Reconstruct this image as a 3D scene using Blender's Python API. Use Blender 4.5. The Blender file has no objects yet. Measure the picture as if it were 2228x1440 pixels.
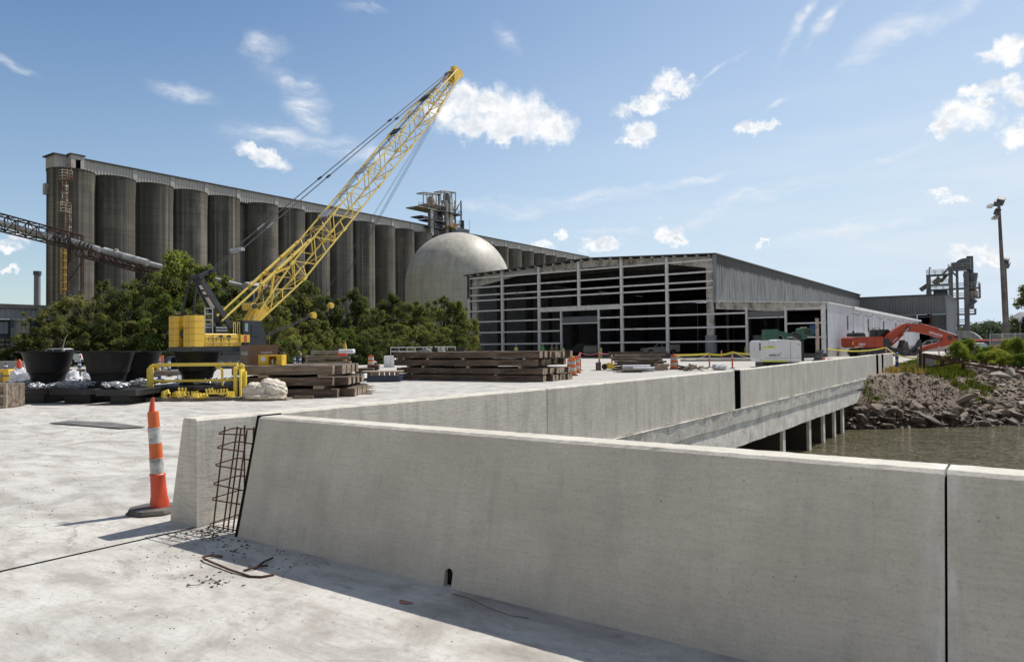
import bpy, bmesh, math, random
import numpy as np
from mathutils import Vector, Matrix
R=math.radians
scene=bpy.context.scene
COL=scene.collection
# ---------------- camera ----------------
IW,IH,FP=2228.0,1440.0,1570.0
YAW=R(35.3); PIT=math.atan(33/1570.0); ROLL=-0.010; CAMZ=1.65
CM=Matrix.Rotation(YAW,3,'Z')@Matrix.Rotation(math.pi/2+PIT,3,'X')@Matrix.Rotation(ROLL,3,'Z')
cd=bpy.data.cameras.new('camera'); cam=bpy.data.objects.new('camera',cd); COL.objects.link(cam)
mw=CM.to_4x4(); mw.translation=Vector((0,0,CAMZ)); cam.matrix_world=mw
cd.sensor_width=36.0; cd.lens=36.0*FP/IW; cd.clip_start=0.05; cd.clip_end=6000
scene.camera=cam
# surveyed points of the photograph turned into positions on a known plane
C0=Vector((0,0,CAMZ))
def ray(u,v): return CM@Vector(((u-IW/2)/FP,(IH/2-v)/FP,-1.0))
def PZ(u,v,z=0.0): d=ray(u,v); return C0+d*((z-CAMZ)/d.z)
def PY(u,v,Y): d=ray(u,v); return C0+d*(Y/d.y)
def PX(u,v,X): d=ray(u,v); return C0+d*(X/d.x)
def PD(u,v,D): return C0+ray(u,v)*D
# ---------------- render look ----------------
scene.view_settings.view_transform='Standard'
try: scene.view_settings.look='None'
except Exception: pass
scene.view_settings.exposure=0.0
scene.view_settings.gamma=1.0
scene.view_settings.use_curve_mapping=False
try:
    scene.cycles.max_bounces=6; scene.cycles.transparent_max_bounces=12
    scene.cycles.sample_clamp_indirect=6.0
except Exception: pass
# ---------------- sun ----------------
SAZ=R(15.5); SEL=R(54.0)      # azimuth clockwise from +Y, elevation
sl=bpy.data.lights.new('sun','SUN'); sl.energy=5.0; sl.angle=R(0.55); sl.color=(1.0,0.955,0.88)
so=bpy.data.objects.new('sun',sl); COL.objects.link(so)
sv=Vector((math.sin(SAZ)*math.cos(SEL),math.cos(SAZ)*math.cos(SEL),math.sin(SEL)))
so.rotation_euler=sv.to_track_quat('Z','Y').to_euler(); so.location=(30,60,80)
# ---------------- world ----------------
wd=bpy.data.worlds.new("World"); scene.world=wd; wd.use_nodes=True
def build_world():
    nt=wd.node_tree; N=nt.nodes; L=nt.links; N.clear()
    def nd(t,**k):
        n=N.new(t)
        for a,b in k.items(): setattr(n,a,b)
        return n
    def mth(op,a,b=None,c=None,clamp=False):
        n=nd('ShaderNodeMath',operation=op,use_clamp=clamp)
        for i,x in enumerate((a,b,c)):
            if x is None: continue
            if isinstance(x,(int,float)): n.inputs[i].default_value=x
            else: L.new(x,n.inputs[i])
        return n.outputs[0]
    def vm(op,a,b=None):
        n=nd('ShaderNodeVectorMath',operation=op)
        for i,x in enumerate((a,b)):
            if x is None: continue
            if isinstance(x,tuple): n.inputs[i].default_value=x
            else: L.new(x,n.inputs[i])
        return n
    def sstep(x,a,b):
        n=nd('ShaderNodeMapRange',interpolation_type='SMOOTHSTEP')
        L.new(x,n.inputs[0]); n.inputs[1].default_value=a; n.inputs[2].default_value=b
        n.inputs[3].default_value=0; n.inputs[4].default_value=1
        return n.outputs[0]
    def noise(vec,scale,det=5,rough=0.55,col=False):
        n=nd('ShaderNodeTexNoise'); n.inputs['Scale'].default_value=scale
        n.inputs['Detail'].default_value=det; n.inputs['Roughness'].default_value=rough
        L.new(vec,n.inputs['Vector']); return n.outputs['Color' if col else 'Fac']
    sky=nd('ShaderNodeTexSky',sky_type='NISHITA'); sky.sun_disc=False
    sky.sun_elevation=SEL; sky.sun_rotation=SAZ; sky.altitude=0; sky.air_density=1.0
    sky.dust_density=SKY_DUST; sky.ozone_density=1.6
    tc=nd('ShaderNodeTexCoord')
    sp=nd('ShaderNodeSeparateXYZ'); L.new(tc.outputs['Generated'],sp.inputs[0])
    az=mth('ARCTAN2',sp.outputs[0],sp.outputs[1]); el=mth('ARCSINE',sp.outputs[2])
    cb=nd('ShaderNodeCombineXYZ'); L.new(az,cb.inputs[0]); L.new(el,cb.inputs[1]); P=cb.outputs[0]
    # domain warp
    wn=noise(P,9.0,4,0.6,True); w1=vm('SUBTRACT',wn,(0.5,0.5,0.5)).outputs[0]
    w1s=nd('ShaderNodeVectorMath',operation='SCALE'); L.new(w1,w1s.inputs[0]); w1s.inputs['Scale'].default_value=0.055
    wn2=noise(P,34.0,7,0.68,True); w2=vm('SUBTRACT',wn2,(0.5,0.5,0.5)).outputs[0]
    w2s=nd('ShaderNodeVectorMath',operation='SCALE'); L.new(w2,w2s.inputs[0]); w2s.inputs['Scale'].default_value=0.050
    PW=vm('ADD',vm('ADD',P,w1s.outputs[0]).outputs[0],w2s.outputs[0]).outputs[0]
    flat=nd('ShaderNodeVectorMath',operation='MULTIPLY'); L.new(PW,flat.inputs[0]); flat.inputs[1].default_value=(1,1,0); PW=flat.outputs[0]
    def blobfield(blobs,vec,smooth=0.25):
        acc=None
        for (a,e,ra,re,rot) in blobs:
            m=nd('ShaderNodeMapping',vector_type='TEXTURE')
            L.new(vec,m.inputs[0]); m.inputs['Location'].default_value=(a,e,0)
            m.inputs['Rotation'].default_value=(0,0,rot); m.inputs['Scale'].default_value=(ra,re,1)
            ln=vm('LENGTH',m.outputs[0]).outputs['Value']
            if acc is None: acc=ln
            else:
                q=nd('ShaderNodeMath',operation='SMOOTH_MIN'); L.new(acc,q.inputs[0]); L.new(ln,q.inputs[1]); q.inputs[2].default_value=smooth; acc=q.outputs[0]
        return acc
    def ae(u,v):
        d=ray(u,v).normalized(); return math.atan2(d.x,d.y), math.asin(d.z)
    def blob(u,v,ru,rv,rot=0):
        a,e=ae(u,v); du=(u-IW/2)/FP
        k=1.0/(1+du*du)
        return (a,e,ru/FP*k/math.cos(e),rv/FP*math.sqrt(k),R(rot))
    cum=[blob(*b) for b in CUMULUS]
    f=blobfield(cum,PW)
    det=noise(P,60.0,6,0.65)
    det2=noise(P,22.0,5,0.6)
    fd=mth('ADD',mth('ADD',f,mth('MULTIPLY',mth('SUBTRACT',det,0.5),0.8)),mth('MULTIPLY',mth('SUBTRACT',det2,0.5),1.3))
    cmask=mth('SUBTRACT',1.0,sstep(fd,0.36,1.30))
    # thin cirrus veils
    cir=[blob(*b) for b in CIRRUS]
    wcs=nd('ShaderNodeVectorMath',operation='SCALE'); L.new(w1,wcs.inputs[0]); wcs.inputs['Scale'].default_value=0.06
    PC=vm('ADD',P,wcs.outputs[0]).outputs[0]
    fl2=nd('ShaderNodeVectorMath',operation='MULTIPLY'); L.new(PC,fl2.inputs[0]); fl2.inputs[1].default_value=(1,1,0)
    g=blobfield(cir,fl2.outputs[0],0.15)
    mp=nd('ShaderNodeMapping'); L.new(fl2.outputs[0],mp.inputs[0]); mp.inputs['Rotation'].default_value=(0,0,R(-20)); mp.inputs['Scale'].default_value=(12.0,52.0,1)
    st=noise(mp.outputs[0],1.0,9,0.62)
    stf=noise(PC,6.0,6,0.65)
    cm=mth('MULTIPLY',mth('SUBTRACT',1.0,sstep(g,-0.1,1.30)),mth('MULTIPLY',sstep(st,0.30,0.76),sstep(stf,0.26,0.66)))
    cm=mth('MULTIPLY',cm,1.5,None,True)
    # faint general veil low in the sky, more towards the sun
    mp2=nd('ShaderNodeMapping'); L.new(P,mp2.inputs[0]); mp2.inputs['Rotation'].default_value=(0,0,R(-6)); mp2.inputs['Scale'].default_value=(2.2,15.0,1)
    st2=noise(mp2.outputs[0],1.0,7,0.6)
    low=mth('SUBTRACT',1.0,sstep(el,0.02,0.42))
    right=sstep(az,-0.75,0.15)
    veil=mth('MULTIPLY',mth('MULTIPLY',low,right),mth('MULTIPLY',sstep(st2,0.38,0.68),0.75))
    cm=mth('MAXIMUM',cm,veil)
    # shading of the cumulus: the side away from the sun a little greyer
    sh=sstep(noise(PW,26.0,5,0.6),0.38,0.66)
    base=sstep(f,0.15,0.75)
    shade=mth('MULTIPLY',mth('SUBTRACT',1.0,base),mth('MULTIPLY',sh,0.80))
    em=mth('SUBTRACT',noise(vm('ADD',P,(0,0.012,0)).outputs[0],22.0,3,0.6),noise(P,22.0,3,0.6))
    shade=mth('MAXIMUM',shade,mth('MULTIPLY',sstep(em,0.0,0.16),0.62))
    mixc=nd('ShaderNodeMix',data_type='RGBA'); mixc.inputs[6].default_value=(CLB,CLB,CLB*1.0,1); mixc.inputs[7].default_value=(CLB*0.60,CLB*0.66,CLB*0.74,1)
    L.new(shade,mixc.inputs[0])
    # sky colour trim
    hs=nd('ShaderNodeHueSaturation'); hs.inputs['Saturation'].default_value=SKY_SAT; hs.inputs['Value'].default_value=SKY_VAL; L.new(sky.outputs[0],hs.inputs['Color'])
    tn=nd('ShaderNodeMix',data_type='RGBA',blend_type='MULTIPLY'); tn.inputs[0].default_value=1; L.new(hs.outputs[0],tn.inputs[6]); tn.inputs[7].default_value=SKY_TINT
    # pale summer air: whiter towards the horizon and towards the sun
    hz=mth('SUBTRACT',1.0,sstep(el,-0.05,0.52)); hr=sstep(az,-1.25,0.15)
    front=sstep(sp.outputs[1],-0.55,0.55)
    hf=mth('MULTIPLY',mth('ADD',mth('MULTIPLY',hz,mth('ADD',mth('MULTIPLY',hr,0.44),0.40)),mth('MULTIPLY',hr,0.36),None,True),mth('ADD',mth('MULTIPLY',front,0.85),0.15))
    hm=nd('ShaderNodeMix',data_type='RGBA'); L.new(hf,hm.inputs[0]); L.new(tn.outputs[2],hm.inputs[6]); hm.inputs[7].default_value=(CLB*HZC[0],CLB*HZC[1],CLB*HZC[2],1)
    # sky out of view behind the camera: grey added to mute blue shade fill
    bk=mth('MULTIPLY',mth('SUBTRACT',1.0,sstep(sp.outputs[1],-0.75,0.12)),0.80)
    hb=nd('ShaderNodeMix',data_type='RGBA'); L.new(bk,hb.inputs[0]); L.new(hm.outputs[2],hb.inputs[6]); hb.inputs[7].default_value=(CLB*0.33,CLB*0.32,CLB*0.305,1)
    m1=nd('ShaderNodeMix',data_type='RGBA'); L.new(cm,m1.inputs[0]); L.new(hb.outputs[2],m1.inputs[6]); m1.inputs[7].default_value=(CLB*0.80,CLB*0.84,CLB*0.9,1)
    m2=nd('ShaderNodeMix',data_type='RGBA'); L.new(cmask,m2.inputs[0]); L.new(m1.outputs[2],m2.inputs[6]); L.new(mixc.outputs[2],m2.inputs[7])
    bg=nd('ShaderNodeBackground'); L.new(m2.outputs[2],bg.inputs[0]); bg.inputs[1].default_value=SKY_STR
    out=nd('ShaderNodeOutputWorld'); L.new(bg.outputs[0],out.inputs[0])
SKY_STR=0.10; CLB=10.4; SKY_DUST=0.5; HZC=(0.62,0.74,0.86); SKY_SAT=1.15; SKY_VAL=1.16; SKY_TINT=(1,1,1,1)
# (u, v, half width, half height, tilt)
CUMULUS=[(1010,215,45,32,0),(1060,225,55,42,0),(1120,250,70,48,0),(1190,268,60,34,0),(1030,270,70,32,0),(1100,285,70,22,0),(960,240,34,30,0),
(1448,183,34,24,0),(1475,196,26,16,0),(1410,225,50,20,0),(1385,232,34,16,0),(1385,285,34,22,0),(1400,292,24,12,0),(1372,308,26,12,0),
(1640,266,34,13,0),(1668,262,22,10,0),(1610,272,16,9,0),
(575,335,48,15,0),(600,345,38,22,0),(560,328,25,12,0),(1458,508,34,22,0),(1482,520,22,12,0),(1436,500,20,14,0),(1308,526,40,13,0),(1330,528,24,10,0),(1220,512,15,15,0),(1175,534,30,11,0),
(2040,425,28,10,0),(2070,438,32,9,0),(2170,90,44,26,0),(2200,100,36,34,0),(2140,95,26,14,0),(2190,118,25,12,0),
(2190,190,50,22,0),(2130,212,34,18,0),(2075,262,45,34,0),(2115,275,40,26,0),(2050,285,30,18,0),(2140,240,32,12,0),(2215,300,50,24,0),(2225,215,35,22,0),
(1640,541,22,7,0),(2110,553,44,16,0),(2150,560,36,14,0),(18,524,32,12,0),(55,500,24,14,0),(15,575,20,8,0),(50,480,20,8,0)]
CIRRUS=[(580,120,55,40,20),(625,165,80,30,-40),(665,225,60,50,-60),(600,300,110,32,0),(760,320,120,26,-8),(660,180,40,30,0),(400,205,80,18,-12),
(560,105,44,20,25),(20,130,60,12,-15),(790,8,50,14,0),(1100,75,36,20,-50),(1750,30,110,14,50),(1810,30,70,16,45),(1960,60,150,38,25),(2060,20,150,22,15),
(1570,155,90,7,33),(1690,210,40,9,35),(1330,505,110,10,0),(1650,430,260,30,12),(1900,500,300,20,5),(1300,430,200,20,0),(1500,390,150,14,8),(1960,330,180,16,10),(1100,450,120,20,0)]
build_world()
# ---------------- material kit ----------------
MATS={}
def newmat(name):
    m=bpy.data.materials.new(name); m.use_nodes=True
    nt=m.node_tree; nt.nodes.clear()
    o=nt.nodes.new('ShaderNodeOutputMaterial'); b=nt.nodes.new('ShaderNodeBsdfPrincipled'); nt.links.new(b.outputs[0],o.inputs[0])
    return m,nt,b,o
def c4(c): return (c[0],c[1],c[2],1.0)
def nz(nt,vec,scale,det=4,rough=0.55,dist=0.0,out='Fac'):
    n=nt.nodes.new('ShaderNodeTexNoise'); n.inputs['Scale'].default_value=scale; n.inputs['Detail'].default_value=det
    n.inputs['Roughness'].default_value=rough; n.inputs['Distortion'].default_value=dist
    if vec is not None: nt.links.new(vec,n.inputs['Vector'])
    return n.outputs[out]
def mapn(nt,vec,scale=(1,1,1),rot=(0,0,0)):
    n=nt.nodes.new('ShaderNodeMapping'); n.inputs['Scale'].default_value=scale; n.inputs['Rotation'].default_value=rot
    nt.links.new(vec,n.inputs['Vector']); return n.outputs[0]
def rampn(nt,fac,stops):
    n=nt.nodes.new('ShaderNodeValToRGB'); e=n.color_ramp.elements
    while len(e)<len(stops): e.new(0.5)
    for i,(p,c) in enumerate(stops): e[i].position=p; e[i].color=c4(c) if isinstance(c,tuple) else (c,c,c,1)
    nt.links.new(fac,n.inputs[0]); return n.outputs[0]
def mixn(nt,fac,a,b,mode='MIX'):
    n=nt.nodes.new('ShaderNodeMix'); n.data_type='RGBA'; n.blend_type=mode
    for idx,x in ((0,fac),(6,a),(7,b)):
        if isinstance(x,(int,float)): n.inputs[idx].default_value=x
        elif isinstance(x,tuple): n.inputs[idx].default_value=c4(x)
        else: nt.links.new(x,n.inputs[idx])
    return n.outputs[2]
def bumpn(nt,h,strength,dist=0.02,nrm=None):
    n=nt.nodes.new('ShaderNodeBump'); n.inputs['Strength'].default_value=strength; n.inputs['Distance'].default_value=dist
    nt.links.new(h,n.inputs['Height'])
    if nrm is not None: nt.links.new(nrm,n.inputs['Normal'])
    return n.outputs[0]
def coord(nt,kind='Object'):
    n=nt.nodes.new('ShaderNodeTexCoord'); return n.outputs[kind]
def wpos(nt):
    return nt.nodes.new('ShaderNodeNewGeometry').outputs['Position']
def M(name,c1,c2=None,scale=3.0,rough=0.6,metal=0.0,bump=0.0,stretch=(1,1,1),det=5,lo=0.35,hi=0.65,bscale=None,bdist=0.01,world=False,spec=None,coat=0,grime=None,emit=None):
    """procedural two-tone material with optional bump and a grime layer (colour, scale, amount)"""
    if name in MATS: return MATS[name]
    m,nt,b,o=newmat(name)
    vec=wpos(nt) if world else coord(nt)
    if c2 is None: c2=tuple(x*0.8 for x in c1)
    v=mapn(nt,vec,stretch)
    col=rampn(nt,nz(nt,v,scale,det),[(lo,c1),(hi,c2)])
    if grime:
        gm=rampn(nt,nz(nt,mapn(nt,vec,grime[3] if len(grime)>3 else (1,1,1)),grime[1],6,0.65),[(1-grime[2]-0.12,0.0),(1-grime[2]+0.12,1.0)])
        col=mixn(nt,gm,col,grime[0])
    nt.links.new(col,b.inputs['Base Color']); b.inputs['Roughness'].default_value=rough; b.inputs['Metallic'].default_value=metal
    if spec is not None: b.inputs['Specular IOR Level'].default_value=spec
    if coat: b.inputs['Coat Weight'].default_value=coat
    if emit: b.inputs['Emission Color'].default_value=c4(emit); b.inputs['Emission Strength'].default_value=1
    if bump: nt.links.new(bumpn(nt,nz(nt,v,bscale or scale*6,6,0.6),bump,bdist),b.inputs['Normal'])
    MATS[name]=m; return m
# ---------------- mesh kit ----------------
class MB:
    def __init__(s): s.v=[]; s.f=[]; s.T=None
    def add(s,vs,fs):
        n=len(s.v)
        if s.T is not None: vs=[s.T@Vector(p) for p in vs]
        s.v+= [tuple(p) for p in vs]; s.f+=[tuple(i+n for i in q) for q in fs]; return s
    def box(s,x0,x1,y0,y1,z0,z1):
        return s.add([(x0,y0,z0),(x1,y0,z0),(x1,y1,z0),(x0,y1,z0),(x0,y0,z1),(x1,y0,z1),(x1,y1,z1),(x0,y1,z1)],
          [(0,3,2,1),(4,5,6,7),(0,1,5,4),(1,2,6,5),(2,3,7,6),(3,0,4,7)])
    def cbox(s,x0,x1,y0,y1,z0,z1,c=0.02):
        """box with chamfered edges"""
        vs=[];
        for sx,x in ((1,x0),(-1,x1)):
            for sy,y in ((1,y0),(-1,y1)):
                for sz,z in ((1,z0),(-1,z1)):
                    vs+= [(x+sx*c,y+sy*c,z),(x+sx*c,y,z+sz*c),(x,y+sy*c,z+sz*c)]
        bm=bmesh.new()
        for p in vs: bm.verts.new(p)
        bmesh.ops.convex_hull(bm,input=bm.verts)
        bmesh.ops.dissolve_limit(bm,angle_limit=0.01,verts=bm.verts,edges=bm.edges)
        bm.verts.index_update()
        s.add([v.co.copy() for v in bm.verts],[[v.index for v in f.verts] for f in bm.faces]); bm.free(); return s
    def bar(s,a,b,w,h=None,up=(0,0,1)):
        a=Vector(a); b=Vector(b); h=h or w; d=(b-a)
        if d.length<1e-6: return s
        d.normalize(); up=Vector(up)
        if abs(d.dot(up))>0.98: up=Vector((1,0,0)) if abs(d.x)<0.9 else Vector((0,1,0))
        r=d.cross(up).normalized()*w/2; u=r.cross(d).normalized()*h/2
        vs=[a-r-u,a+r-u,a+r+u,a-r+u,b-r-u,b+r-u,b+r+u,b-r+u]
        return s.add(vs,[(0,3,2,1),(4,5,6,7),(0,1,5,4),(1,2,6,5),(2,3,7,6),(3,0,4,7)])
    def tube(s,pts,r,n=8,cap=True,closed=False):
        pts=[Vector(p) for p in pts]; m=len(pts); rs=r if isinstance(r,(list,tuple)) else [r]*m
        vs=[];fs=[]; pr=None
        for i,p in enumerate(pts):
            if closed: t=pts[(i+1)%m]-pts[i-1]
            else: t=pts[min(i+1,m-1)]-pts[max(i-1,0)]
            t.normalize()
            if pr is None:
                a=Vector((0,0,1)) if abs(t.z)<0.9 else Vector((1,0,0)); pr=t.cross(a).normalized()
            else:
                pr=(pr-t*pr.dot(t)).normalized()
            q=t.cross(pr)
            for k in range(n):
                an=2*math.pi*k/n; vs.append(p+(pr*math.cos(an)+q*math.sin(an))*rs[i])
        for i in range(m if closed else m-1):
            j=(i+1)%m
            for k in range(n): fs.append((i*n+k,i*n+(k+1)%n,j*n+(k+1)%n,j*n+k))
        if cap and not closed:
            fs.append(tuple(range(n-1,-1,-1))); fs.append(tuple((m-1)*n+k for k in range(n)))
        return s.add(vs,fs)
    def lathe(s,prof,c=(0,0,0),n=32,cap=True,a0=0,a1=None):
        vs=[];fs=[];m=len(prof); full=a1 is None; a1=a1 if a1 is not None else a0+2*math.pi
        k=n if full else n+1
        for (r,z) in prof:
            for i in range(k):
                a=a0+(a1-a0)*i/n; vs.append((c[0]+r*math.cos(a),c[1]+r*math.sin(a),c[2]+z))
        for j in range(m-1):
            for i in range(n if full else n):
                i2=(i+1)%k if full else i+1
                fs.append((j*k+i,j*k+i2,(j+1)*k+i2,(j+1)*k+i))
        if cap and full:
            fs.append(tuple(range(k-1,-1,-1))); fs.append(tuple((m-1)*k+i for i in range(k)))
        return s.add(vs,fs)
    def prism(s,poly,a,b,axis='x'):
        """poly in the plane across the axis: x->(y,z), y->(x,z), z->(x,y)"""
        n=len(poly)
        def mk(p,t): return {'x':(t,p[0],p[1]),'y':(p[0],t,p[1]),'z':(p[0],p[1],t)}[axis]
        vs=[mk(p,a) for p in poly]+[mk(p,b) for p in poly]
        fs=[tuple(range(n-1,-1,-1)),tuple(range(n,2*n))]+[(i,(i+1)%n,n+(i+1)%n,n+i) for i in range(n)]
        return s.add(vs,fs)
    def quad(s,*p): return s.add(p,[tuple(range(len(p)))])
    def ico(s,c,r,sub=2,jit=0,sc=(1,1,1),rnd=random):
        bm=bmesh.new(); bmesh.ops.create_icosphere(bm,subdivisions=sub,radius=1)
        vs=[]
        for v in bm.verts:
            k=r*(1+rnd.uniform(-jit,jit)); vs.append((c[0]+v.co.x*k*sc[0],c[1]+v.co.y*k*sc[1],c[2]+v.co.z*k*sc[2]))
        bm.verts.index_update(); s.add(vs,[[v.index for v in f.verts] for f in bm.faces]); bm.free(); return s
    def build(s,name,mat,parent=None,smooth=False,bevel=0,label=None,loc=None,rotz=0):
        me=bpy.data.meshes.new(name); me.from_pydata(s.v,[],s.f); me.update()
        bm=bmesh.new(); bm.from_mesh(me); bmesh.ops.recalc_face_normals(bm,faces=bm.faces)
        if bevel:
            es=[e for e in bm.edges if len(e.link_faces)==2 and e.calc_face_angle(0)>0.6]
            bmesh.ops.bevel(bm,geom=es,offset=bevel,segments=2,affect='EDGES',clamp_overlap=True)
        bm.to_mesh(me); bm.free()
        if smooth:
            for p in me.polygons: p.use_smooth=True
            try: me.set_sharp_from_angle(angle=R(40))
            except Exception: pass
        me.materials.append(mat)
        o=bpy.data.objects.new(name,me); COL.objects.link(o)
        if parent is not None: o.parent=parent
        if loc is not None: o.location=loc
        if rotz: o.rotation_euler=(0,0,rotz)
        if label: o['label']=label
        return o
def npmesh(name,verts,faces,mat,parent=None,smooth=False):
    """fast mesh from numpy arrays; faces (n,k)"""
    me=bpy.data.meshes.new(name); nv=len(verts); nf,k=faces.shape
    me.vertices.add(nv); me.vertices.foreach_set('co',verts.astype(np.float32).ravel())
    me.loops.add(nf*k); me.loops.foreach_set('vertex_index',faces.astype(np.int32).ravel())
    me.polygons.add(nf); me.polygons.foreach_set('loop_start',(np.arange(nf)*k).astype(np.int32))
    try: me.polygons.foreach_set('loop_total',np.full(nf,k,np.int32))
    except Exception: pass
    me.update(calc_edges=True); me.validate()
    if smooth: me.polygons.foreach_set('use_smooth',np.ones(nf,bool))
    me.materials.append(mat)
    o=bpy.data.objects.new(name,me); COL.objects.link(o)
    if parent is not None: o.parent=parent
    return o
def tag(o,label,cat,group=None,kind=None):
    if label: o['label']=label
    if cat: o['category']=cat
    if group: o['group']=group
    if kind: o['kind']=kind
    elif label and cat: o['kind']='thing'
    return o
def thing(name,label,cat,loc=(0,0,0),rotz=0,group=None):
    o=bpy.data.objects.new(name,None); COL.objects.link(o); o.location=loc; o.rotation_euler=(0,0,rotz)
    o.empty_display_size=0.2
    return tag(o,label,cat,group)
def struct(o): o['kind']='structure'; return o
def dup(root,loc,rotz=None,label=None,group=None,scale=None):
    def cp(o,par):
        c=o.copy(); COL.objects.link(c)
        if par is not None: c.parent=par
        for ch in [x for x in KIDS.get(o.name,[])]: KIDS.setdefault(c.name,[]).append(cp(ch,c))
        return c
    if root.name not in KIDS or True:
        def reg(o):
            KIDS[o.name]=list(o.children)
            for ch in o.children: reg(ch)
        reg(root)
    c=cp(root,None); c.location=loc
    if rotz is not None: c.rotation_euler=(root.rotation_euler.x,root.rotation_euler.y,rotz)
    if scale is not None: c.scale=scale if not isinstance(scale,(int,float)) else (scale,)*3
    if label: c['label']=label
    if group: c['group']=group
    return c
KIDS={}
def text_mesh(s,size,depth=0.004,bold=0.0,shear=0.0,spacing=1.0):
    cu=bpy.data.curves.new('txt','FONT'); cu.body=s; cu.size=size; cu.extrude=depth; cu.offset=bold; cu.shear=shear; cu.space_character=spacing
    cu.align_x='CENTER'; cu.align_y='CENTER'
    ob=bpy.data.objects.new('txt',cu); COL.objects.link(ob)
    dg=bpy.context.evaluated_depsgraph_get(); me=bpy.data.meshes.new_from_object(ob.evaluated_get(dg))
    bpy.data.objects.remove(ob); bpy.data.curves.remove(cu); return me
def text_part(s,size,name,mat,parent,origin,xdir,ydir,depth=0.004,bold=0.0,shear=0.0,spacing=1.0):
    me=text_mesh(s,size,depth,bold,shear,spacing); me.materials.clear(); me.materials.append(mat)
    x=Vector(xdir).normalized(); y=Vector(ydir).normalized(); z=x.cross(y)
    T=Matrix((x,y,z)).transposed().to_4x4(); T.translation=Vector(origin)
    me.transform(T); o=bpy.data.objects.new(name,me); COL.objects.link(o); o.parent=parent; return o
def hyp(a,b,t): return a+(b-a)*t
# ================= materials of the setting =================
def mat_deck():
    m,nt,b,o=newmat('deck_concrete'); P=wpos(nt)
    big=nz(nt,P,0.35,5,0.6); mid=nz(nt,mapn(nt,P,(1,1.8,1)),1.6,7,0.62,0.4); fine=nz(nt,P,22,6,0.6); spk=nz(nt,P,140,3,0.5)
    col=rampn(nt,mid,[(0.28,(0.30,0.265,0.225)),(0.41,(0.44,0.41,0.37)),(0.55,(0.56,0.535,0.49)),(0.74,(0.64,0.62,0.58))])
    st=rampn(nt,nz(nt,mapn(nt,P,(1,1.5,1),(0,0,0.5)),0.9,8,0.72,0.6),[(0.50,0.0),(0.62,0.62)])
    col=mixn(nt,st,col,(0.27,0.24,0.205))
    st2=rampn(nt,nz(nt,mapn(nt,P,(1.0,2.2,1),(0,0,-0.4)),3.6,8,0.75,0.5),[(0.56,0.0),(0.66,0.55)])
    col=mixn(nt,st2,col,(0.24,0.215,0.185))
    dk=rampn(nt,nz(nt,P,0.9,7,0.7,0.2),[(0.60,0.0),(0.72,0.5)])
    col=mixn(nt,dk,col,(0.20,0.185,0.165))
    col=mixn(nt,rampn(nt,big,[(0.35,0.0),(0.7,0.35)]),col,(0.34,0.335,0.325))
    col=mixn(nt,rampn(nt,fine,[(0.3,0.25),(0.5,0.0)]),col,(0.2,0.19,0.175))
    col=mixn(nt,rampn(nt,spk,[(0.27,0.7),(0.33,0.0)]),col,(0.12,0.11,0.1))
    cv_=nt.nodes.new('ShaderNodeTexVoronoi'); cv_.feature='DISTANCE_TO_EDGE'; cv_.inputs['Scale'].default_value=0.55
    wv_=nt.nodes.new('ShaderNodeVectorMath'); wv_.operation='MULTIPLY_ADD'; nt.links.new(nz(nt,P,1.7,6,0.7,out='Color'),wv_.inputs[0]); wv_.inputs[1].default_value=(.55,.55,0); nt.links.new(P,wv_.inputs[2]); nt.links.new(wv_.outputs[0],cv_.inputs['Vector'])
    crk=rampn(nt,cv_.outputs['Distance'],[(0.0,1.0),(0.006,0.0)]); msk=rampn(nt,nz(nt,P,0.45,3,0.5),[(0.50,0.0),(0.56,0.7)])
    col=mixn(nt,mixn(nt,1.0,crk,msk,'MULTIPLY'),col,(0.16,0.145,0.13))
    oil=rampn(nt,nz(nt,P,2.3,3,0.5,0.3),[(0.70,0.0),(0.76,0.6)]); col=mixn(nt,oil,col,(0.17,0.155,0.14))
    broom=nz(nt,mapn(nt,P,(1.5,38,1),(0,0,0.25)),1.0,4,0.6); col=mixn(nt,rampn(nt,broom,[(0.36,0.16),(0.5,0.0)]),col,(0.26,0.25,0.23))
    nt.links.new(col,b.inputs['Base Color']); b.inputs['Roughness'].default_value=0.85; b.inputs['Specular IOR Level'].default_value=0.3
    n1=bumpn(nt,fine,0.35,0.012); n2=bumpn(nt,spk,0.35,0.004,n1); nt.links.new(n2,b.inputs['Normal'])
    return m
def mat_ground():
    m,nt,b,o=newmat('yard_ground'); P=wpos(nt)
    col=rampn(nt,nz(nt,P,0.12,6,0.65),[(0.3,(0.40,0.37,0.33)),(0.7,(0.50,0.485,0.455))])
    g=rampn(nt,nz(nt,P,0.05,6,0.7),[(0.45,0.0),(0.6,1.0)])
    # grass beyond the yard, sand beside the water
    sx=nt.nodes.new('ShaderNodeSeparateXYZ'); nt.links.new(P,sx.inputs[0])
    def sm(sock,a,b_):
        n=nt.nodes.new('ShaderNodeMapRange'); n.inputs[1].default_value=a; n.inputs[2].default_value=b_; nt.links.new(sock,n.inputs[0]); return n.outputs[0]
    far=sm(sx.outputs[0],-74,-80)
    col=mixn(nt,rampn(nt,nz(nt,P,1.2,6,0.7),[(0.4,0.0),(0.7,0.5)]),col,(0.33,0.30,0.26))
    col=mixn(nt,far,col,rampn(nt,nz(nt,P,0.6,5,0.6),[(0.35,(0.05,0.07,0.025)),(0.65,(0.11,0.115,0.06))]))
    nt.links.new(col,b.inputs['Base Color']); b.inputs['Roughness'].default_value=0.92; b.inputs['Specular IOR Level'].default_value=0.2
    nt.links.new(bumpn(nt,nz(nt,P,8,6,0.6),0.5,0.03),b.inputs['Normal'])
    return m
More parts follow.
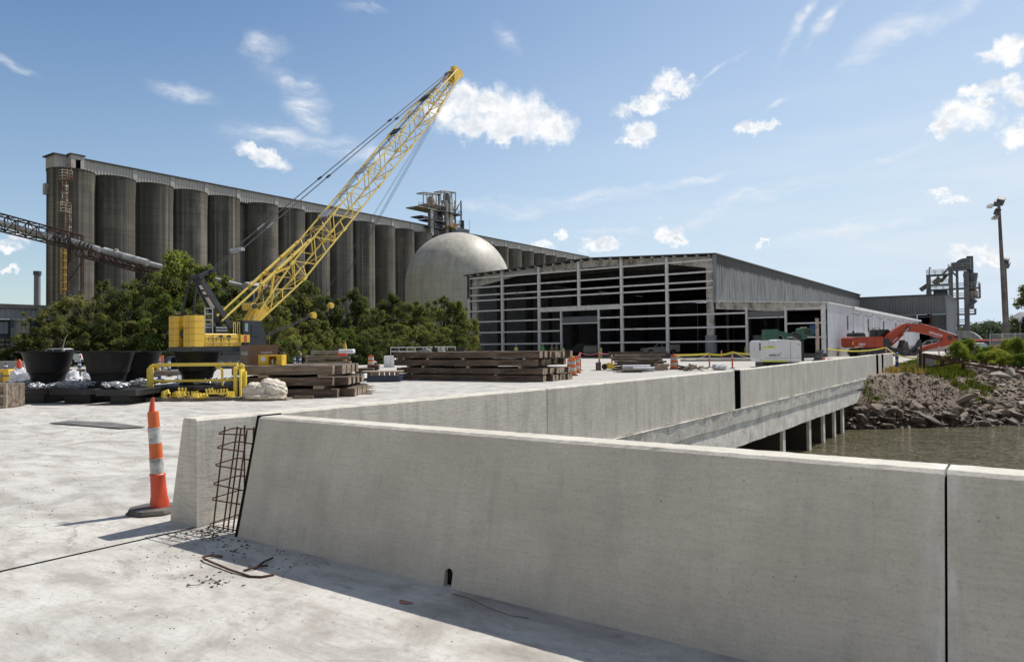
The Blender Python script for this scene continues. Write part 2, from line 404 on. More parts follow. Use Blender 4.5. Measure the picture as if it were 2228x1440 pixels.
def mat_barrier(name,tone=1.0,stain=0.5,warm=1.0):
    m,nt,b,o=newmat(name); P=wpos(nt)
    mid=nz(nt,mapn(nt,P,(0.8,0.8,1.1)),1.7,6,0.6,0.3); br=nz(nt,mapn(nt,P,(1.2,1.2,14)),5.0,5,0.6); fine=nz(nt,P,55,5,0.65); spk=nz(nt,P,120,2,0.5)
    a=(0.54*tone,0.50*tone,0.43*tone*warm); c=(0.68*tone,0.635*tone,0.55*tone*warm)
    col=rampn(nt,mid,[(0.3,a),(0.7,c)])
    col=mixn(nt,rampn(nt,br,[(0.38,0.30*stain),(0.56,0.0)]),col,(0.26*tone,0.245*tone,0.22*tone))
    strk=nz(nt,mapn(nt,P,(3.2,3.2,0.35)),1.6,6,0.65)
    col=mixn(nt,rampn(nt,strk,[(0.5,0.0),(0.72,0.5*stain)]),col,(0.25*tone,0.245*tone,0.235*tone))
    col=mixn(nt,rampn(nt,fine,[(0.3,0.3),(0.5,0.0)]),col,(0.24*tone,0.23*tone,0.215*tone))
    col=mixn(nt,rampn(nt,spk,[(0.25,0.6),(0.30,0.0)]),col,(0.16,0.15,0.135))
    if name=='barrier_concrete_new':     # pale lime runs either side of the vertical joint, brushed brown film
        sx=nt.nodes.new('ShaderNodeSeparateXYZ'); nt.links.new(P,sx.inputs[0])
        def mth_(op,a_,b_):
            n=nt.nodes.new('ShaderNodeMath'); n.operation=op
            for i,x in enumerate((a_,b_)):
                if isinstance(x,(int,float)): n.inputs[i].default_value=x
                else: nt.links.new(x,n.inputs[i])
            return n.outputs[0]
        dx=mth_('ABSOLUTE',mth_('ADD',sx.outputs[0],0.315),0); fall=rampn(nt,mth_('MULTIPLY',dx,5.5),[(0.1,1.0),(0.75,0.0)])
        run=rampn(nt,nz(nt,mapn(nt,P,(14,14,1.6)),1.0,6,0.65),[(0.40,0.0),(0.62,0.55)])
        col=mixn(nt,mixn(nt,1.0,fall,run,'MULTIPLY'),col,(0.80,0.79,0.78))
        col=mixn(nt,rampn(nt,nz(nt,mapn(nt,P,(0.45,0.45,0.9)),1.3,5,0.6),[(0.46,0.0),(0.68,0.28)]),col,(0.37,0.325,0.26))
        drip=rampn(nt,nz(nt,mapn(nt,P,(9,9,0.5)),1.0,5,0.6),[(0.62,0.0),(0.74,0.35)]); col=mixn(nt,drip,col,(0.30,0.285,0.255))
        bug=rampn(nt,nz(nt,P,34,1,0.5),[(0.205,0.6),(0.222,0.0)]); col=mixn(nt,bug,col,(0.22,0.205,0.18))
    nt.links.new(col,b.inputs['Base Color']); b.inputs['Roughness'].default_value=0.88; b.inputs['Specular IOR Level'].default_value=0.25
    n1=bumpn(nt,br,0.25,0.006); n2=bumpn(nt,fine,0.5,0.006,n1); nt.links.new(n2,b.inputs['Normal'])
    return m
def mat_fascia():
    m,nt,b,o=newmat('fascia_concrete'); P=wpos(nt)
    col=rampn(nt,nz(nt,P,2.0,6,0.65),[(0.3,(0.50,0.46,0.40)),(0.65,(0.84,0.79,0.71))])
    rust=rampn(nt,nz(nt,mapn(nt,P,(1,2.5,0.5)),1.7,6,0.7),[(0.58,0.0),(0.72,0.8)])
    col=mixn(nt,rust,col,(0.30,0.17,0.09))
    dk=rampn(nt,nz(nt,mapn(nt,P,(1,2.2,2.2)),2.6,7,0.75),[(0.54,0.0),(0.66,0.9)])
    col=mixn(nt,mixn(nt,.6,(0,0,0),dk),col,(0.22,0.21,0.19))
    nt.links.new(col,b.inputs['Base Color']); b.inputs['Roughness'].default_value=0.9
    nt.links.new(bumpn(nt,nz(nt,P,12,6,0.65),0.6,0.02),b.inputs['Normal'])
    return m
def mat_water():
    m,nt,b,o=newmat('river_water'); P=wpos(nt)
    col=rampn(nt,nz(nt,P,0.3,4),[(0.3,(0.19,0.165,0.095)),(0.7,(0.26,0.23,0.14))])
    nt.links.new(col,b.inputs['Base Color']); b.inputs['Roughness'].default_value=0.03; b.inputs['IOR'].default_value=1.33
    v=mapn(nt,P,(0.8,1.8,1),(0,0,R(35)))
    h=nz(nt,v,2.8,5,0.6,0.6); n1=bumpn(nt,h,1.0,0.5)
    h2=nz(nt,mapn(nt,P,(0.6,1.5,1),(0,0,R(35))),0.8,4,0.6,0.3); n2=bumpn(nt,h2,1.0,1.4,n1)
    nt.links.new(n2,b.inputs['Normal']); return m
def mat_bank():
    m,nt,b,o=newmat('bank_soil'); P=wpos(nt)
    col=rampn(nt,nz(nt,P,1.6,9,0.75),[(0.3,(0.085,0.062,0.042)),(0.5,(0.155,0.118,0.085)),(0.7,(0.25,0.20,0.155))])
    col=mixn(nt,rampn(nt,nz(nt,P,24,5,0.7),[(0.32,0.6),(0.46,0.0)]),col,(0.12,0.09,0.065))
    sx=nt.nodes.new('ShaderNodeSeparateXYZ'); nt.links.new(P,sx.inputs[0]); mr=nt.nodes.new('ShaderNodeMapRange'); mr.inputs[1].default_value=-1.0; mr.inputs[2].default_value=-1.7; nt.links.new(sx.outputs[2],mr.inputs[0])
    col=mixn(nt,mr.outputs[0],col,(0.045,0.034,0.024))
    nt.links.new(col,b.inputs['Base Color']); b.inputs['Roughness'].default_value=0.95
    nt.links.new(bumpn(nt,nz(nt,P,14,8,0.7),0.9,0.035),b.inputs['Normal']); return m
DECK=mat_deck(); GROUND=mat_ground(); BARN=mat_barrier('barrier_concrete_new',1.0,0.5); BARL=mat_barrier('barrier_concrete_long',1.04,1.1,1.0)
FASC=mat_fascia(); WATER=mat_water(); BANK=mat_bank()
BLACK=M('black_void',(0.004,0.004,0.004),rough=1.0,spec=0.0)
FELT=M('joint_filler',(0.012,0.011,0.010),(0.022,0.02,0.017),20,1.0,bump=0.4,spec=0.05)
RUST=M('rusty_steel',(0.13,0.05,0.027),(0.045,0.025,0.018),25,0.85,bump=0.5)
# ================= ground, deck, water =================
JX=-6.30
def flat(name,x0,x1,y0,y1,z,mat,nx=1,ny=1,fn=None):
    xs=np.linspace(x0,x1,nx+1); ys=np.linspace(y0,y1,ny+1)
    X,Y=np.meshgrid(xs,ys); Z=np.full_like(X,z) if fn is None else fn(X,Y)
    v=np.stack([X.ravel(),Y.ravel(),Z.ravel()],1); i=np.arange(nx*ny); r=i//nx; c=i%nx; a=r*(nx+1)+c
    f=np.stack([a,a+1,a+nx+2,a+nx+1],1); return npmesh(name,v,f,mat,smooth=fn is not None)
struct(flat('concrete_deck',-40,JX-0.022,-40,30,0,DECK)); struct(flat('deck_apron',JX+0.022,60,-40,4.2,0,DECK))
mb=MB(); mb.box(JX-0.022,JX+0.022,-40,3.8,-0.05,-0.015); j=struct(mb.build('deck_joint',FELT))
mb=MB()
mb.quad((-40,30,0),(JX,30,0),(JX,900,0),(-40,900,0)); mb.quad((-900,-40,0),(-40,-40,0),(-40,900,0),(-900,900,0))
mb.quad((JX,66,0),(900,66,0),(900,900,0),(JX,900,0)); struct(mb.build('ground',GROUND))
mb=MB(); mb.quad((-900,-200,-3.4),(1500,-200,-3.4),(1500,3000,-3.4),(-900,3000,-3.4)); struct(mb.build('river_bed',BANK))
mb=MB(); mb.quad((-40,4.3,-2.25),(400,4.3,-2.25),(400,66,-2.25),(-40,66,-2.25)); struct(mb.build('water',WATER))
mb=MB(); mb.quad((-900,900,-0.3),(3000,900,-0.3),(3000,3500,-0.3),(-900,3500,-0.3)); mb.quad((900,66,-0.3),(3000,66,-0.3),(3000,900,-0.3),(900,900,-0.3)); struct(mb.build('far_ground',GROUND))
rng=np.random.default_rng(5)
def vnoise(X,Y,sc,seed):
    r=np.random.default_rng(seed); out=np.zeros_like(X)
    for k in range(10):
        a=r.uniform(0,2*math.pi); f=sc*r.uniform(0.6,1.7); out+=np.sin((X*math.cos(a)+Y*math.sin(a))*f+r.uniform(0,6.28))
    return out/10**0.5
def bank_z(X,Y):
    X=np.asarray(X,float); Y=np.asarray(Y,float)
    Xc=np.maximum(X,-9.0)
    toe=35.0+np.clip(Xc+6.7,-3,7)*0.90+np.clip(Xc-0.3,0,200)*0.35
    wd_=np.clip(5.2+(Xc+6.0)*1.75,5.0,18.0)
    t=(Y-toe)/wd_
    z=-2.45+2.45*np.clip(t,-0.3,1)**1.0*np.where(t>0,1,1)
    z=np.where(t<0,-2.45+t*3.0,-2.45+2.45*np.sin(np.clip(t,0,1)*math.pi/2)**0.8)
    z=z+vnoise(X,Y,1.7,3)*0.10*np.clip(1.2-np.abs(t-0.45)*1.2,0,1)+vnoise(X,Y,5.0,9)*0.035*np.clip(1.3-t,0,1)
    return np.where(X<-6.45,np.minimum(z,-0.03-1.2*(Y<40)),np.minimum(z,0.10*(t<1)+0.0))
struct(flat('river_bank',-14,JX,28,41.8,0,BANK,60,100,lambda X,Y:np.minimum(bank_z(X,Y),-0.02)))
struct(flat('river_bank_slope',JX,60,28,66,0,BANK,330,190,bank_z))
# ================= near barrier =================
def barrier_y(name,x0,x1,h,label,drain=None):
    c=0.018
    prof=[(3.80,0.0),(3.83,0.13),(4.03-c*0.3,h-c),(4.03+c,h),(4.26-c,h),(4.26,h-c),(4.26,-1.3),(3.80,-1.3)]
    t=thing(name,label,'concrete barrier',(x0,4.0,0)); n=max(2,int((x1-x0)/0.045)); r=random.Random(int(abs(x0)*100)); vs=[];fs=[];k=len(prof)
    for i in range(n+1):
        x=hyp(x0,x1,i/n)
        for j,(y,z) in enumerate(prof):
            w=(0.005 if r.random()<.05 else 0.0014) if 2<=j<=5 else 0.0
            vs.append((x-x0,y-4.0+r.uniform(-w,w),z+r.uniform(-w,w)))
    for i in range(n):
        for j in range(k): a=i*k+j; b_=i*k+(j+1)%k; fs.append((a,b_,b_+k,a+k))
    fs.append(tuple(range(k))); fs.append(tuple(n*k+j for j in range(k)))
    m=MB(); m.add(vs,fs); o=m.build('wall_panel',BARN,t)
    if drain is not None:
        cu=MB(); pts=[(-0.036,-0.0),(0.036,-0.0),(0.036,0.085)]+[(0.036*math.cos(a),0.085+0.036*math.sin(a)) for a in np.linspace(0.3,math.pi-0.3,7)]+[(-0.036,0.085)]
        cu.prism([(drain-x0+a,b_+0.004) for a,b_ in pts],-0.3,-0.02,'y'); co=cu.build('cutter',BLACK)
        co.parent=t
        md=o.modifiers.new('b','BOOLEAN'); md.object=co; md.operation='DIFFERENCE'; md.solver='EXACT'
        bpy.context.view_layer.update(); dg=bpy.context.evaluated_depsgraph_get()
        me=bpy.data.meshes.new_from_object(o.evaluated_get(dg)); o.modifiers.clear(); o.data=me
        bpy.data.objects.remove(co)
        q=MB(); q.prism([(drain-x0+a*1.02,b_) for a,b_ in pts],-0.150,-0.135,'y'); q.build('drain_dark_plate',FELT,t)  # dark plate just inside the hole, stands for its shaded depth
    return t
nx0=-5.67; nxj=-0.315
B1=barrier_y('concrete_barrier',nx0,nxj-0.006,1.035,'big new concrete barrier in the foreground with a small drain slot at its foot',drain=-3.26)
B2=barrier_y('concrete_barrier',nxj+0.006,9.0,1.035,'concrete barrier cut off by the right edge, right of the dark vertical joint')
# dark filler board on the left end of the near barrier
mb=MB(); mb.prism([(3.795,0.0),(4.03,1.045),(4.27,1.045),(4.27,0.0)],nx0-0.035,nx0-0.004,'x'); tag(mb.build('filler_board',FELT),'black joint filler board on the left end of the foreground barrier','board')
mb=MB(); mb.prism([(3.82,-0.3),(4.04,1.0),(4.25,1.0),(4.25,-0.3)],nxj-0.0055,nxj+0.0055,'x'); tag(mb.build('joint_seal',FELT),'thin black seal in the vertical joint between the two foreground barriers','seal')
# ================= long barrier along the bridge =================
def lz(y): return float(np.interp(y,[3.8,9.9,19.3,30,41,50],[1.0,0.962,0.945,0.97,1.015,1.02]))
def barrier_x(y0,y1,label):
    t=thing('bridge_barrier',label,'concrete barrier',(JX,y0,0),0,'long bridge barrier panels'); n=max(3,int((y1-y0)/0.25)); r=random.Random(int(y0*100)); vs=[];fs=[]
    c=0.02
    for i in range(n+1):
        y=hyp(y0,y1,i/n); h=lz(y); e=0.003
        lo=-0.10+0.012*math.sin(y*3.1)+r.uniform(-.006,.006)
        for (x,z) in [(0.0,lo),(0.0,h-c),(-c,h),(-0.23+c,h),(-0.23,h-c),(-0.46,0.0),(-0.46,lo)]:
            vs.append((x+r.uniform(-e,e),y-y0,z+r.uniform(-e,e)))
    k=7
    for i in range(n):
        for j in range(k): a=i*k+j; b_=i*k+(j+1)%k; fs.append((a,b_,b_+k,a+k))
    fs.append(tuple(range(k))); fs.append(tuple(n*k+j for j in range(k)))
    m=MB(); m.add(vs,fs); m.build('wall_panel',BARL,t); return t
ys=[3.8]+[PX(u,v,JX).y for u,v in ((1190,845),(1598,806),(1611,805),(1747,792),(1906,772),(1911,772),(1918,771),(1922,770),(1943,769))]
panels=[(ys[0],ys[1]-.01,'near end panel of the long bridge barrier behind the orange post'),
(ys[1]+.01,ys[2],'long bridge barrier panel left of the wide black gap'),
(ys[3],ys[4]-.012,'bridge barrier panel just right of the wide black gap'),
(ys[4]+.012,ys[5],'bridge barrier panel in front of the red excavator tracks'),
(ys[6],ys[7],'narrow barrier piece between the two far black gaps'),
(ys[8],ys[9],'last short barrier block at the far end of the bridge')]
for a,b_,lb in panels: barrier_x(a,b_,lb)
def gap_fill(a,b_,lb,bars):
    t=thing('barrier_gap',lb,'gap',(JX,a,0)); m=MB(); m.box(-0.44,-0.012,0.004,b_-a-0.004,-0.12,0.97*lz(a)); m.build('filler_board',BLACK,t)
    for k in range(bars):
        q=MB(); z=0.1+0.75*k/max(1,bars-1); q.tube([(-0.03,0.02,z),(-0.03,(b_-a)*.6,z)],0.008,6); q.tube([(-0.02,(b_-a)*0.4,z-0.08),(-0.02,(b_-a)*0.4,z+0.08)],0.008,6); q.build('rebar',RUST,t)
gap_fill(ys[2],ys[3],'wide black gap with rusty bars in the long bridge barrier',6)
gap_fill(ys[5],ys[6],'first narrow black gap near the far end of the bridge barrier',0)
gap_fill(ys[7],ys[8],'second narrow black gap near the far end of the bridge barrier',0)
# ================= bridge below the barrier =================
PIERD=M('shade_dark_concrete',(0.06,0.05,0.038),(0.035,0.03,0.025),1.2,0.8,world=True,bump=.3)  # shade under the deck put into the pier concrete's colour
br=thing('bridge','low concrete road bridge with stained edge beam over the brown water','bridge',(JX,4.3,-1.15))
def bl(x,y,z): return (x-JX,y-4.3,z+1.15)
vs=[];fs=[];n=90;r=random.Random(4)
for i in range(n+1):
    y=hyp(4.3,39.6,i/n)
    for (x,z) in [(JX-.46,-.105),(JX+.025+r.uniform(0,.02),-.105),(JX+.02,-.13),(JX-.015,-.50+.01*math.sin(y*2)),(JX-.05,-.52),(JX-.05,-1.14+r.uniform(-.01,.01)),(JX-.46,-1.15)]: vs.append(bl(x,y,z))
k=7
for i in range(n):
    for j in range(k): a=i*k+j; b_=i*k+(j+1)%k; fs.append((a,b_,b_+k,a+k))
fs.append(tuple(range(k))); fs.append(tuple(n*k+j for j in range(k)))
m=MB(); m.add(vs,fs); m.build('edge_beam',FASC,br)
m=MB(); m.box(-26+6.3,-0.47,0,35.3,0.0,1.03); m.build('deck_slab',FASC,br)
m=MB(); m.box(-0.45,60,-0.08,-0.02,-2.0,-0.2); m.build('quay_wall',FASC,br)
for u,v in ((1590,930),(1701,930),(1758,900),(1789,890),(1813,875),(1831,865)):
    y=PX(u,v,JX-0.15).y-4.3
    m=MB(); m.box(-0.215,-0.12,y,y+0.30,-2.2,-0.002); m.build('pile',FASC,br)
    m=MB(); m.box(-19,-0.22,y+.02,y+0.28,-2.2,-0.01); m.build('pier_wall',PIERD,br)
m=MB(); m.box(-19,-0.12,35.0,35.9,-2.2,-0.003); m.build('abutment',PIERD,br)
p=PX(1868,848,JX)
m=MB(); m.tube([bl(JX-.1,p.y,p.z),bl(JX+.35,p.y,p.z+.02)],0.03,8); m.build('drain_pipe',RUST,br)
# ================= building materials =================
def mat_silo():
    m,nt,b,o=newmat('silo_concrete'); P=wpos(nt)
    s1=nz(nt,mapn(nt,P,(0.95,0.95,0.006)),1.0,5,0.62); s2=nz(nt,mapn(nt,P,(0.28,0.28,0.02)),1.0,4,0.6); f=nz(nt,mapn(nt,P,(2.6,2.6,0.02)),1.0,3,0.6)
    col=rampn(nt,s1,[(0.34,(0.085,0.074,0.064)),(0.47,(0.145,0.128,0.11)),(0.57,(0.26,0.232,0.195)),(0.70,(0.46,0.41,0.335))])
    col=mixn(nt,rampn(nt,s2,[(0.44,0.0),(0.58,0.72)]),col,(0.10,0.09,0.078))
    col=mixn(nt,rampn(nt,f,[(0.38,0.22),(0.55,0.0)]),col,(0.06,0.056,0.05))
    ring=nt.nodes.new('ShaderNodeTexWave'); ring.wave_type='BANDS'; ring.bands_direction='Z'; ring.inputs['Scale'].default_value=0.26; nt.links.new(P,ring.inputs[0])
    
    sx=nt.nodes.new('ShaderNodeSeparateXYZ'); nt.links.new(P,sx.inputs[0])
    mr=nt.nodes.new('ShaderNodeMapRange'); mr.inputs[1].default_value=33; mr.inputs[2].default_value=41; nt.links.new(sx.outputs[2],mr.inputs[0])
    n=nt.nodes.new('ShaderNodeMath'); n.operation='MULTIPLY'; nt.links.new(mr.outputs[0],n.inputs[0]); nt.links.new(f,n.inputs[1])
    col=mixn(nt,n.outputs[0],col,(0.035,0.033,0.03))
    oi=nt.nodes.new('ShaderNodeObjectInfo'); col=mixn(nt,rampn(nt,oi.outputs['Random'],[(0.0,0.0),(1.0,0.5)]),col,(0.13,0.118,0.10))
    pat=rampn(nt,nz(nt,mapn(nt,P,(0.16,0.16,0.09)),1.0,6,0.65),[(0.50,0.0),(0.66,0.45)]); col=mixn(nt,pat,col,(0.27,0.245,0.205))
    rg2=nz(nt,mapn(nt,P,(0.06,0.06,1.6)),1.0,4,0.65); col=mixn(nt,rampn(nt,rg2,[(0.42,0.22),(0.55,0.0)]),col,(0.06,0.055,0.05))
    nt.links.new(col,b.inputs['Base Color']); b.inputs['Roughness'].default_value=0.95; b.inputs['Specular IOR Level'].default_value=0.0
    return m
def mat_streaked(name,c1,c2,dirt,amt=0.55,rough=0.55,metal=0.0,vscale=1.0,top=None):
    m,nt,b,o=newmat(name); P=wpos(nt)
    col=rampn(nt,nz(nt,P,0.5,5,0.6),[(0.3,c1),(0.7,c2)])
    s=nz(nt,mapn(nt,P,(1.6*vscale,1.6*vscale,0.16)),1.0,7,0.72)
    col=mixn(nt,rampn(nt,s,[(amt,0.0),(amt+0.16,0.85)]),col,dirt)
    s3=nz(nt,mapn(nt,P,(5*vscale,5*vscale,0.4)),1.0,4,0.7)
    col=mixn(nt,rampn(nt,s3,[(0.5,0.0),(0.75,0.5)]),col,dirt)
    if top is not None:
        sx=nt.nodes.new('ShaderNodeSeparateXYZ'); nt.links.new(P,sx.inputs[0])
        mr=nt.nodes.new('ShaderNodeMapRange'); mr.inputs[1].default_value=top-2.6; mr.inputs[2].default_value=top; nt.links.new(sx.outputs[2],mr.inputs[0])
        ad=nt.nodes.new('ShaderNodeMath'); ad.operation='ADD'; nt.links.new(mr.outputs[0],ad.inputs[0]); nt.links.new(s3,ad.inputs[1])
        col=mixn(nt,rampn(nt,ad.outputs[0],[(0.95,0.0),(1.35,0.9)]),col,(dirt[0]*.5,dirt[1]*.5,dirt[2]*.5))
    nt.links.new(col,b.inputs['Base Color']); b.inputs['Roughness'].default_value=rough; b.inputs['Metallic'].default_value=metal
    MATS[name]=m; return m
SILO=mat_silo()
GALL=mat_streaked('gallery_sheet',(0.44,0.41,0.36),(0.52,0.49,0.43),(0.25,0.22,0.18),0.58,0.6)
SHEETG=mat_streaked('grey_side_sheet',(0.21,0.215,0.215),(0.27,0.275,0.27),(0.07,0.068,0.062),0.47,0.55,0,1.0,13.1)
SHEETW=mat_streaked('white_side_sheet',(0.52,0.54,0.58),(0.62,0.63,0.66),(0.30,0.22,0.2),0.64,0.5)
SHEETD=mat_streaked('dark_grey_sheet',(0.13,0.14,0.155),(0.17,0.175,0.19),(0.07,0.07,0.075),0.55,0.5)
SHEETI=mat_streaked('inner_sheet',(0.24,0.25,0.27),(0.30,0.31,0.33),(0.14,0.135,0.13),0.6,0.5)
SHEETL=mat_streaked('plant_sheet',(0.26,0.26,0.28),(0.32,0.32,0.335),(0.2,0.19,0.19),0.6,0.5)
ROOFD=M('dark_roof_edge',(0.05,0.05,0.052),(0.09,0.088,0.085),2,0.8)
STEELG=M('pale_grey_steel',(0.80,0.80,0.80),(0.66,0.66,0.665),1.5,0.5,grime=((0.16,0.09,0.05),1.1,0.30),world=True)
STEELW=M('rusty_white_steel',(0.62,0.61,0.57),(0.50,0.49,0.46),1.5,0.6,world=True,grime=((0.14,0.06,0.03),1.0,0.40,(1,1,0.6)))
STEELD=M('dark_steel',(0.10,0.11,0.125),(0.06,0.065,0.075),1.0,0.6,world=True,grime=((0.12,0.07,0.05),1.0,0.3))
STEELB=M('blue_grey_steel',(0.15,0.16,0.185),(0.10,0.11,0.13),1.0,0.6,world=True)
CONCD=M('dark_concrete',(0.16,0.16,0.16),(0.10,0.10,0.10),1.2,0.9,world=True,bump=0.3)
CONCM=M('mid_concrete',(0.36,0.35,0.32),(0.26,0.25,0.23),1.0,0.9,world=True,bump=0.3)
TAN=M('weathered_tan_steel',(0.42,0.38,0.29),(0.28,0.24,0.18),1.0,0.7,world=True,grime=((0.15,0.08,0.04),0.9,0.4))
DUCT=M('pale_duct',(0.55,0.55,0.52),(0.40,0.39,0.36),0.6,0.6,world=True,grime=((0.2,0.17,0.13),0.7,0.4,(1,1,0.3)))
def corr(mb,a0,a1,z0,z1,fixed,axis,pitch=0.35,depth=0.06,out=1,ztop=None):
    """trapezoid-ribbed sheet along x or y at a fixed other coordinate; ztop(t) gives a sloping top"""
    n=max(1,int(abs(a1-a0)/pitch)); pr=[(0,0),(0.35,0),(0.5,1),(0.85,1)]; pts=[]
    for i in range(n):
        for t,d in pr: pts.append((a0+(a1-a0)*(i+t)/n,d*depth*out))
    pts.append((a1,0)); vs=[];fs=[]
    for a,d in pts:
        zt=ztop(a) if ztop else z1
        for z in (z0,zt): vs.append((a,fixed+d,z) if axis=='x' else (fixed+d,a,z))
    for i in range(len(pts)-1): fs.append((2*i,2*i+2,2*i+3,2*i+1))
    mb.add(vs,fs); return mb
# ================= silo row =================
sl_=thing('grain_silo_row','long row of tall streaked concrete silos with a corrugated gallery on top','silos',(-168.5,70,0))
ox,oy=-168.5,70.0
SX=-164.0
seams=[PX(u,500,SX).y+1.75 for u in (205,295,378,453,524)]
seamsB=[PX(u,500,SX).y+1.75 for u in (602,660,715,767,816,862,905)]
gap0=PX(545,500,SX).y+1.75
ZS=PX(251,381.6,SX).z
cent=[s-4.5 for s in seams]
stepB=(seamsB[-1]-gap0)/7.0
cent+= [gap0+stepB*(i+0.5) for i in range(7)]
last=gap0+stepB*7
while last<300: cent.append(last+4.5); last+=9.0
print('silo top',ZS,'n',len(cent),cent[:6])
for i,c in enumerate(cent):
    for row in (0,):
        m=MB(); z=ZS-(0.0 if row==0 else 0.3)
        m.lathe([(4.56,0),(4.56,z-0.25),(4.64,z-0.2),(4.64,z),(0.1,z+0.02)],(-4.56*0-9.1*row+0.06,c-oy,0),48,cap=False); m.build('silo',SILO,sl_,smooth=True)
m=MB(); m.box(-6,-0.3,seams[4]-0.5-oy,gap0+0.6-oy,0,ZS-0.4)
m.box(-4,-3.0,cent[0]-oy,300-oy,0,ZS-0.5); m.build('core_wall',SILO,sl_)
GX=PX(183,349,-167.6); gy0=PX(119.7,337.4,-167.6).y
zt=PX(560,421,-167.6).z
m=MB(); corr(m,gy0-oy,300-oy,ZS-0.1,zt,-167.6-ox,'y',0.7,0.10); corr(m,-3.6,0.9,ZS-0.1,zt,gy0-oy,'x',0.7,0.10,-1); m.box(-3.6,0.85,gy0+0.1-oy,300-oy,ZS-0.2,zt-0.1)
m.build('roof_gallery',GALL,sl_)
m=MB(); m.box(-4.0,1.35,gy0-0.5-oy,300.5-oy,zt,zt+0.28); m.build('gallery_roof',ROOFD,sl_)
for k,c in enumerate(cent):
    if c+4.5>gy0+12: m=MB(); m.box(0.95,1.12,c+3.9-oy,c+4.9-oy,ZS,zt-0.02); m.build('gallery_post',GALL,sl_)
# lift box with open window near the left end
a=PX(152,343,-166.6); b_=PX(181,348,-166.6)
m=MB(); m.box(0.9,2.4,a.y-oy,b_.y-oy,ZS-0.3,zt+0.3); m.build('stair_housing',GALL,sl_)
m=MB(); m.box(0.7,2.6,a.y-0.2-oy,b_.y+0.2-oy,zt+0.3,zt+0.6); m.build('housing_roof',ROOFD,sl_)
m=MB(); m.box(2.35,2.43,a.y-oy+1.0,a.y-oy+1.95,ZS+0.3,zt-0.6); m.build('window',BLACK,sl_)
# caged ladders with landings
LADM=M('ladder_rust_white',(0.60,0.52,0.42),(0.26,0.10,0.05),0.7,0.7,world=True,lo=0.4,hi=0.6)
LADY=M('ladder_yellow',(0.60,0.38,0.06),(0.40,0.22,0.05),0.9,0.7,world=True)
def ladder(u,v0,v1,mat,depth=5.2,cage=1.0,name='caged_ladder'):
    p0=PX(u,v0,SX+0.8); p1=PX(u,v1,SX+0.8); x=SX+0.8-ox; y=p0.y-oy; m=MB()
    for s in (-.4,.4): m.bar((x,y+s,p1.z),(x,y+s,p0.z),.10)
    z=p1.z
    while z<p0.z:
        m.bar((x,y-.4,z),(x,y+.4,z),.07); z+=0.6
    z=p1.z+1; 
    while z<p0.z:
        pts=[(x+0.55*math.sin(t)*1.5,y+0.6*math.cos(t),z) for t in np.linspace(0,math.pi,7)]
        for q in range(6): m.bar(pts[q],pts[q+1],.06,.22)
        z+=1.5
    for t in (0.5,1.57,2.6): m.bar((x+0.55*math.sin(t)*1.5,y+.6*math.cos(t),p1.z+1),(x+0.55*math.sin(t)*1.5,y+.6*math.cos(t),p0.z),.07)
    m.build(name,mat,sl_)
def landing(u,v):
    p=PX(u,v,SX+1.2); m=MB(); x=SX-ox; y=p.y-oy; z=p.z
    m.box(x-0.3,x+1.7,y-1.0,y+1.0,z-0.1,z)
    for h in (0.6,1.2,1.8): m.bar((x+1.7,y-1,z+h),(x+1.7,y+1,z+h),.09); m.bar((x,y-1,z+h),(x+1.7,y-1,z+h),.09); m.bar((x,y+1,z+h),(x+1.7,y+1,z+h),.09)
    for s in (-1,0,1): m.bar((x+1.7,y+s,z),(x+1.7,y+s,z+1.8),.09)
    m.build('landing',LADM,sl_)
ladder(140,392,447,LADM); ladder(147,457,520,LADM); ladder(137,540,640,LADY); ladder(151,355,370,LADM); landing(144,390); landing(141,460)
m=MB(); p=PX(99,408,SX-4.5); m.box(-1.0,0.2,cent[0]-oy-5.2,cent[0]-oy-4.4,p.z-1.4,p.z+0.9); m.build('wall_box',DUCT,sl_)
# elevator head tower on the roof
ht=thing('elevator_head_tower','rusty steel elevator tower with ducts and platforms standing on the silo roof','tower',(-170,190,ZS))
def HT(u,v,X=-167): p=PX(u,v,X); return (p.x+170,p.y-190,p.z-ZS)
for u,vt in ((934,446),(945,440),(962,436),(975,440),(990,437),(1003,437)):
    for X in (-166,-171):
        m=MB(); a=HT(u,vt,X); m.bar((a[0],a[1],-0.5),a,0.42); m.build('column',STEELB,ht)
def plat(u0,u1,v,dx=5.5,mat=STEELD,x0=-165,rail=True,th=0.35):
    a=HT(u0,v,x0); b2=HT(u1,v,x0); z=a[2]; m=MB(); m.box(a[0]-dx,a[0],a[1],b2[1],z-th,z)
    if rail:
        for h in (0.6,1.15): m.bar((a[0],a[1],z+h),(a[0],b2[1],z+h),.09)
        y=a[1]
        while y<=b2[1]+.01: m.bar((a[0],y,z),(a[0],y,z+1.15),.09); y+=(b2[1]-a[1])/8
    m.build('platform',mat,ht)
plat(911,958,447,6,TAN); plat(938,996,441,6,TAN); plat(950,1005,455,5,STEELD); plat(917,935,468,5,STEELD,rail=False); plat(980,1004,461,5,STEELD,-163.5,False); plat(934,1000,475,5,STEELD); plat(934,1000,491,5,STEELD); plat(981,996,491,3,LADY,-162)
for u0,u1,v0,v1,X in ((921,929,418,445,-165),(941,949,421,445,-165),(959,967,415,441,-165),(983,991,420,443,-165)):
    for u in (u0,u1):
        a=HT(u,v0,X); m=MB(); b2=HT(u,v1,X); m.bar(a,(a[0],a[1],b2[2]),.28); m.build('gantry_leg',TAN,ht)
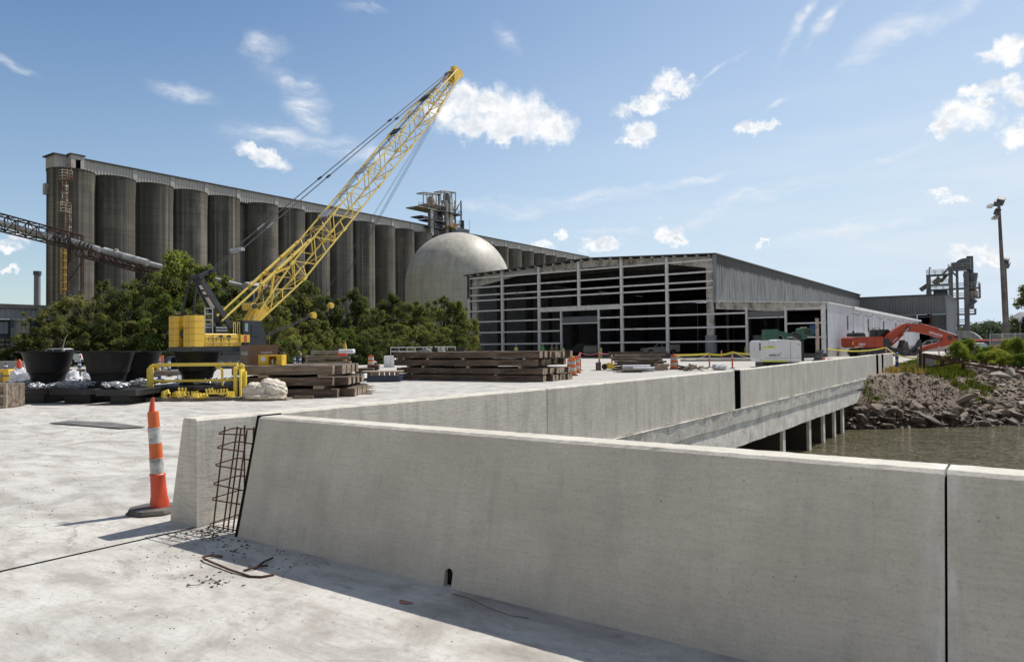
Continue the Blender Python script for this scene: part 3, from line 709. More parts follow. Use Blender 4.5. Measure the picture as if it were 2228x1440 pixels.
for u0,u1,v in ((921,949,419),(959,991,416)):
    a=HT(u0,v,-165); b2=HT(u1,v+3,-165); m=MB(); m.bar(a,b2,.35); m.bar((a[0]-3,a[1],a[2]),(b2[0]-3,b2[1],b2[2]),.35); m.bar(a,(a[0]-3,a[1],a[2]),.3); m.bar(b2,(b2[0]-3,b2[1],b2[2]),.3)
    n=7
    for i in range(n): m.bar((a[0],hyp(a[1],b2[1],i/n),hyp(a[2],b2[2],i/n)),(a[0],hyp(a[1],b2[1],(i+.5)/n),hyp(a[2],b2[2],i/n)-.6),.12)
    m.build('gantry_beam',TAN,ht)
def duct(u,v0,v1,w,X,mat,name='leg_casing'):
    a=HT(u,v0,X); b2=HT(u,v1,X); m=MB(); m.box(a[0]-w/2,a[0]+w/2,a[1]-w/2,a[1]+w/2,b2[2],a[2]); 
    z=b2[2]+1.5
    while z<a[2]: m.box(a[0]-w/2-.08,a[0]+w/2+.08,a[1]-w/2-.08,a[1]+w/2+.08,z,z+.18); z+=2.2
    m.build(name,mat,ht)
duct(971,437,510,1.2,-165.5,DUCT); duct(979,430,505,1.5,-165.2,DUCT); duct(937,455,512,1.4,-166,DUCT); duct(946,450,512,1.2,-168,TAN); duct(957,450,512,1.6,-169,STEELB)
m=MB(); a=HT(938,438,-166); m.lathe([(1.0,-1.6),(1.3,0),(1.3,1.0),(0.7,1.7)],a,14); m.build('head_pulley_cover',TAN,ht,True)
m=MB(); a=HT(973,436,-166); m.lathe([(1.5,-1.2),(1.5,1.8),(1.2,2.3),(.5,2.5)],a,14); m.build('head_pulley_cover',STEELB,ht,True)
m=MB(); a=HT(955,440,-166); m.lathe([(.35,-2),(.35,2.4),(.9,2.5),(.9,2.8)],a,12); m.build('vent',STEELD,ht,True)
m=MB(); rr=random.Random(2)
for k in range(26):
    u0=rr.uniform(934,1000); v0=rr.uniform(450,505); X=rr.choice((-165.5,-168,-170)); a=HT(u0,v0,X); b2=HT(min(1003,u0+rr.uniform(4,16)),v0-rr.choice((-1,1))*rr.uniform(6,16),X); m.bar(a,b2,.2)
m.build('bracing',STEELD,ht)
for args in ((921,443,930,455),(1000,443,993,456),(919,470,933,480)):
    a=HT(args[0],args[1],-165); b2=HT(args[2],args[3],-165); m=MB(); m.bar(a,b2,.25); m.build('bracket',STEELD,ht)
m=MB(); a=HT(982,490,-164); b2=HT(1021,506,-164); m.box(a[0]-5,a[0],a[1],b2[1],-1.2,b2[2]+1); m.build('machine_house',STEELD,ht)
m=MB(); a=HT(984,492,-163.5); b2=HT(996,499,-163.5); m.box(a[0]-3,a[0],a[1],b2[1],b2[2],a[2]); m.build('white_cabin',DUCT,ht)
m=MB(); a=HT(1007,480,-165); m.lathe([(.5,-4.2),(.5,0)],a,10); m.build('exhaust_stack',ROOFD,ht,True)
m=MB(); a=HT(1021,478,-165); m.bar((a[0],a[1],a[2]-5),a,.1); a=HT(1000,478,-165); m.bar((a[0],a[1],a[2]-5),a,.1); m.build('mast',STEELD,ht)
# ================= dome =================
def mat_dome():
    m,nt,b,o=newmat('dome_shell'); P=coord(nt)
    s=nz(nt,mapn(nt,P,(0.25,0.25,0.05)),1.0,6,0.68); f=nz(nt,P,0.35,6,0.7)
    col=rampn(nt,f,[(0.3,(0.47,0.43,0.36)),(0.7,(0.60,0.555,0.47))])
    sx=nt.nodes.new('ShaderNodeSeparateXYZ'); nt.links.new(P,sx.inputs[0])
    mr=rampn(nt,nz(nt,mapn(nt,P,(0.6,0.6,0.02)),1.0,6,0.7),[(0.42,0.0),(0.62,1.0)])
    band=nt.nodes.new('ShaderNodeMapRange'); band.interpolation_type='SMOOTHSTEP'; band.inputs[1].default_value=14; band.inputs[2].default_value=24; nt.links.new(sx.outputs[2],band.inputs[0])
    k=mixn(nt,band.outputs[0],(0,0,0),mr); k=mixn(nt,0.6,k,(0,0,0))
    col=mixn(nt,k,col,(0.20,0.195,0.18))
    col=mixn(nt,rampn(nt,s,[(0.5,0.0),(0.7,0.35)]),col,(0.30,0.28,0.24))
    for dr,sc in (('Z',0.16),('X',0.12)):
        w=nt.nodes.new('ShaderNodeTexWave'); w.bands_direction=dr; w.inputs['Scale'].default_value=sc; nt.links.new(P,w.inputs[0])
        col=mixn(nt,rampn(nt,w.outputs['Fac'],[(0.0,0.25),(0.03,0.0)]),col,(0.22,0.21,0.19))
    nt.links.new(col,b.inputs['Base Color']); b.inputs['Roughness'].default_value=0.5; b.inputs['Specular IOR Level'].default_value=0.3
    return m
dp=PD(995,507,190); rd=13.75
dm=thing('storage_dome','big pale concrete storage dome between the silos and the open warehouse','dome',(dp.x,dp.y,0))
m=MB(); zc=dp.z-rd; prof=[(rd,0),(rd,zc)]+[(rd*math.cos(a),zc+rd*math.sin(a)) for a in np.linspace(0.03,math.pi/2-0.005,40)]
m.lathe(prof,(0,0,0),96,cap=False); m.build('shell',mat_dome(),dm,True)
m=MB(); m.lathe([(rd*0.05,dp.z-.1),(rd*.05,dp.z+.35),(.2,dp.z+.4)],(0,0,0),16); m.build('top_hatch',STEELD,dm)
# ================= open-fronted warehouse =================
YW=90.0
wh=thing('warehouse','long grey warehouse whose open front is only posts and horizontal rails','warehouse',(-50,YW,0))
def W(p): return (p[0]+50,p[1]-YW,p[2])
def WP(u,v): p=PY(u,v,YW); return p
xl=PY(1018,700,YW).x; xr=-31.9; xa=-18.6; xm=-50.0; zl=PY(1018,600,YW).z; zr=13.1; zm=13.95
def roofz(x): return hyp(zl,zm,(x-xl)/(xm-xl)) if x<xm else hyp(zm,zr,(x-xm)/(xr-xm))
gz=[PY(1019.2,v,YW).z for v in (607.1,627.5,644.0,655.8,678.3,701.5,724.5)]+[PY(1049.5,748.9,YW).z]
print('girts',[round(z,2) for z in gz],'zl',zl)
posts=[PY(u,680,YW).x for u in (1092,1172,1259,1352,1451)]
xcol=PY(1548,650,YW).x
def post(x,z0,z1,w=0.32,mat=STEELG,dy=0.0,name='post'):
    m=MB(); y=dy; m.box(x+50-w/2,x+50+w/2,y,y+0.05,z0,z1); m.box(x+50-w/2,x+50+w/2,y+.30,y+.35,z0,z1); m.box(x+50-.03,x+50+.03,y+.05,y+.30,z0,z1); m.build(name,mat,wh)
zh=PY(1260,672.5,YW).z
post(xl+.15,0.5,zl-.1,0.25)
for i,x in enumerate(posts):
    post(x,zh if i==2 else 0.5,roofz(x)-0.15,0.38)
xd0=PY(1219.8,700,YW).x; xd1=PY(1301.6,700,YW).x; xh0,xh1=posts[1],posts[3]
post(xd0,.45,zh-.15,.2); post(xd1,.45,zh-.15,.2)
m=MB(); m.box(xh0+50+.2,xh1+50-.2,-.02,.25,zh-.2,zh+.28); m.build('header_beam',STEELG,wh)
def girt(x0,x1,z,h=0.21): m=MB(); m.box(x0+50,x1+50,-0.10,-0.05,z-h/2,z+h/2); m.box(x0+50,x1+50,-0.05,.16,z+h/2-.03,z+h/2); m.build('rail',STEELG,wh)
spans=[(xl+.3,posts[0]-.22),(posts[0]+.22,posts[1]-.22),(posts[1]+.22,posts[2]-.22),(posts[2]+.22,posts[3]-.22),(posts[3]+.22,posts[4]-.22),(posts[4]+.22,xr-.15)]
x24=PY(1624,700,YW).x; x09=PY(1709,700,YW).x
for gi,z in enumerate(gz):
    for si,(a,b_) in enumerate(spans):
        if gi<=4: girt(a,b_,z)
        else:
            if si==2: girt(a,xd0-.12,z)
            elif si==3: girt(xd1+.12,posts[3]-.22,z)
            elif si==5: girt(a,x24-.1,z)
            elif gi==7 and si==0: girt(a+2.2,b_,z)
            else: girt(a,b_,z)
# roller door box in the door opening
zz=PY(1260,690,YW).z; m=MB(); m.box(xd0+50+.15,xd1+50-.15,.3,.5,zz-.75,zz+.1); m.build('roller_door',SHEETD,wh)
m=MB(); m.box(xd0+50+.12,xd1+50-.12,-.05,.1,zz-.95,zz-.8); m.build('door_lintel',STEELG,wh)
# front frame: tapered columns and haunched rafter
def frame(y,mat,first=False):
    for side in (0,1):
        xe=xl+1.0 if side==0 else xr-0.9; s=1 if side==0 else -1
        m=MB(); zt_=roofz(xe)-0.3
        m.prism([(xe+50-.45,0.0),(xe+50+.45,0.0),(xe+50+(.55 if side==0 else .5),zt_-1.3),(xe+50+.45+s*.2,zt_),(xe+50-.45,zt_)],y,y+.5,'y'); m.build('column',mat,wh)
    m=MB(); poly=[(xl+50+.4,roofz(xl)-.15),(0,zm-.15),(xr+50-.3,zr-.15),(xr+50-.3,zr-1.75),(xr+50-7,roofz(xr-7)-1.0),(0,zm-1.15),(xl+50+9,roofz(xl+9)-1.0),(xl+50+.4,zl-2.0)]
    m.prism(poly,y+.12,y+.34,'y'); m.build('rafter',mat,wh)
frame(0.45,STEELW,True)
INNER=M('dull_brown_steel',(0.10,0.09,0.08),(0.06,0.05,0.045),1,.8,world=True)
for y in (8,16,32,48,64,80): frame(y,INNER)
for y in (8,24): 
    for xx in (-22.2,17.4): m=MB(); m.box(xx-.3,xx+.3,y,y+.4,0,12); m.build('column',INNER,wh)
# column guards of corrugated sheet
for x,y in ((xr-0.9,.35),(xr+2.6,9),(xr+6.2,14)):
    m=MB(); m.lathe([(.75,0),(.75,2.3)],(x+50,y+.3,0.5),14); m.build('column_guard',SHEETI,wh)
# envelope
m=MB(); corr(m,0,100,0,zl-.1,xl+50,'y',.45,.07,-1); m.build('left_wall',SHEETI,wh)
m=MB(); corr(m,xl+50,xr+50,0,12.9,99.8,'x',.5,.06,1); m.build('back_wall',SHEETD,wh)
m=MB(); corr(m,0.0,100,7.05,zr,xr+50,'y',.42,.08,1); m.build('side_wall',SHEETG,wh)
m=MB()
for i,(x0,z0,x1,z1) in enumerate(((xl-.5,zl-.02,xm,zm),(xm,zm,xr+.35,zr-.01))):
    m.add([W((x0,YW-.55,z0)),W((x1,YW-.55,z1)),W((x1,YW+100,z1)),W((x0,YW+100,z0)),W((x0,YW-.55,z0+.12)),W((x1,YW-.55,z1+.12)),W((x1,YW+100,z1+.12)),W((x0,YW+100,z0+.12))],[(0,1,2,3),(7,6,5,4),(0,4,5,1),(2,6,7,3),(0,3,7,4),(1,5,6,2)])
m.build('roof',ROOFD,wh)
for k in range(26):
    x=xl+.8+k*(xr-xl-1.5)/25; m=MB(); m.box(x+50-.12,x+50+.12,-.45,.25,roofz(x)-.24,roofz(x)-.03); m.build('purlin_end',STEELW,wh)
m=MB(); corr(m,xl+50-.02,xl+50+.5,PY(1020,650,YW).z,zl-.15,-.12,'x',.5,.05,-1); m.build('corner_trim',ROOFD,wh)
m=MB(); corr(m,xr+50-.25,xr+50+.25,6.9,zr-.02,-.16,'x',.25,.05,-1); m.build('corner_trim',SHEETI,wh)
m=MB(); m.box(xl+50,xd0+50-.2,0.05,.6,-.3,.5); m.box(xd1+50+.2,xa+50-.1,.05,.6,-.3,.45); m.box(xl+50,xl+50+3.4,-.15,.04,0,1.45); m.build('foundation_wall',CONCD,wh)
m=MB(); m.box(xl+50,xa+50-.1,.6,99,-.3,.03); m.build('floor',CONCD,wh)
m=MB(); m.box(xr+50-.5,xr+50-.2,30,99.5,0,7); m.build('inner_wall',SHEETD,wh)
# lean-to on the right
post(x24,.45,PY(1624,667,YW).z,.25); post(x09,.45,PY(1709,667,YW).z,.22); post(xa-.45,.45,6.4,.5)
def azt(x): return hyp(7.12,6.42,(x-xr)/(xa-xr))
m=MB(); m.prism([(xr+50,azt(xr)-.12),(xa+50,azt(xa)-.12),(xa+50,azt(xa)-.85),(xr+50+7,azt(xr+7)-1.15),(xr+50,azt(xr)-1.0)],.1,.3,'y'); m.build('eaves_beam',STEELW,wh)
for v in (670.5,703,733.5): girt(x09+.12,xa-.1,PY(1755,v,YW).z,.17)
zz=PY(1665,681,YW).z; m=MB(); m.box(x24+50+.13,x09+50-.12,.25,.45,zz-.45,zz+.3); m.build('roller_door',SHEETD,wh)
m=MB(); m.box(x24+50+.13,x09+50-.12,-.05,.12,zz-.62,zz-.48); m.build('door_lintel',STEELG,wh)
m=MB(); m.add([W((xr,YW-.4,7.12)),W((xa+.25,YW-.4,6.42)),W((xa+.25,YW+91,6.42)),W((xr,YW+91,7.12)),W((xr,YW-.4,7.0)),W((xa+.25,YW-.4,6.3)),W((xa+.25,YW+91,6.3)),W((xr,YW+91,7.0))],[(0,1,2,3),(7,6,5,4),(4,5,1,0),(5,6,2,1)])
m.build('side_roof',STEELG,wh)
for k in range(9):
    x=xr+.6+k*(xa-xr-1.2)/8; m=MB(); m.box(x+50-.12,x+50+.12,-.55,.2,azt(x)-.30,azt(x)-.13); m.build('purlin_end',STEELW,wh)
m=MB(); corr(m,0,91,1.0,6.35,xa+50,'y',.42,.05,1); m.build('white_wall',SHEETW,wh)
m=MB(); m.box(xa+50-.15,xa+50+.03,0,91,-.2,1.0); m.build('block_base',CONCM,wh)
m=MB(); y0=PX(1851,665,xa).y; m.box(xa+50+.1,xa+50+.5,y0-YW,91,6.1,6.45); m.build('gutter',STEELG,wh)
for u in (1857,1879,1897,1914,1936,1954,1966,1976):
    y=PX(u,700,xa).y-YW
    if 0<y<90: m=MB(); m.box(xa+50+.05,xa+50+.16,y-.12,y+.12,.0,6.1); m.build('downpipe',STEELG,wh)
for u in (1843.5,1888.5,1922,1948.5):
    y=PX(u,700,xa).y-YW; m=MB(); m.box(xa+50+.03,xa+50+.09,y-.45,y+.45,3.3,5.1); m.build('louvre_window',BLACK,wh)
    q=MB(); 
    for k in range(7): q.box(xa+50+.09,xa+50+.13,y-.45,y+.45,3.36+k*.25,3.43+k*.25)
    q.build('louvre_blade',STEELG,wh)
for u in (1854,1880,1907,1930,1950,1967):
    y=PX(u,680,xa).y-YW; m=MB(); m.tube([(xa+50+.1,y,5.6),(xa+50+.7,y,5.3),(xa+50+1.2,y,5.6)],.04,6); m.build('wall_lamp_arm',STEELD,wh)
# ================= cross building at the far end =================
xb=PY(2058,660,190).x; zb=PY(1980,645,190).z
cb=thing('cross_building','dark grey ribbed building at the far end of the warehouse below the steel tower','building',(xr,190,0))
m=MB(); z1=PY(2030,684,190).z; corr(m,0,xb-xr,z1,zb,0,'x',.6,.07,-1); corr(m,.0,30,0,zb,xb-xr,'y',.6,.07,1); m.build('upper_wall',SHEETD,cb)
xo=PY(1998,700,190).x-xr
m=MB(); corr(m,xo+2.2,xb-xr,0,z1,1.2,'x',.6,.06,-1); corr(m,0,xo-.3,0,z1,0.5,'x',.6,.06,-1); m.build('lower_wall',SHEETD,cb)
m=MB(); m.box(xo-.3,xo+2.2,1.3,1.4,0,z1); m.build('doorway',BLACK,cb)
m=MB(); m.box(-.3,xb-xr+.3,-.3,30,zb,zb+.3); m.build('roof',ROOFD,cb)
for v in (689,706): z=PY(2030,v,190).z; m=MB(); m.bar((xo,-.1,z),(xb-xr,-.1,z),.25); m.build('rail',STEELD,cb)
m=MB(); m.box(xb-xr-3.2,xb-xr-2.8,.0,.4,0,z1); m.build('column',RUST,cb)
# ================= process tower =================
TY=225.0
tw=thing('process_tower','tall dark steel process tower with a curved hood and many railed platforms','tower',(-8,TY,0))
def T(u,v,dy=0): p=PY(u,v,TY); return (p.x+8,dy,p.z)
for u,v,w in ((2017,598,.4),(2022,598,.6),(2068,580,.95),(2082,588,.6),(2102,590,1.15)):
    for dy in (0,):
        a=T(u,v,dy); m=MB(); m.bar((a[0],dy,0),a,w,w); m.build('column',STEELB,tw)
RAILT=M('tan_rail',(0.42,0.42,0.36),(0.3,0.3,0.27),1,0.7)
def tplat(u0,u1,v,rail=True,th=.6):
    a=T(u0,v); b2=T(u1,v); m=MB(); m.box(a[0],b2[0],-.5,3.5,a[2]-th*.6,a[2]); o=m.build('platform',STEELB,tw)
    if rail:
        q=MB()
        for dy in (-.5,3.5):
            for h in (.6,1.2): q.bar((a[0],dy,a[2]+h),(b2[0],dy,a[2]+h),.11)
            n=max(2,int((b2[0]-a[0])/1.6))
            for i in range(n+1): q.bar((hyp(a[0],b2[0],i/n),dy,a[2]),(hyp(a[0],b2[0],i/n),dy,a[2]+1.2),.11)
        for dx_ in (a[0],b2[0]): q.bar((dx_,-.5,a[2]+1.2),(dx_,3.5,a[2]+1.2),.11)
        q.build('railing',RAILT,tw)
for args in ((2016,2068,598),(2063,2112,586),(2018,2068,630),(2066,2131,627),(2066,2132,648),(2066,2122,683),(2068,2102,706),(2020,2064,619)): tplat(*args)
m=MB(); a=T(2079,588); c=T(2111,561); w_=c[0]-a[0]; hh=c[2]-a[2]
poly=[(a[0],a[2]),(c[0],a[2]),(c[0],c[2]),(c[0]-w_*.35,c[2])]+[(a[0]+w_*.65-w_*.65*math.sin(t),a[2]+hh*.5+hh*.5*math.cos(t)) for t in np.linspace(0.15,math.pi/2,8)]
m.prism(poly,0,3.5,'y'); m.build('hood',STEELB,tw)
m=MB(); a=T(2110,597,3); m.lathe([(.7,-9),(.8,-5.5),(1.7,0),(1.7,.5)],a,12); a=T(2109,580,3); m.lathe([(.8,-2),(.8,3)],a,10); m.build('cyclone',STEELD,tw,True)
m=MB(); a=T(2112,640,3); m.lathe([(1.5,-1),(1.5,1.0),(.8,1.6)],a,12); m.build('fan_housing',TAN,tw,True)
m=MB(); a=T(2000,630,3); b2=T(2020,617,3); m.bar(a,b2,2.5,1.0); m.bar((a[0]+2,3,a[2]-2.5),(a[0]+2,3,a[2]-.3),1.2); m.build('chute',STEELB,tw)
m=MB(); a=T(2035,607,3); b2=T(2052,598,3); m.bar(T(2030,617,3),T(2044,603,3),2.0,1.4); m.bar(T(2044,612,3),T(2058,596,3),.8); m.build('crusher',TAN,tw)
m=MB(); a=T(2030,645,3); b2=T(2060,632,3); m.box(a[0],b2[0],1,6,a[2],b2[2]); m.build('bin',STEELD,tw)
for u0,v0,u1,v1 in ((2105,669,2123,652),(2107,664,2120,651),(2104,674,2126,654),(2070,590,2080,600),(2051,598,2066,582)):
    m=MB(); m.bar(T(u0,v0,-.5),T(u1,v1,-.5),.45); m.build('brace',STEELB,tw)
m=MB(); m.bar(T(2131,617),T(2132,648),.5); m.bar(T(2122,671),T(2122,684),.5); m.bar(T(2022,598),T(2022,582),.25); m.bar(T(2022,583),T(2026,583),.3); m.build('end_post',STEELB,tw)
m=MB(); a=T(2075,576,3); m.lathe([(.8,-.8),(.8,.8)],a,10); m.build('motor',STEELD,tw)
# quonset shed at the foot
p=PY(2095,745,170.0); qs=thing('arched_shed','small arched corrugated shed at the foot of the process tower','shed',(p.x,170,0))
m=MB(); m.prism([(3.6*math.cos(t),3.9*math.sin(t)) for t in np.linspace(0,math.pi,16)],0,9,'y'); m.build('shell',SHEETG,qs)
m=MB(); m.box(-.1,1.2,-.06,.02,0,2.3); m.build('door',BLACK,qs); m=MB(); m.box(-1.8,-.8,-.05,.02,1.2,2.1); m.build('window',BLACK,qs)
# ================= left plant building and chimney =================
LX=-100.0
a=PX(0,663,LX); lb=thing('plant_building','grey ribbed plant building cut off by the left edge, half hidden by bushes','building',(LX,a.y-18,0))
zt2=PX(60,664,LX).z; zb2=PX(60,695.5,LX).z; L0=0.0; L1=PX(152,668,LX).y-(a.y-18)
m=MB(); corr(m,L0,L1,zb2,zt2-.45,0,'y',.55,.1,1); m.build('fascia_wall',SHEETL,lb)
m=MB(); m.box(-12,.35,L0,L1+.2,zt2-.45,zt2+.05); m.build('roof_edge',ROOFD,lb)
def ly(u): return PX(u,720,LX).y-(a.y-18)
m=MB(); corr(m,ly(32),ly(68),0,zb2,-.4,'y',.4,.06,1); m.build('lower_wall',GALL,lb)
m=MB(); corr(m,ly(-30),ly(23),PX(10,726,LX).z,PX(10,700,LX).z,-.6,'y',.5,.06,1); m.build('roller_door',SHEETI,lb)
m=MB(); m.box(-12,-.9,L0,L1,0,zb2); m.build('inner_wall',STEELD,lb)
m=MB(); m.box(-.5,-.1,ly(24),ly(32),0,zb2); m.box(-.5,-.1,ly(69),ly(76),0,zb2); m.build('pillar',RUST if False else STEELD,lb)
m=MB(); 
for k in range(5):
    for q in range(4): m.box(-.85,-.5,ly(2)+k*.75,ly(2)+k*.75+.5,1.2+q*.55,1.2+q*.55+.3)
m.build('stacked_goods',TAN,lb)
cp=PD(81,665,230); ch=thing('chimney','slim grey chimney left of the silos','chimney',(cp.x,cp.y,0)); zc=PD(81,590,230).z
m=MB(); m.lathe([(1.0,0),(.92,zc)],(0,0,0),20); m.build('shaft',M('chimney_grey',(0.22,0.22,0.24),(0.28,0.28,0.30),.3,.8),ch,True); m=MB(); m.lathe([(1.15,zc-1.2),(1.15,zc)],(0,0,0),20); m.build('rim',STEELD,ch)
# ================= conveyor =================
cv=thing('pipe_conveyor','rusty truss conveyor with a white pipe sloping down from the left edge','conveyor',(-95,60,0))
def CV(u,v,D,o=0): 
    p=PD(u,v,D); return Vector((p.x+95,p.y-60,p.z))
RUSTT=M('rusty_truss',(0.11,0.06,0.045),(0.05,0.042,0.04),1.2,0.9,world=True)
PIPEW=M('pipe_white',(0.55,0.54,0.52),(0.42,0.41,0.39),0.8,0.6,world=True,grime=((0.1,0.08,0.07),0.6,0.38,(1,1,1)))
def DD(u): return hyp(112,96,u/560)
off=Vector((0.8,1.1,0))*1.3
def tbox(top,bot,n,name):
    m=MB()
    for s in (0,1):
        for L_ in (top,bot):
            m.bar(CV(*L_[0])+off*s,CV(*L_[1])+off*s,.22)
        for i in range(n+1):
            t=i/n; A=CV(*top[0]).lerp(CV(*top[1]),t)+off*s; B=CV(*bot[0]).lerp(CV(*bot[1]),t)+off*s; m.bar(A,B,.12)
            if i<n:
                t2=(i+1)/n; B2=CV(*bot[0]).lerp(CV(*bot[1]),t2)+off*s; A2=CV(*top[0]).lerp(CV(*top[1]),t2)+off*s; m.bar(A,B2,.10) if i%2 else m.bar(B,A2,.10)
    for i in range(n+1):
        t=i/n; A=CV(*top[0]).lerp(CV(*top[1]),t); B=CV(*bot[0]).lerp(CV(*bot[1]),t); m.bar(A,A+off,.12); m.bar(B,B+off,.12)
    m.build(name,RUSTT,cv)
tbox(((-120,438,DD(-120)),(150,512,DD(150))),((-120,473,DD(-120)),(150,541,DD(150))),12,'upper_truss')
tbox(((150,532,DD(150)),(325,585,DD(325))),((165,556,DD(165)),(325,598,DD(325))),12,'lower_truss')
def pseg(u0,v0,u1,v1,r,mat=PIPEW,n='pipe_section'):
    m=MB(); A=CV(u0,v0,DD(u0))+off*.5; B=CV(u1,v1,DD(u1))+off*.5; m.tube([A,B],r,12); m.build(n,mat,cv,True)
pseg(-120,455,95,516,.50); 
for k in range(8): pseg(104+k*5,517+k*1.4,106.5+k*5,517.7+k*1.4,.45+.12*(k%2),ROOFD if k%2 else PIPEW,'idler')
pseg(141,524,155,528,.42)
for k in range(8): pseg(157+k*4.4,529+k*1.4,159+k*4.4,529.6+k*1.4,.40+.12*(k%2),ROOFD if k%2 else PIPEW,'idler')
pseg(190,539,203,543,.42); pseg(212,545,307,572,.50); pseg(313,574,390,595,.36); pseg(390,595,470,612,.34); pseg(470,612,548,632,.34)
for u,v in ((238,545),(110,513),(532,617)):
    m=MB(); A=CV(u,v,DD(u))+off*.5; m.ico(A,.35,1); m.build('float_ball',PIPEW,cv)
A=CV(150,512,DD(150)); m=MB()
for s in (0,1): m.bar(Vector((A.x,A.y,0))+off*s,A+off*s,.4)
for z in (4,8,12): m.bar(Vector((A.x,A.y,z)),Vector((A.x,A.y,z+3))+off,.12)
m.build('trestle',RUSTT,cv)
p=PD(553,640,98); ts=thing('transfer_shed','small white roofed transfer shed at the lower end of the pipe conveyor','shed',(p.x,p.y,0))
zs=PD(553,622,98).z; m=MB(); m.box(-1.6,1.6,-1.2,1.2,zs-.3,zs-.15); m.prism([(-1.9,zs-.15),(1.9,zs-.15),(0,zs+.45)],-1.4,1.4,'y'); m.build('roof',DUCT,ts)
for sx in (-1.4,1.4):
    for sy in (-1,1): m=MB(); m.bar((sx,sy,0),(sx,sy,zs-.3),.18); m.build('leg',DUCT,ts)
m=MB(); m.box(-1.2,1.2,-.8,.8,zs-2.6,zs-1.0); m.build('drive_box',STEELD,ts)
# small silo-side conveyor truss seen through the trees
p0=PD(690,675,110); p1=PD(745,700,110); t=thing('truss_gallery','pale low truss gallery seen between the trees right of the crane','gallery',(p0.x,p0.y,p0.z)); m=MB(); d=p1-p0
for dz in (0,-2.2): m.bar((0,0,dz),(d.x*2,d.y*2,dz+d.z*1.2),.3)
for i in range(10): m.bar((d.x*i/5,d.y*i/5,d.z*i*.12-(2.2 if i%2 else 0)),(d.x*(i+1)/5,d.y*(i+1)/5,d.z*(i+1)*.12-(0 if i%2 else 2.2)),.18)
m.build('truss',DUCT,t)
for dx in (0,d.x*2): m=MB(); m.bar((dx,d.y*2*(dx!=0),-p0.z),(dx,d.y*2*(dx!=0),0),.3); m.build('leg',DUCT,t)
# ================= vegetation =================
def mat_leaf(name,dark,mid,light,trans=0.35,nsc=0.35):
    m=bpy.data.materials.new(name); m.use_nodes=True; nt=m.node_tree; nt.nodes.clear()
    o=nt.nodes.new('ShaderNodeOutputMaterial'); P=wpos(nt)
    n=nz(nt,P,nsc,3,0.6); n2=nz(nt,P,4.5,2,0.5)
    col=rampn(nt,n,[(0.3,dark),(0.5,mid),(0.72,light)])
    col=mixn(nt,rampn(nt,n2,[(0.35,0.0),(0.7,0.75)]),col,light)
    oi=nt.nodes.new('ShaderNodeObjectInfo')
    hs=nt.nodes.new('ShaderNodeHueSaturation'); nt.links.new(col,hs.inputs['Color'])
    mr=nt.nodes.new('ShaderNodeMapRange'); mr.inputs[3].default_value=0.465; mr.inputs[4].default_value=0.515; nt.links.new(oi.outputs['Random'],mr.inputs[0]); nt.links.new(mr.outputs[0],hs.inputs['Hue'])
    mv=nt.nodes.new('ShaderNodeMapRange'); mv.inputs[3].default_value=1.35; mv.inputs[4].default_value=0.8; nt.links.new(oi.outputs['Random'],mv.inputs[0]); nt.links.new(mv.outputs[0],hs.inputs['Value'])
    d=nt.nodes.new('ShaderNodeBsdfDiffuse'); t=nt.nodes.new('ShaderNodeBsdfTranslucent'); g=nt.nodes.new('ShaderNodeBsdfGlossy'); g.inputs['Roughness'].default_value=0.45
    nt.links.new(hs.outputs[0],d.inputs[0]); tc=mixn(nt,1.0,hs.outputs[0],(1.5,1.35,0.5),'MULTIPLY'); nt.links.new(tc,t.inputs[0]); g.inputs[0].default_value=(0.5,0.5,0.45,1)
    x=nt.nodes.new('ShaderNodeMixShader'); x.inputs[0].default_value=trans; nt.links.new(d.outputs[0],x.inputs[1]); nt.links.new(t.outputs[0],x.inputs[2])
    y=nt.nodes.new('ShaderNodeMixShader'); y.inputs[0].default_value=0.012; nt.links.new(x.outputs[0],y.inputs[1]); nt.links.new(g.outputs[0],y.inputs[2])
    nt.links.new(y.outputs[0],o.inputs[0]); return m
LEAF=mat_leaf('leaf_olive',(0.040,0.056,0.023),(0.084,0.108,0.044),(0.175,0.205,0.092),0.48)
LEAFB=mat_leaf('leaf_bright',(0.056,0.088,0.025),(0.10,0.148,0.044),(0.19,0.245,0.085),0.48)
LEAFS=mat_leaf('leaf_shrub',(0.06,0.10,0.02),(0.115,0.175,0.035),(0.19,0.26,0.055),0.4,0.8)
LEAFF=mat_leaf('leaf_far',(0.05,0.075,0.055),(0.07,0.10,0.07),(0.10,0.13,0.085),0.2,0.05)  # distance haze put into the leaf colour as grey
BARK=M('bark',(0.14,0.115,0.09),(0.07,0.055,0.045),6,0.95,bump=0.6)
BARKP=M('bark_pale',(0.36,0.32,0.27),(0.25,0.22,0.19),5,0.95)
GRASSM=mat_leaf('grass_green',(0.05,0.085,0.02),(0.085,0.125,0.03),(0.14,0.17,0.05),0.35,0.9)
DRYM=mat_leaf('grass_dry',(0.20,0.16,0.08),(0.28,0.23,0.12),(0.34,0.30,0.17),0.35,0.9)
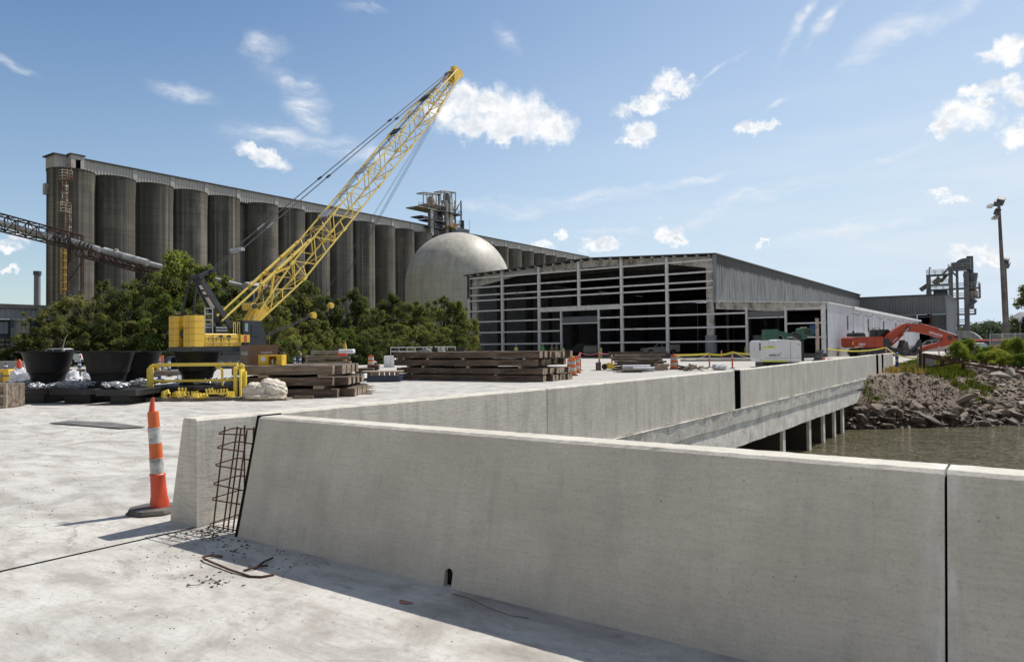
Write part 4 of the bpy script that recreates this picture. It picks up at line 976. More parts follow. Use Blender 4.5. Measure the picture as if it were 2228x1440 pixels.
def leaves(rg,cent,rad,n,size,flatten=1.0,shell=0.30,up=0.35,long=1.5):
    """n leaf quads spread in lobes: cent (k,3), rad (k,)"""
    k=len(cent); w=rad**2; idx=rg.choice(k,n,p=w/w.sum())
    d=rg.normal(size=(n,3)); d/=np.linalg.norm(d,axis=1)[:,None]
    rr=rg.uniform(shell**3,1.0,n)**(1/3)*(1+rg.normal(0,0.20,n))
    # ragged: small sub-clumps pull leaves together
    cl=rg.normal(size=(k*14,3)); cl/=np.linalg.norm(cl,axis=1)[:,None]
    sub=idx*14+rg.integers(0,14,n); mixw=rg.uniform(0.15,0.8,n)[:,None]; d=d*(1-mixw)+cl[sub]*mixw
    p=cent[idx]+d*(rad[idx]*rr)[:,None]*np.array([1,1,flatten])
    nr=d+rg.normal(0,0.55,(n,3))+np.array([0,0,up]); nr/=np.linalg.norm(nr,axis=1)[:,None]
    a=np.cross(nr,rg.normal(size=(n,3))); a/=np.linalg.norm(a,axis=1)[:,None]+1e-9; b=np.cross(nr,a)
    s=size*rg.uniform(0.55,1.35,n)[:,None]; a=a*s*long*0.5; b=b*s*0.5
    v=np.stack([p-a,p-b*0.9+a*0.1,p+a,p+b*0.9+a*0.1],1).reshape(-1,3); f=np.arange(n*4).reshape(-1,4)
    return v,f
def lobes(rg,n,h,w,base,shape,rm=1.0):
    c=[];r=[]
    for i in range(n):
        t=rg.uniform(0,1); z=hyp(base,0.92,t)
        env={'round':math.sin(math.pi*min(0.97,0.12+0.86*t))**0.55,'cone':1.05-0.85*t,'spread':0.45+0.55*math.sin(math.pi*(0.2+0.6*t)),'col':0.75}[shape]
        a=rg.uniform(0,2*math.pi); q=w*env*rg.uniform(0.2,1.12)
        rad=rg.uniform(0.035,0.135)*h*(1.15-0.4*t)*rm; c.append((q*math.cos(a),q*math.sin(a),min(z*h,h-rad*0.6))); r.append(rad)
    c.append((0,0,h-0.08*h)); r.append(0.07*h)
    return np.array(c),np.array(r)
def tree_proto(name,seed,h,w,base,shape,n,size,mat,lob=18,trunk=True,bark=None,rm=1.0):
    rg=np.random.default_rng(seed); t=thing(name,'x','tree',(0,0,-500))
    c,r=lobes(rg,lob,h,w,base,shape,rm); v,f=leaves(rg,c,r,n,size); npmesh('crown',v,f,mat,t)
    if trunk:
        m=MB(); rt=0.022*h; m.tube([(0,0,-.3),(0.05*w,0,h*.25),(0,0.06*w,h*.55),(0,0,h*.85)],[rt*1.3,rt,rt*.6,rt*.15],8)
        for i in range(min(9,lob)):
            z0=h*(0.22+0.05*i); m.tube([(0,0,z0),(c[i][0]*.5,c[i][1]*.5,(z0+c[i][2])/2+.04*h),tuple(c[i])],[rt*.55,rt*.35,rt*.1],5)
        m.build('trunk',bark or BARK,t)
    return t
TP=[tree_proto('leafy_tree',11,10,3.6,0.10,'round',30000,0.17,LEAF,80),
    tree_proto('leafy_tree',12,10,3.2,0.08,'spread',28000,0.17,LEAF,75),
    tree_proto('leafy_tree',13,10,3.0,0.08,'round',24000,0.17,LEAF,64),
    tree_proto('bushy_tree',14,8,4.2,0.04,'spread',30000,0.16,LEAF,90),
    tree_proto('bushy_tree',15,8,3.8,0.04,'round',28000,0.16,LEAF,84),
    tree_proto('bright_tree',16,10,3.8,0.12,'round',26000,0.21,LEAFB,66)]
TR=[ # u, vtop, depth, half width px, proto, label
(60,728,72,52,4,'low bush at the left edge in front of the grey plant building'),
(118,672,84,55,3,'bushy tree covering the corner of the grey plant building'),
(172,640,90,52,1,'open topped tree with pale bare twigs in front of the leftmost silo'),
(232,606,92,38,2,'slim reddish green tree in front of the second silo from the left'),
(285,628,88,60,3,'dense bushy tree right of the slim reddish tree'),
(330,590,95,58,1,'tree under the pipe conveyor in front of the third silo'),
(385,547,98,74,5,'tallest bright green tree, rising behind the black crane mast'),
(447,576,98,54,5,'bright green tree top right of the crane mast tip'),
(508,618,90,52,0,'round tree behind the pale yellow boom backstay pipes'),
(566,642,86,55,3,'dark tree behind the foot of the yellow lattice boom'),
(615,628,95,48,1,'tree seen through the lower lattice of the yellow boom'),
(662,603,98,46,0,'dark olive tree just right of the yellow boom'),
(712,640,95,42,4,'lower tree right of the dark olive one, above the pale truss'),
(772,624,98,36,2,'pointed tree in front of the dark silos, well right of the boom'),
(812,668,92,42,4,'low round tree between two pointed ones'),
(851,634,98,34,2,'pointed tree left of the dome edge'),
(905,652,95,42,1,'thin topped tree against the left part of the dome'),
(968,642,98,46,0,'leafy tree against the middle of the dome'),
(1004,660,100,30,2,'tree touching the left post of the open warehouse'),
(205,702,76,70,3,'wide dark shrub behind the black rubber cones at left'),
(292,696,76,62,4,'dark bush between the cones and the crane counterweight'),
(362,640,84,50,5,'bright green tree left of the crane mast'),
(440,660,80,60,3,'dark green bush behind the crane machinery deck'),
(535,690,78,52,4,'dark bush behind the crane cab'),
(612,705,74,60,3,'very dark bush behind the worker in the yellow vest'),
(690,694,76,56,4,'round dark green bush in front of the pale truss'),
(752,716,70,44,5,'bright green bush right of the orange stake'),
(805,712,72,50,3,'olive bush in the middle of the tree row'),
(868,702,76,56,4,'round bush below the dome edge'),
(930,700,78,52,3,'olive bush below the middle of the dome'),
(985,706,80,40,4,'dark bush beside the warehouse corner and the black box')]
bpy.context.view_layer.update()
rt_=random.Random(8)
used=set()
for (u,vt,D,hw,k,lab) in TR:
    if u<340: D=max(D,86)
    p=PZ(u,757.0+(u<700)*3,0); d=Vector((p.x,p.y)).normalized(); q=PD(u,760,D); top=PD(u,vt,D).z
    H=[10,10,10,8,8,10][k]; Wd=[4.6,4.3,3.8,5.2,4.9,4.9][k]
    wr=hw*D/FP/Wd; hr=top/H*1.02
    loc=(q.x,q.y,0); rz=rt_.uniform(0,6.28)
    if k not in used: o=TP[k]; used.add(k); o.location=loc; o.rotation_euler=(0,0,rz); o['label']=lab; o['group']='trees in front of the silos'
    else: o=dup(TP[k],loc,rz,lab,'trees in front of the silos')
    zs_=max(hr,.78*wr*1.5); o.scale=(wr*1.5,wr*1.5,zs_); o.location=(q.x,q.y,top-H*zs_*.985)
# dead pale branches
def twig_tree(loc,h,seed,label,lean=0.2):
    rg=random.Random(seed); t=thing('bare_tree',label,'tree',loc); m=MB()
    def br_(p,d,L_,r,dep):
        q=p+d*L_; m.tube([p,(p+q)/2+Vector((rg.uniform(-1,1),rg.uniform(-1,1),rg.uniform(-1,1)))*L_*.06,q],[r*.55,r*.45,r*.35],5)
        if dep:
            for k in range(3): br_(q,(d+Vector((rg.uniform(-.7,.7),rg.uniform(-.7,.7),rg.uniform(-.2,.6)))).normalized(),L_*rg.uniform(.55,.8),r*.55,dep-1)
    br_(Vector((0,0,0)),Vector((lean,0,1)).normalized(),h*.38,.07,4); m.build('branches',BARKP,t)
q=PD(183,700,87); twig_tree((q.x,q.y,0),6.4,3,'leafless pale branching tree standing among the bushes left of the cones')
q=PD(132,760,50); t=MB().tube([(0,0,0),(.05,0,1.2),(.15,.08,1.9),(.34,.15,2.5),(.55,.2,2.75)],[.05,.045,.04,.03,.02],6).build('dead_branch',BARKP,None,True); t.location=(q.x,q.y,0); tag(t,'thin bare stem curving up behind the leftmost cone','stem')
q=PD(196,640,88); twig_tree((q.x,q.y,0),9.0,9,'taller leafless tree in front of the first silo')
# young bright saplings behind the worker
SP=tree_proto('sapling',31,4.0,1.5,0.25,'spread',2600,0.17,LEAFB,14)
for i,(u,vt,D,lab) in enumerate(((612,740,58,'bright young sapling left of the worker in the yellow vest'),(650,728,62,'bright young sapling behind the worker in the yellow vest'),(682,745,60,'bright young sapling right of the worker'),(735,735,66,'light green sapling behind the beige lumber stack'))):
    q=PD(u,760,D); o=SP if i==0 else dup(SP,(0,0,0),i*1.3,lab); o.location=(q.x,q.y,0); s=PD(u,vt,D).z/4.0; o.scale=(s*.9,s*.9,s); o['label']=lab; o['group']='saplings'
# shrubs on the river bank
SH=tree_proto('round_shrub',41,2.0,1.05,0.02,'round',26000,0.05,LEAFS,46,rm=2.3)
SHR=[(2086,742,50,26,'small round shrub next to the tip of the red excavator stick'),(2108,737,53,26,'round shrub left of the white car windscreen'),(2150,752,50,24,'low bright shrub in front of the white car'),
(2165,758,47,30,'lowest bright shrub above the pale rocks'),(2192,738,52,26,'round shrub at the foot of the tall light pole'),(2186,766,45,24,'shrub overhanging the rocks beside the steel walkway'),(2216,734,50,26,'shrub cut off by the right edge below the fence'),(2222,768,44,22,'dark lower shrub at the right edge'),(2138,764,48,18,'small shrub at the edge of the dry grass')]
for i,(u,vt,D,hw,lab) in enumerate(SHR):
    q=PD(u,760,D); gz_=float(bank_z(q.x,q.y)); h=PD(u,vt,D).z-gz_; w=hw*D/FP/1.05
    o=SH if i==0 else dup(SH,(0,0,0),i*1.1,lab); o.location=(q.x,q.y,gz_-0.05); o.scale=(w,w,h/2.0); o['label']=lab; o['group']='shrubs on the river bank'
# far woods
rg=np.random.default_rng(77); c=[];r=[]
for i in range(150):
    u=rg.uniform(2095,2420); D=rg.uniform(360,470); hgt=np.interp(u,[2095,2115,2150,2185,2215,2260,2420],[704,700,694,699,706,704,700])
    q=PD(u,740,D); top=PD(u,hgt+rg.uniform(-2,6),D).z; rad=rg.uniform(3,5.5); c.append((q.x,q.y,max(1.5,top-rad))); r.append(rad); c.append((q.x+rg.uniform(-3,3),q.y,max(1.5,(top-rad)*rg.uniform(.3,.8)))); r.append(rad*1.1)
v,f=leaves(rg,np.array(c),np.array(r),46000,1.0,0.9,0.6); tag(npmesh('far_woods',v,f,LEAFF),'distant dark wooded skyline behind the light poles','woods',kind='stuff')
q=PD(2236,740,150); o=dup(TP[0],(q.x,q.y,0),1.0,'nearer leafy tree at the right edge behind the fence'); o.scale=(1.5,1.5,PD(2236,702,150).z/10)
q=PD(2262,740,150); o=dup(TP[1],(q.x,q.y,0),2.0,'tree beyond the right edge behind the fence'); o.scale=(1.5,1.5,1.4)
# ---- grass ----
CMT=CM.transposed(); CMN=np.array(CM)
def inpoly(U,V,poly):
    r=np.zeros(len(U),bool); j=len(poly)-1
    for i in range(len(poly)):
        xi,yi=poly[i]; xj,yj=poly[j]
        if yi!=yj: r^=((yi>V)!=(yj>V))&(U<(xj-xi)*(V-yi)/(yj-yi)+xi)
        j=i
    return r
def toimg(p):
    q=CMT@(Vector(p)-C0); return IW/2+FP*q.x/-q.z, IH/2-FP*q.y/-q.z
def scatter(polys,n,seed,x0=-9,x1=40,y0=33,y1=80):
    """points of the bank inside surveyed outlines of the ground cover"""
    rg=np.random.default_rng(seed); N_=400000; x=rg.uniform(x0,x1,N_); y=rg.uniform(y0,y1,N_); z=bank_z(x,y)
    q=(np.stack([x,y,z],1)-np.array([0,0,CAMZ]))@CMN; U=IW/2+FP*q[:,0]/-q[:,2]; V=IH/2-FP*q[:,1]/-q[:,2]
    k=np.zeros(len(x),bool)
    for pl in polys: k|=inpoly(U,V,pl)
    k&=(y>28)
    i=np.nonzero(k)[0][:n]; return [(float(x[a]),float(y[a]),float(z[a])) for a in i]
def blades(name,pts,mat,h0,h1,w,per,label,spread=0.12):
    rg=np.random.default_rng(len(pts)); P0=np.repeat(np.array(pts),per,0); n=len(P0); P0=P0+np.stack([rg.normal(0,spread,n),rg.normal(0,spread,n),np.zeros(n)],1)
    h=rg.uniform(h0,h1,n); a=rg.uniform(0,6.28,n); lean=rg.uniform(0,.6,n)*h; wv=np.stack([-np.sin(a),np.cos(a),np.zeros(n)],1)*w
    tip=P0+np.stack([np.cos(a)*lean,np.sin(a)*lean,h],1); mid=(P0+tip)/2+np.stack([-np.cos(a)*lean*.2,-np.sin(a)*lean*.2,h*.1],1)
    v=np.stack([P0-wv,P0+wv,mid+wv*.8,tip,mid-wv*.8],1).reshape(-1,3); f=np.arange(n*5).reshape(-1,5)
    return tag(npmesh(name,v,f,mat),label,'grass',kind='stuff')
G1=[[(1950,800),(2005,783),(2030,786),(2090,800),(2150,838),(2165,870),(2130,880),(2085,845),(2040,822),(1960,812)],[(1884,832),(1905,850),(1928,872),(1905,882),(1876,878)],[(2010,770),(2050,765),(2070,790),(2040,800),(2005,795)]]
pts=scatter(G1,900,1); blades('green_weeds',pts,GRASSM,0.06,0.34,0.012,26,'low green weeds on the river bank slope')
G2=[[(2060,758),(2110,760),(2160,785),(2150,798),(2090,800),(2050,792)],[(1900,805),(1990,800),(2020,815),(1930,812)]]
pts=scatter(G2,500,2); blades('dry_grass',pts,DRYM,0.08,0.36,0.011,18,'dry straw coloured grass on top of the bank')
# ---- rocks ----
ROCKD=M('rock_wet',(0.14,0.10,0.07),(0.035,0.026,0.02),2.0,0.7,bump=0.7,bdist=0.06,world=True)
ROCKT=M('rock_tan',(0.29,0.225,0.17),(0.11,0.082,0.06),1.8,0.9,bump=0.8,bdist=0.06,world=True)
ROCKP=M('rock_pale',(0.44,0.385,0.33),(0.22,0.185,0.155),1.8,0.9,bump=0.8,bdist=0.06,world=True)
def rock_proto(seed,mat):
    rg=random.Random(seed); bm=bmesh.new(); bmesh.ops.create_cube(bm,size=1.6)
    sc=(rg.uniform(.7,1.15),rg.uniform(.5,.9),rg.uniform(.28,.55))
    pts=[]
    for k in range(15):
        d=Vector((rg.gauss(0,1),rg.gauss(0,1),rg.gauss(0,1))).normalized()*rg.uniform(.75,1.05); pts.append((d.x*sc[0],d.y*sc[1],d.z*sc[2]))
    bm.free(); bm=bmesh.new()
    for p in pts: bm.verts.new(p)
    bmesh.ops.convex_hull(bm,input=bm.verts); 
    bmesh.ops.bevel(bm,geom=[e for e in bm.edges],offset=0.035,segments=1,affect='EDGES')
    bm.verts.index_update(); m=MB(); m.add([v.co.copy() for v in bm.verts],[[v.index for v in f.verts] for f in bm.faces]); bm.free()
    o=m.build('riprap_rock',mat); o.location=(0,0,-600); return o
RP={'d':[rock_proto(50+i,ROCKD) for i in range(5)],'t':[rock_proto(60+i,ROCKT) for i in range(6)],'p':[rock_proto(70+i,ROCKP) for i in range(5)]}
RL={'d':('dark wet riprap stone at the waterline of the river bank','dark stones at the waterline'),'t':('brown angular riprap stone on the lower river bank','brown stones on the lower bank'),'p':('pale riprap stone on the bank below the steel walkway','pale stones below the walkway')}
usedr=set()
def put_rocks(kind,pts,s0,s1,seed,sink=.15):
    rg=random.Random(seed)
    for (x,y,z) in pts:
        i=rg.randrange(len(RP[kind])); o=RP[kind][i]
        if (kind,i) in usedr: o=o.copy(); COL.objects.link(o)
        usedr.add((kind,i)); s=rg.uniform(s0,s1)*rg.choice((.6,.75,.9,1,1.3)); o.location=(x,y,z+s*sink); o.rotation_euler=(rg.uniform(-.5,.5),rg.uniform(-.5,.5),rg.uniform(0,6.28)); o.scale=(s*rg.uniform(.8,1.12),s*rg.uniform(.8,1.1),s*rg.uniform(.85,1.3))
        tag(o,RL[kind][0],'rock',RL[kind][1])
put_rocks('d',scatter([[(1835,935),(1845,895),(1900,893),(2000,903),(2110,905),(2228,905),(2260,935),(2228,932),(2100,936),(1900,940)]],72,3),.28,.62,4)
put_rocks('t',scatter([[(1848,905),(1856,872),(1905,868),(1990,882),(2085,880),(2120,850),(2160,880),(2228,870),(2260,905),(2100,912),(1950,912)]],105,5),.22,.52,6)
put_rocks('p',scatter([[(2105,800),(2160,790),(2228,800),(2260,870),(2228,885),(2150,880),(2160,845),(2120,815)],[(1890,868),(1905,860),(1925,872)]],78,7),.25,.60,8)
# the fill of smaller stones between the big ones
def stone_mass(name,polys,n,s0,s1,mat,label,seed):
    rg=random.Random(seed); m=MB()
    for (x,y,z) in scatter(polys,n,seed):
        s=rg.uniform(s0,s1); bm=bmesh.new()
        for _ in range(8): d=Vector((rg.gauss(0,1),rg.gauss(0,1),rg.gauss(0,.6))).normalized()*s*rg.uniform(.7,1.1); bm.verts.new((x+d.x,y+d.y,z+.3*s+d.z*.8))
        bmesh.ops.convex_hull(bm,input=bm.verts); lv=[v_ for v_ in bm.verts if v_.link_faces]; ix={v_:i for i,v_ in enumerate(lv)}
        m.add([v_.co.copy() for v_ in lv],[[ix[v_] for v_ in f.verts] for f in bm.faces]); bm.free()
    return tag(m.build(name,mat),label,'stones',kind='stuff')
stone_mass('dark_stone_fill',[[(1835,937),(1845,890),(1900,885),(2000,893),(2110,893),(2228,893),(2270,935),(2228,932),(2100,936),(1900,940)]],700,.08,.20,ROCKD,'mass of smaller dark wet stones between the big ones at the waterline',31)
stone_mass('brown_stone_fill',[[(1850,900),(1860,868),(1905,862),(1990,874),(2085,874),(2120,850),(2160,870),(2228,860),(2270,900),(2100,908),(1950,905)],[(2110,800),(2160,792),(2228,800),(2270,870),(2228,880),(2150,875),(2120,820)]],900,.06,.17,ROCKT,'mass of smaller brown stones filling the bank',32)
# small rubble on the soil
pts=scatter([[(1890,818),(2000,812),(2060,830),(2100,860),(2050,872),(1960,868),(1880,862)]],1500,9); rg=random.Random(3); m=MB()
for (x,y,z) in pts:
    s=rg.uniform(.02,.055)*rg.choice((1,1,1,1,2,3)); q=[Vector((rg.uniform(-1,1),rg.uniform(-1,1),rg.uniform(-.3,.8)))*s for _ in range(4)]
    m.add([(x+a.x,y+a.y,z+a.z) for a in q],[(0,1,2),(0,2,3),(0,3,1),(1,3,2)])
tag(m.build('soil_rubble',ROCKT),'small loose stones covering the bare soil of the bank','rubble',kind='stuff')
# ================= yard objects =================
def G(u,v): p=PZ(u,v,0.0); return Vector((p.x,p.y,0))
def GD(u,D): p=PD(u,760,D); return Vector((p.x,p.y,0))
def ZD(u,v,D): return PD(u,v,D).z
ORA=M('orange_plastic',(0.72,0.17,0.035),(0.58,0.12,0.03),6,0.5,grime=((0.25,0.10,0.06),3,0.32))
ORR=M('orange_red_plastic',(0.66,0.085,0.03),(0.52,0.07,0.03),6,0.5,grime=((0.22,0.07,0.05),3,0.32))
WSHEET=M('white_reflective',(0.62,0.62,0.60),(0.50,0.50,0.48),12,0.5,grime=((0.12,0.11,0.10),9,0.42))
RUBB=M('black_rubber',(0.010,0.010,0.011),(0.018,0.018,0.018),5,0.5,bump=0.1,spec=0.25,grime=((0.035,0.033,0.03),2.2,0.22))
RUBG=M('dusty_rubber',(0.07,0.065,0.06),(0.15,0.135,0.12),6,0.9,bump=0.6,bscale=60,bdist=.004)
BSTEEL=M('black_painted_steel',(0.012,0.012,0.014),(0.02,0.02,0.022),2,0.42,grime=((0.09,0.08,0.07),1.6,0.30))
GALV=M('galvanised',(0.55,0.56,0.57),(0.36,0.37,0.39),8,0.45,metal=0.35)
YEL=M('safety_yellow',(0.78,0.50,0.03),(0.66,0.42,0.03),3,0.45,grime=((0.35,0.22,0.08),3,0.3))
YELL=M('light_yellow',(0.80,0.62,0.10),(0.70,0.52,0.08),3,0.45,grime=((0.4,0.28,0.1),3,0.25))
TIMB=M('dark_timber',(0.15,0.105,0.075),(0.055,0.04,0.032),1.4,0.95,bump=0.7,bdist=.02,stretch=(0.7,5,5),bscale=5,grime=((0.30,0.24,0.18),1.8,0.34,(0.8,4,4)))
TIMM=M('grey_timber',(0.27,0.21,0.155),(0.13,0.10,0.075),1.4,0.95,bump=0.7,bdist=.02,stretch=(0.7,6,6),bscale=5,grime=((0.07,0.055,0.045),2.0,0.4,(0.8,4,4)))
TEND=M('timber_end',(0.36,0.28,0.20),(0.10,0.07,0.05),5,0.95,bump=0.9,bdist=.02)
PLANK=M('pale_plank',(0.46,0.37,0.27),(0.29,0.23,0.17),1.5,0.9,stretch=(0.7,8,8))
PALW=M('pallet_wood',(0.30,0.25,0.20),(0.17,0.14,0.11),3,0.95)
BAGW=M('white_bag',(0.66,0.66,0.68),(0.54,0.54,0.57),3,0.7,bump=0.5,bdist=.02)
CANV=M('cream_canvas',(0.70,0.64,0.54),(0.54,0.47,0.37),4,0.85,bump=0.8,bscale=22,bdist=.03,grime=((0.30,0.22,0.14),3,0.36))
BLUEP=M('blue_plastic',(0.02,0.05,0.22),(0.02,0.04,0.15),5,0.45)
BROWN=M('brown_job_box',(0.20,0.105,0.055),(0.16,0.085,0.045),1,0.5)
TYRE=M('tyre',(0.02,0.02,0.02),(0.035,0.034,0.033),9,0.85)
YROT=YAW
# ---- orange channelizer post ----
g=G(349,1114); cz=thing('channelizer_post','orange and white banded traffic post leaning left on a black rubber base','traffic post',(g.x,g.y,0),YROT)
Dc=7.3; s_=Dc/FP
m=MB(); m.lathe([(0.255,0),(0.265,0.02),(0.25,0.05),(0.14,0.058)],(-0.07,0.02,0),8); m.build('rubber_base',RUBG,cz)
def lean(z): return -0.085*(z/1.15)
def seg(z0,z1,r0,r1,mat,name,n=20):
    m=MB(); m.tube([(lean(z0),0,z0),(lean((z0+z1)/2),0,(z0+z1)/2),(lean(z1),0,z1)],[r0,(r0+r1)/2,r1],n); return m.build(name,mat,cz,True)
m=MB()
vs=[];n=18
prof=[(0.05,.084,.008),(0.11,.083,.010),(0.17,.078,.004),(0.25,.075,0),(0.37,.072,0),(0.385,.079,0),(0.39,.074,0),(0.40,.066,0)]
fs=[]
for z,r,w in prof:
    for k in range(n):
        a=2*math.pi*k/n; rr_=r+w*math.sin(a*4+z*9); vs.append((lean(z)+rr_*math.cos(a),rr_*math.sin(a),z))
for j in range(len(prof)-1):
    for k in range(n): fs.append((j*n+k,j*n+(k+1)%n,(j+1)*n+(k+1)%n,(j+1)*n+k))
m.add(vs,fs); m.build('lower_tube',ORR,cz,True)
seg(.395,.545,.068,.068,WSHEET,'white_band'); seg(.545,.70,.064,.062,ORA,'orange_band'); seg(.70,.855,.062,.060,WSHEET,'white_band'); seg(.855,1.02,.056,.054,ORA,'orange_band')
for z,r in ((.545,.071),(.855,.064)): m=MB(); m.tube([(lean(z),0,z-.006),(lean(z),0,z+.006)],[r,r],20); m.build('band_lip',WSHEET,cz,True)
m=MB(); m.tube([(lean(1.02)-.012,0,1.02),(lean(1.1)-.004,0,1.09),(lean(1.16)+.006,0,1.13),(lean(1.17)+.01,0,1.165)],[.030,.024,.018,.010],10); m.build('grab_handle',ORR,cz,True)
# ---- rebar cage ----
rc=thing('rebar_cage','rusty vertical rebar cage standing at the left end of the foreground barrier','rebar cage',(-5.95,4.02,0)); rgc=random.Random(5)
bx=[]
def rb_(pts,r=0.0075): 
    m=MB(); m.tube(pts,r,8); m.build('rebar',RUST,rc)
for u,y0,y1 in ((493,-.14,-.02),(511,.10,.10),(516,-.15,.0),(523,.12,.14),(528,-.16,-.02),(537,-.15,.0),(541,.14,.14)):
    xx=PY(u,1050,4.02).x+5.95; rb_([(xx,y0,-.02),(xx+rgc.uniform(-.006,.006),(y0+y1)/2,.45),(xx+.006,y1,.90+rgc.uniform(0,.03))])
for z in (.03,.26,.40,.57,.73,.86):
    w=.19-.11*z; k=rgc.uniform(-.015,.015); x0=PY(486,1050,4.0).x+5.95; x1=.20
    rb_([(x1,-w+.02,z+k),(x0+.05,-w,z),(x0,-w+.03,z+.004),(x0,w-.03,z+.03),(x0+.05,w,z+.035),(x1,w,z+.03+k)],.0065)
# ---- loose rebar and rubble near it ----
def ground_bar(name,pts,r,label,cat='rebar'):
    p=[G(u,v) for u,v in pts]; c=p[0]; m=MB(); m.tube([(q.x-c.x,q.y-c.y,r+dz) for q,dz in zip(p,[0.0,.012,.012,.012,0.006,0,0,0])],r,8); o=m.build(name,RUST,None,True); o.location=(c.x,c.y,0); return tag(o,label,cat)
ground_bar('bent_rebar',[(484,1213),(462,1213),(441,1217),(446,1222),(500,1243),(545,1256),(570,1257),(596,1252)],.0085,'long U bent rusty bar lying in the foreground shadow edge')
ground_bar('rebar_piece',[(530,1243),(565,1237),(583,1236)],.0085,'short rusty bar lying right of the U bent bar')
ground_bar('rebar_piece',[(553,1239),(575,1227),(593,1219)],.0085,'short dark bar crossed over another beside the U bent bar')
ground_bar('tie_wire',[(405,1275),(420,1277),(432,1276),(445,1268),(462,1263),(475,1267)],.0025,'thin curled rusty wire on the deck in front of the bent bar','wire')
p0=PY(975,1297,3.74); 
ground_bar('tie_wire',[(985,1292),(1020,1305),(1060,1325),(1090,1336),(1110,1341),(1150,1345)],.002,'thin pale string along the foot of the foreground barrier','wire')
RUB=M('rubble_dark',(0.13,0.11,0.10),(0.06,0.05,0.045),9,0.95,world=True)
def rubble(name,spots,mat,label,seed):
    rg=random.Random(seed); m=MB()
    for (u,v,su,sv,n,s0,s1) in spots:
        for k in range(n):
            uu=rg.gauss(u,su); vv=rg.gauss(v,sv)
            if vv<905: continue
            p=G(uu,vv)
            if p.y>3.74 and p.x>-5.9: continue
            if p.y>3.7 and p.x>-6.9 and p.x<-6.2: continue
            s=rg.uniform(s0,s1); pts=[Vector((rg.uniform(-1,1),rg.uniform(-1,1),rg.uniform(0,1)))*s for _ in range(7)]
            bm=bmesh.new(); [bm.verts.new((p.x+a.x,p.y+a.y,max(0,a.z*.7))) for a in pts]; bmesh.ops.convex_hull(bm,input=bm.verts); bm.verts.index_update()
            lv=[v_ for v_ in bm.verts if v_.link_faces]; ix={v_:i for i,v_ in enumerate(lv)}
            m.add([v_.co.copy() for v_ in lv],[[ix[v_] for v_ in f.verts] for f in bm.faces]); bm.free()
    return tag(m.build(name,mat),label,'rubble',kind='stuff')
rubble('rubble',[(480,1262,35,9,26,.006,.022),(430,1225,70,22,45,.004,.012),(470,1158,42,9,190,.004,.02),(515,1185,40,12,60,.005,.018),(445,1150,30,6,80,.004,.014),(620,1220,60,18,40,.004,.014),(400,1180,90,25,40,.003,.009),(700,1290,300,60,40,.003,.007),(560,1200,60,20,14,.006,.018),(150,1230,150,70,60,.003,.009),(300,1380,250,40,40,.003,.008),(120,1000,110,60,90,.004,.012),(500,950,10,5,3,.01,.012)],RUB,'dark crumbs of concrete and dirt scattered on the deck near the barrier end',3)
rubble('yard_crumbs',[(700,920,0.1,0.1,0,.01,.02),(150,940,160,30,90,.006,.02),(250,905,120,14,60,.012,.03),(60,1080,60,40,50,.004,.014)],RUB,'small stones sprinkled over the left part of the deck',4)
m=MB(); c=G(200,925); pts=[G(108,922),G(150,917),G(240,921),G(316,931),G(262,934),G(215,930)]; m.prism([(q.x-c.x,q.y-c.y) for q in pts],.015,.03,'z'); m.prism([(pts[0].x-c.x,pts[0].y-c.y),(pts[1].x-c.x,pts[1].y-c.y),(pts[1].x-c.x+.1,pts[1].y-c.y-.1)],.0,.10,'z') if False else None
o=m.build('steel_plate',M('plate_dark',(0.10,0.095,0.09),(0.20,0.18,0.16),2,0.6)); o.location=(c.x,c.y,0); tag(o,'thin dark sheet lying flat on the deck at left','sheet')
# ---- timbers ----
def timber(loc,L,w,h,rot,label,group,mat=TIMB,name='timber_beam',rag=.02,seed=0):
    """rough squared beam, x along its length, y away, origin at the near left bottom"""
    rg=random.Random(seed or int(abs(loc[0]*71+loc[1]*37+loc[2]*91))); t=thing(name,label,'timber',loc,rot,group); n=max(4,int(L/.5)); vs=[];fs=[]
    c=.02
    for i in range(n+1):
        x=L*i/n; e=rag
        if i in (0,n): x+=rg.uniform(-.03,.03)
        for (y,z) in ((c,0),(w-c,0),(w,c),(w,h-c),(w-c,h),(c,h),(0,h-c),(0,c)): vs.append((x,y+rg.uniform(-e,e)*.5,max(0,z+rg.uniform(-e,e)*.4)))
    for i in range(n):
        for j in range(8): a=i*8+j; b_=i*8+(j+1)%8; fs.append((a,b_,b_+8,a+8))
    m=MB(); m.add(vs,fs); m.build('beam',mat,t)
    m=MB(); m.add([(p[0]-.002,p[1],p[2]) for p in vs[:8]],[tuple(range(7,-1,-1))]); m.build('end_grain',TEND,t)
    m=MB(); m.add([(p[0]+.002,p[1],p[2]) for p in vs[-8:]],[tuple(range(8))]); m.build('end_grain',TEND,t)
    return t
def spacer(loc,w,rot,L=3.0,h=.07):
    m=MB(); m.box(0,w,0,L,0,h); o=m.build('wood_spacer',PLANK); o.location=loc; o.rotation_euler=(0,0,rot); return tag(o,'small wooden spacer block between the timber layers','spacer','timber spacers')
er=Vector((math.cos(YAW),math.sin(YAW),0)); ef=Vector((-math.sin(YAW),math.cos(YAW),0))
ORD=['first','second','third','fourth','fifth','sixth','seventh','eighth','ninth']
c0=G(866,831); r_=random.Random(12)
D0=33.3; pw=FP/D0
lay=[(0.0,.30,.30,866,1174,'bottom'),(0.335,.30,.29,866,1172,'second'),(0.72,.30,.31,858,1162,'third'),(1.10,.30,.31,856,1175,'top')]
RM=.125; em=Vector((math.cos(RM),math.sin(RM),0)); en=Vector((-math.sin(RM),math.cos(RM),0)); cL=G(864,826); LM=(G(1175,832)-cL).length
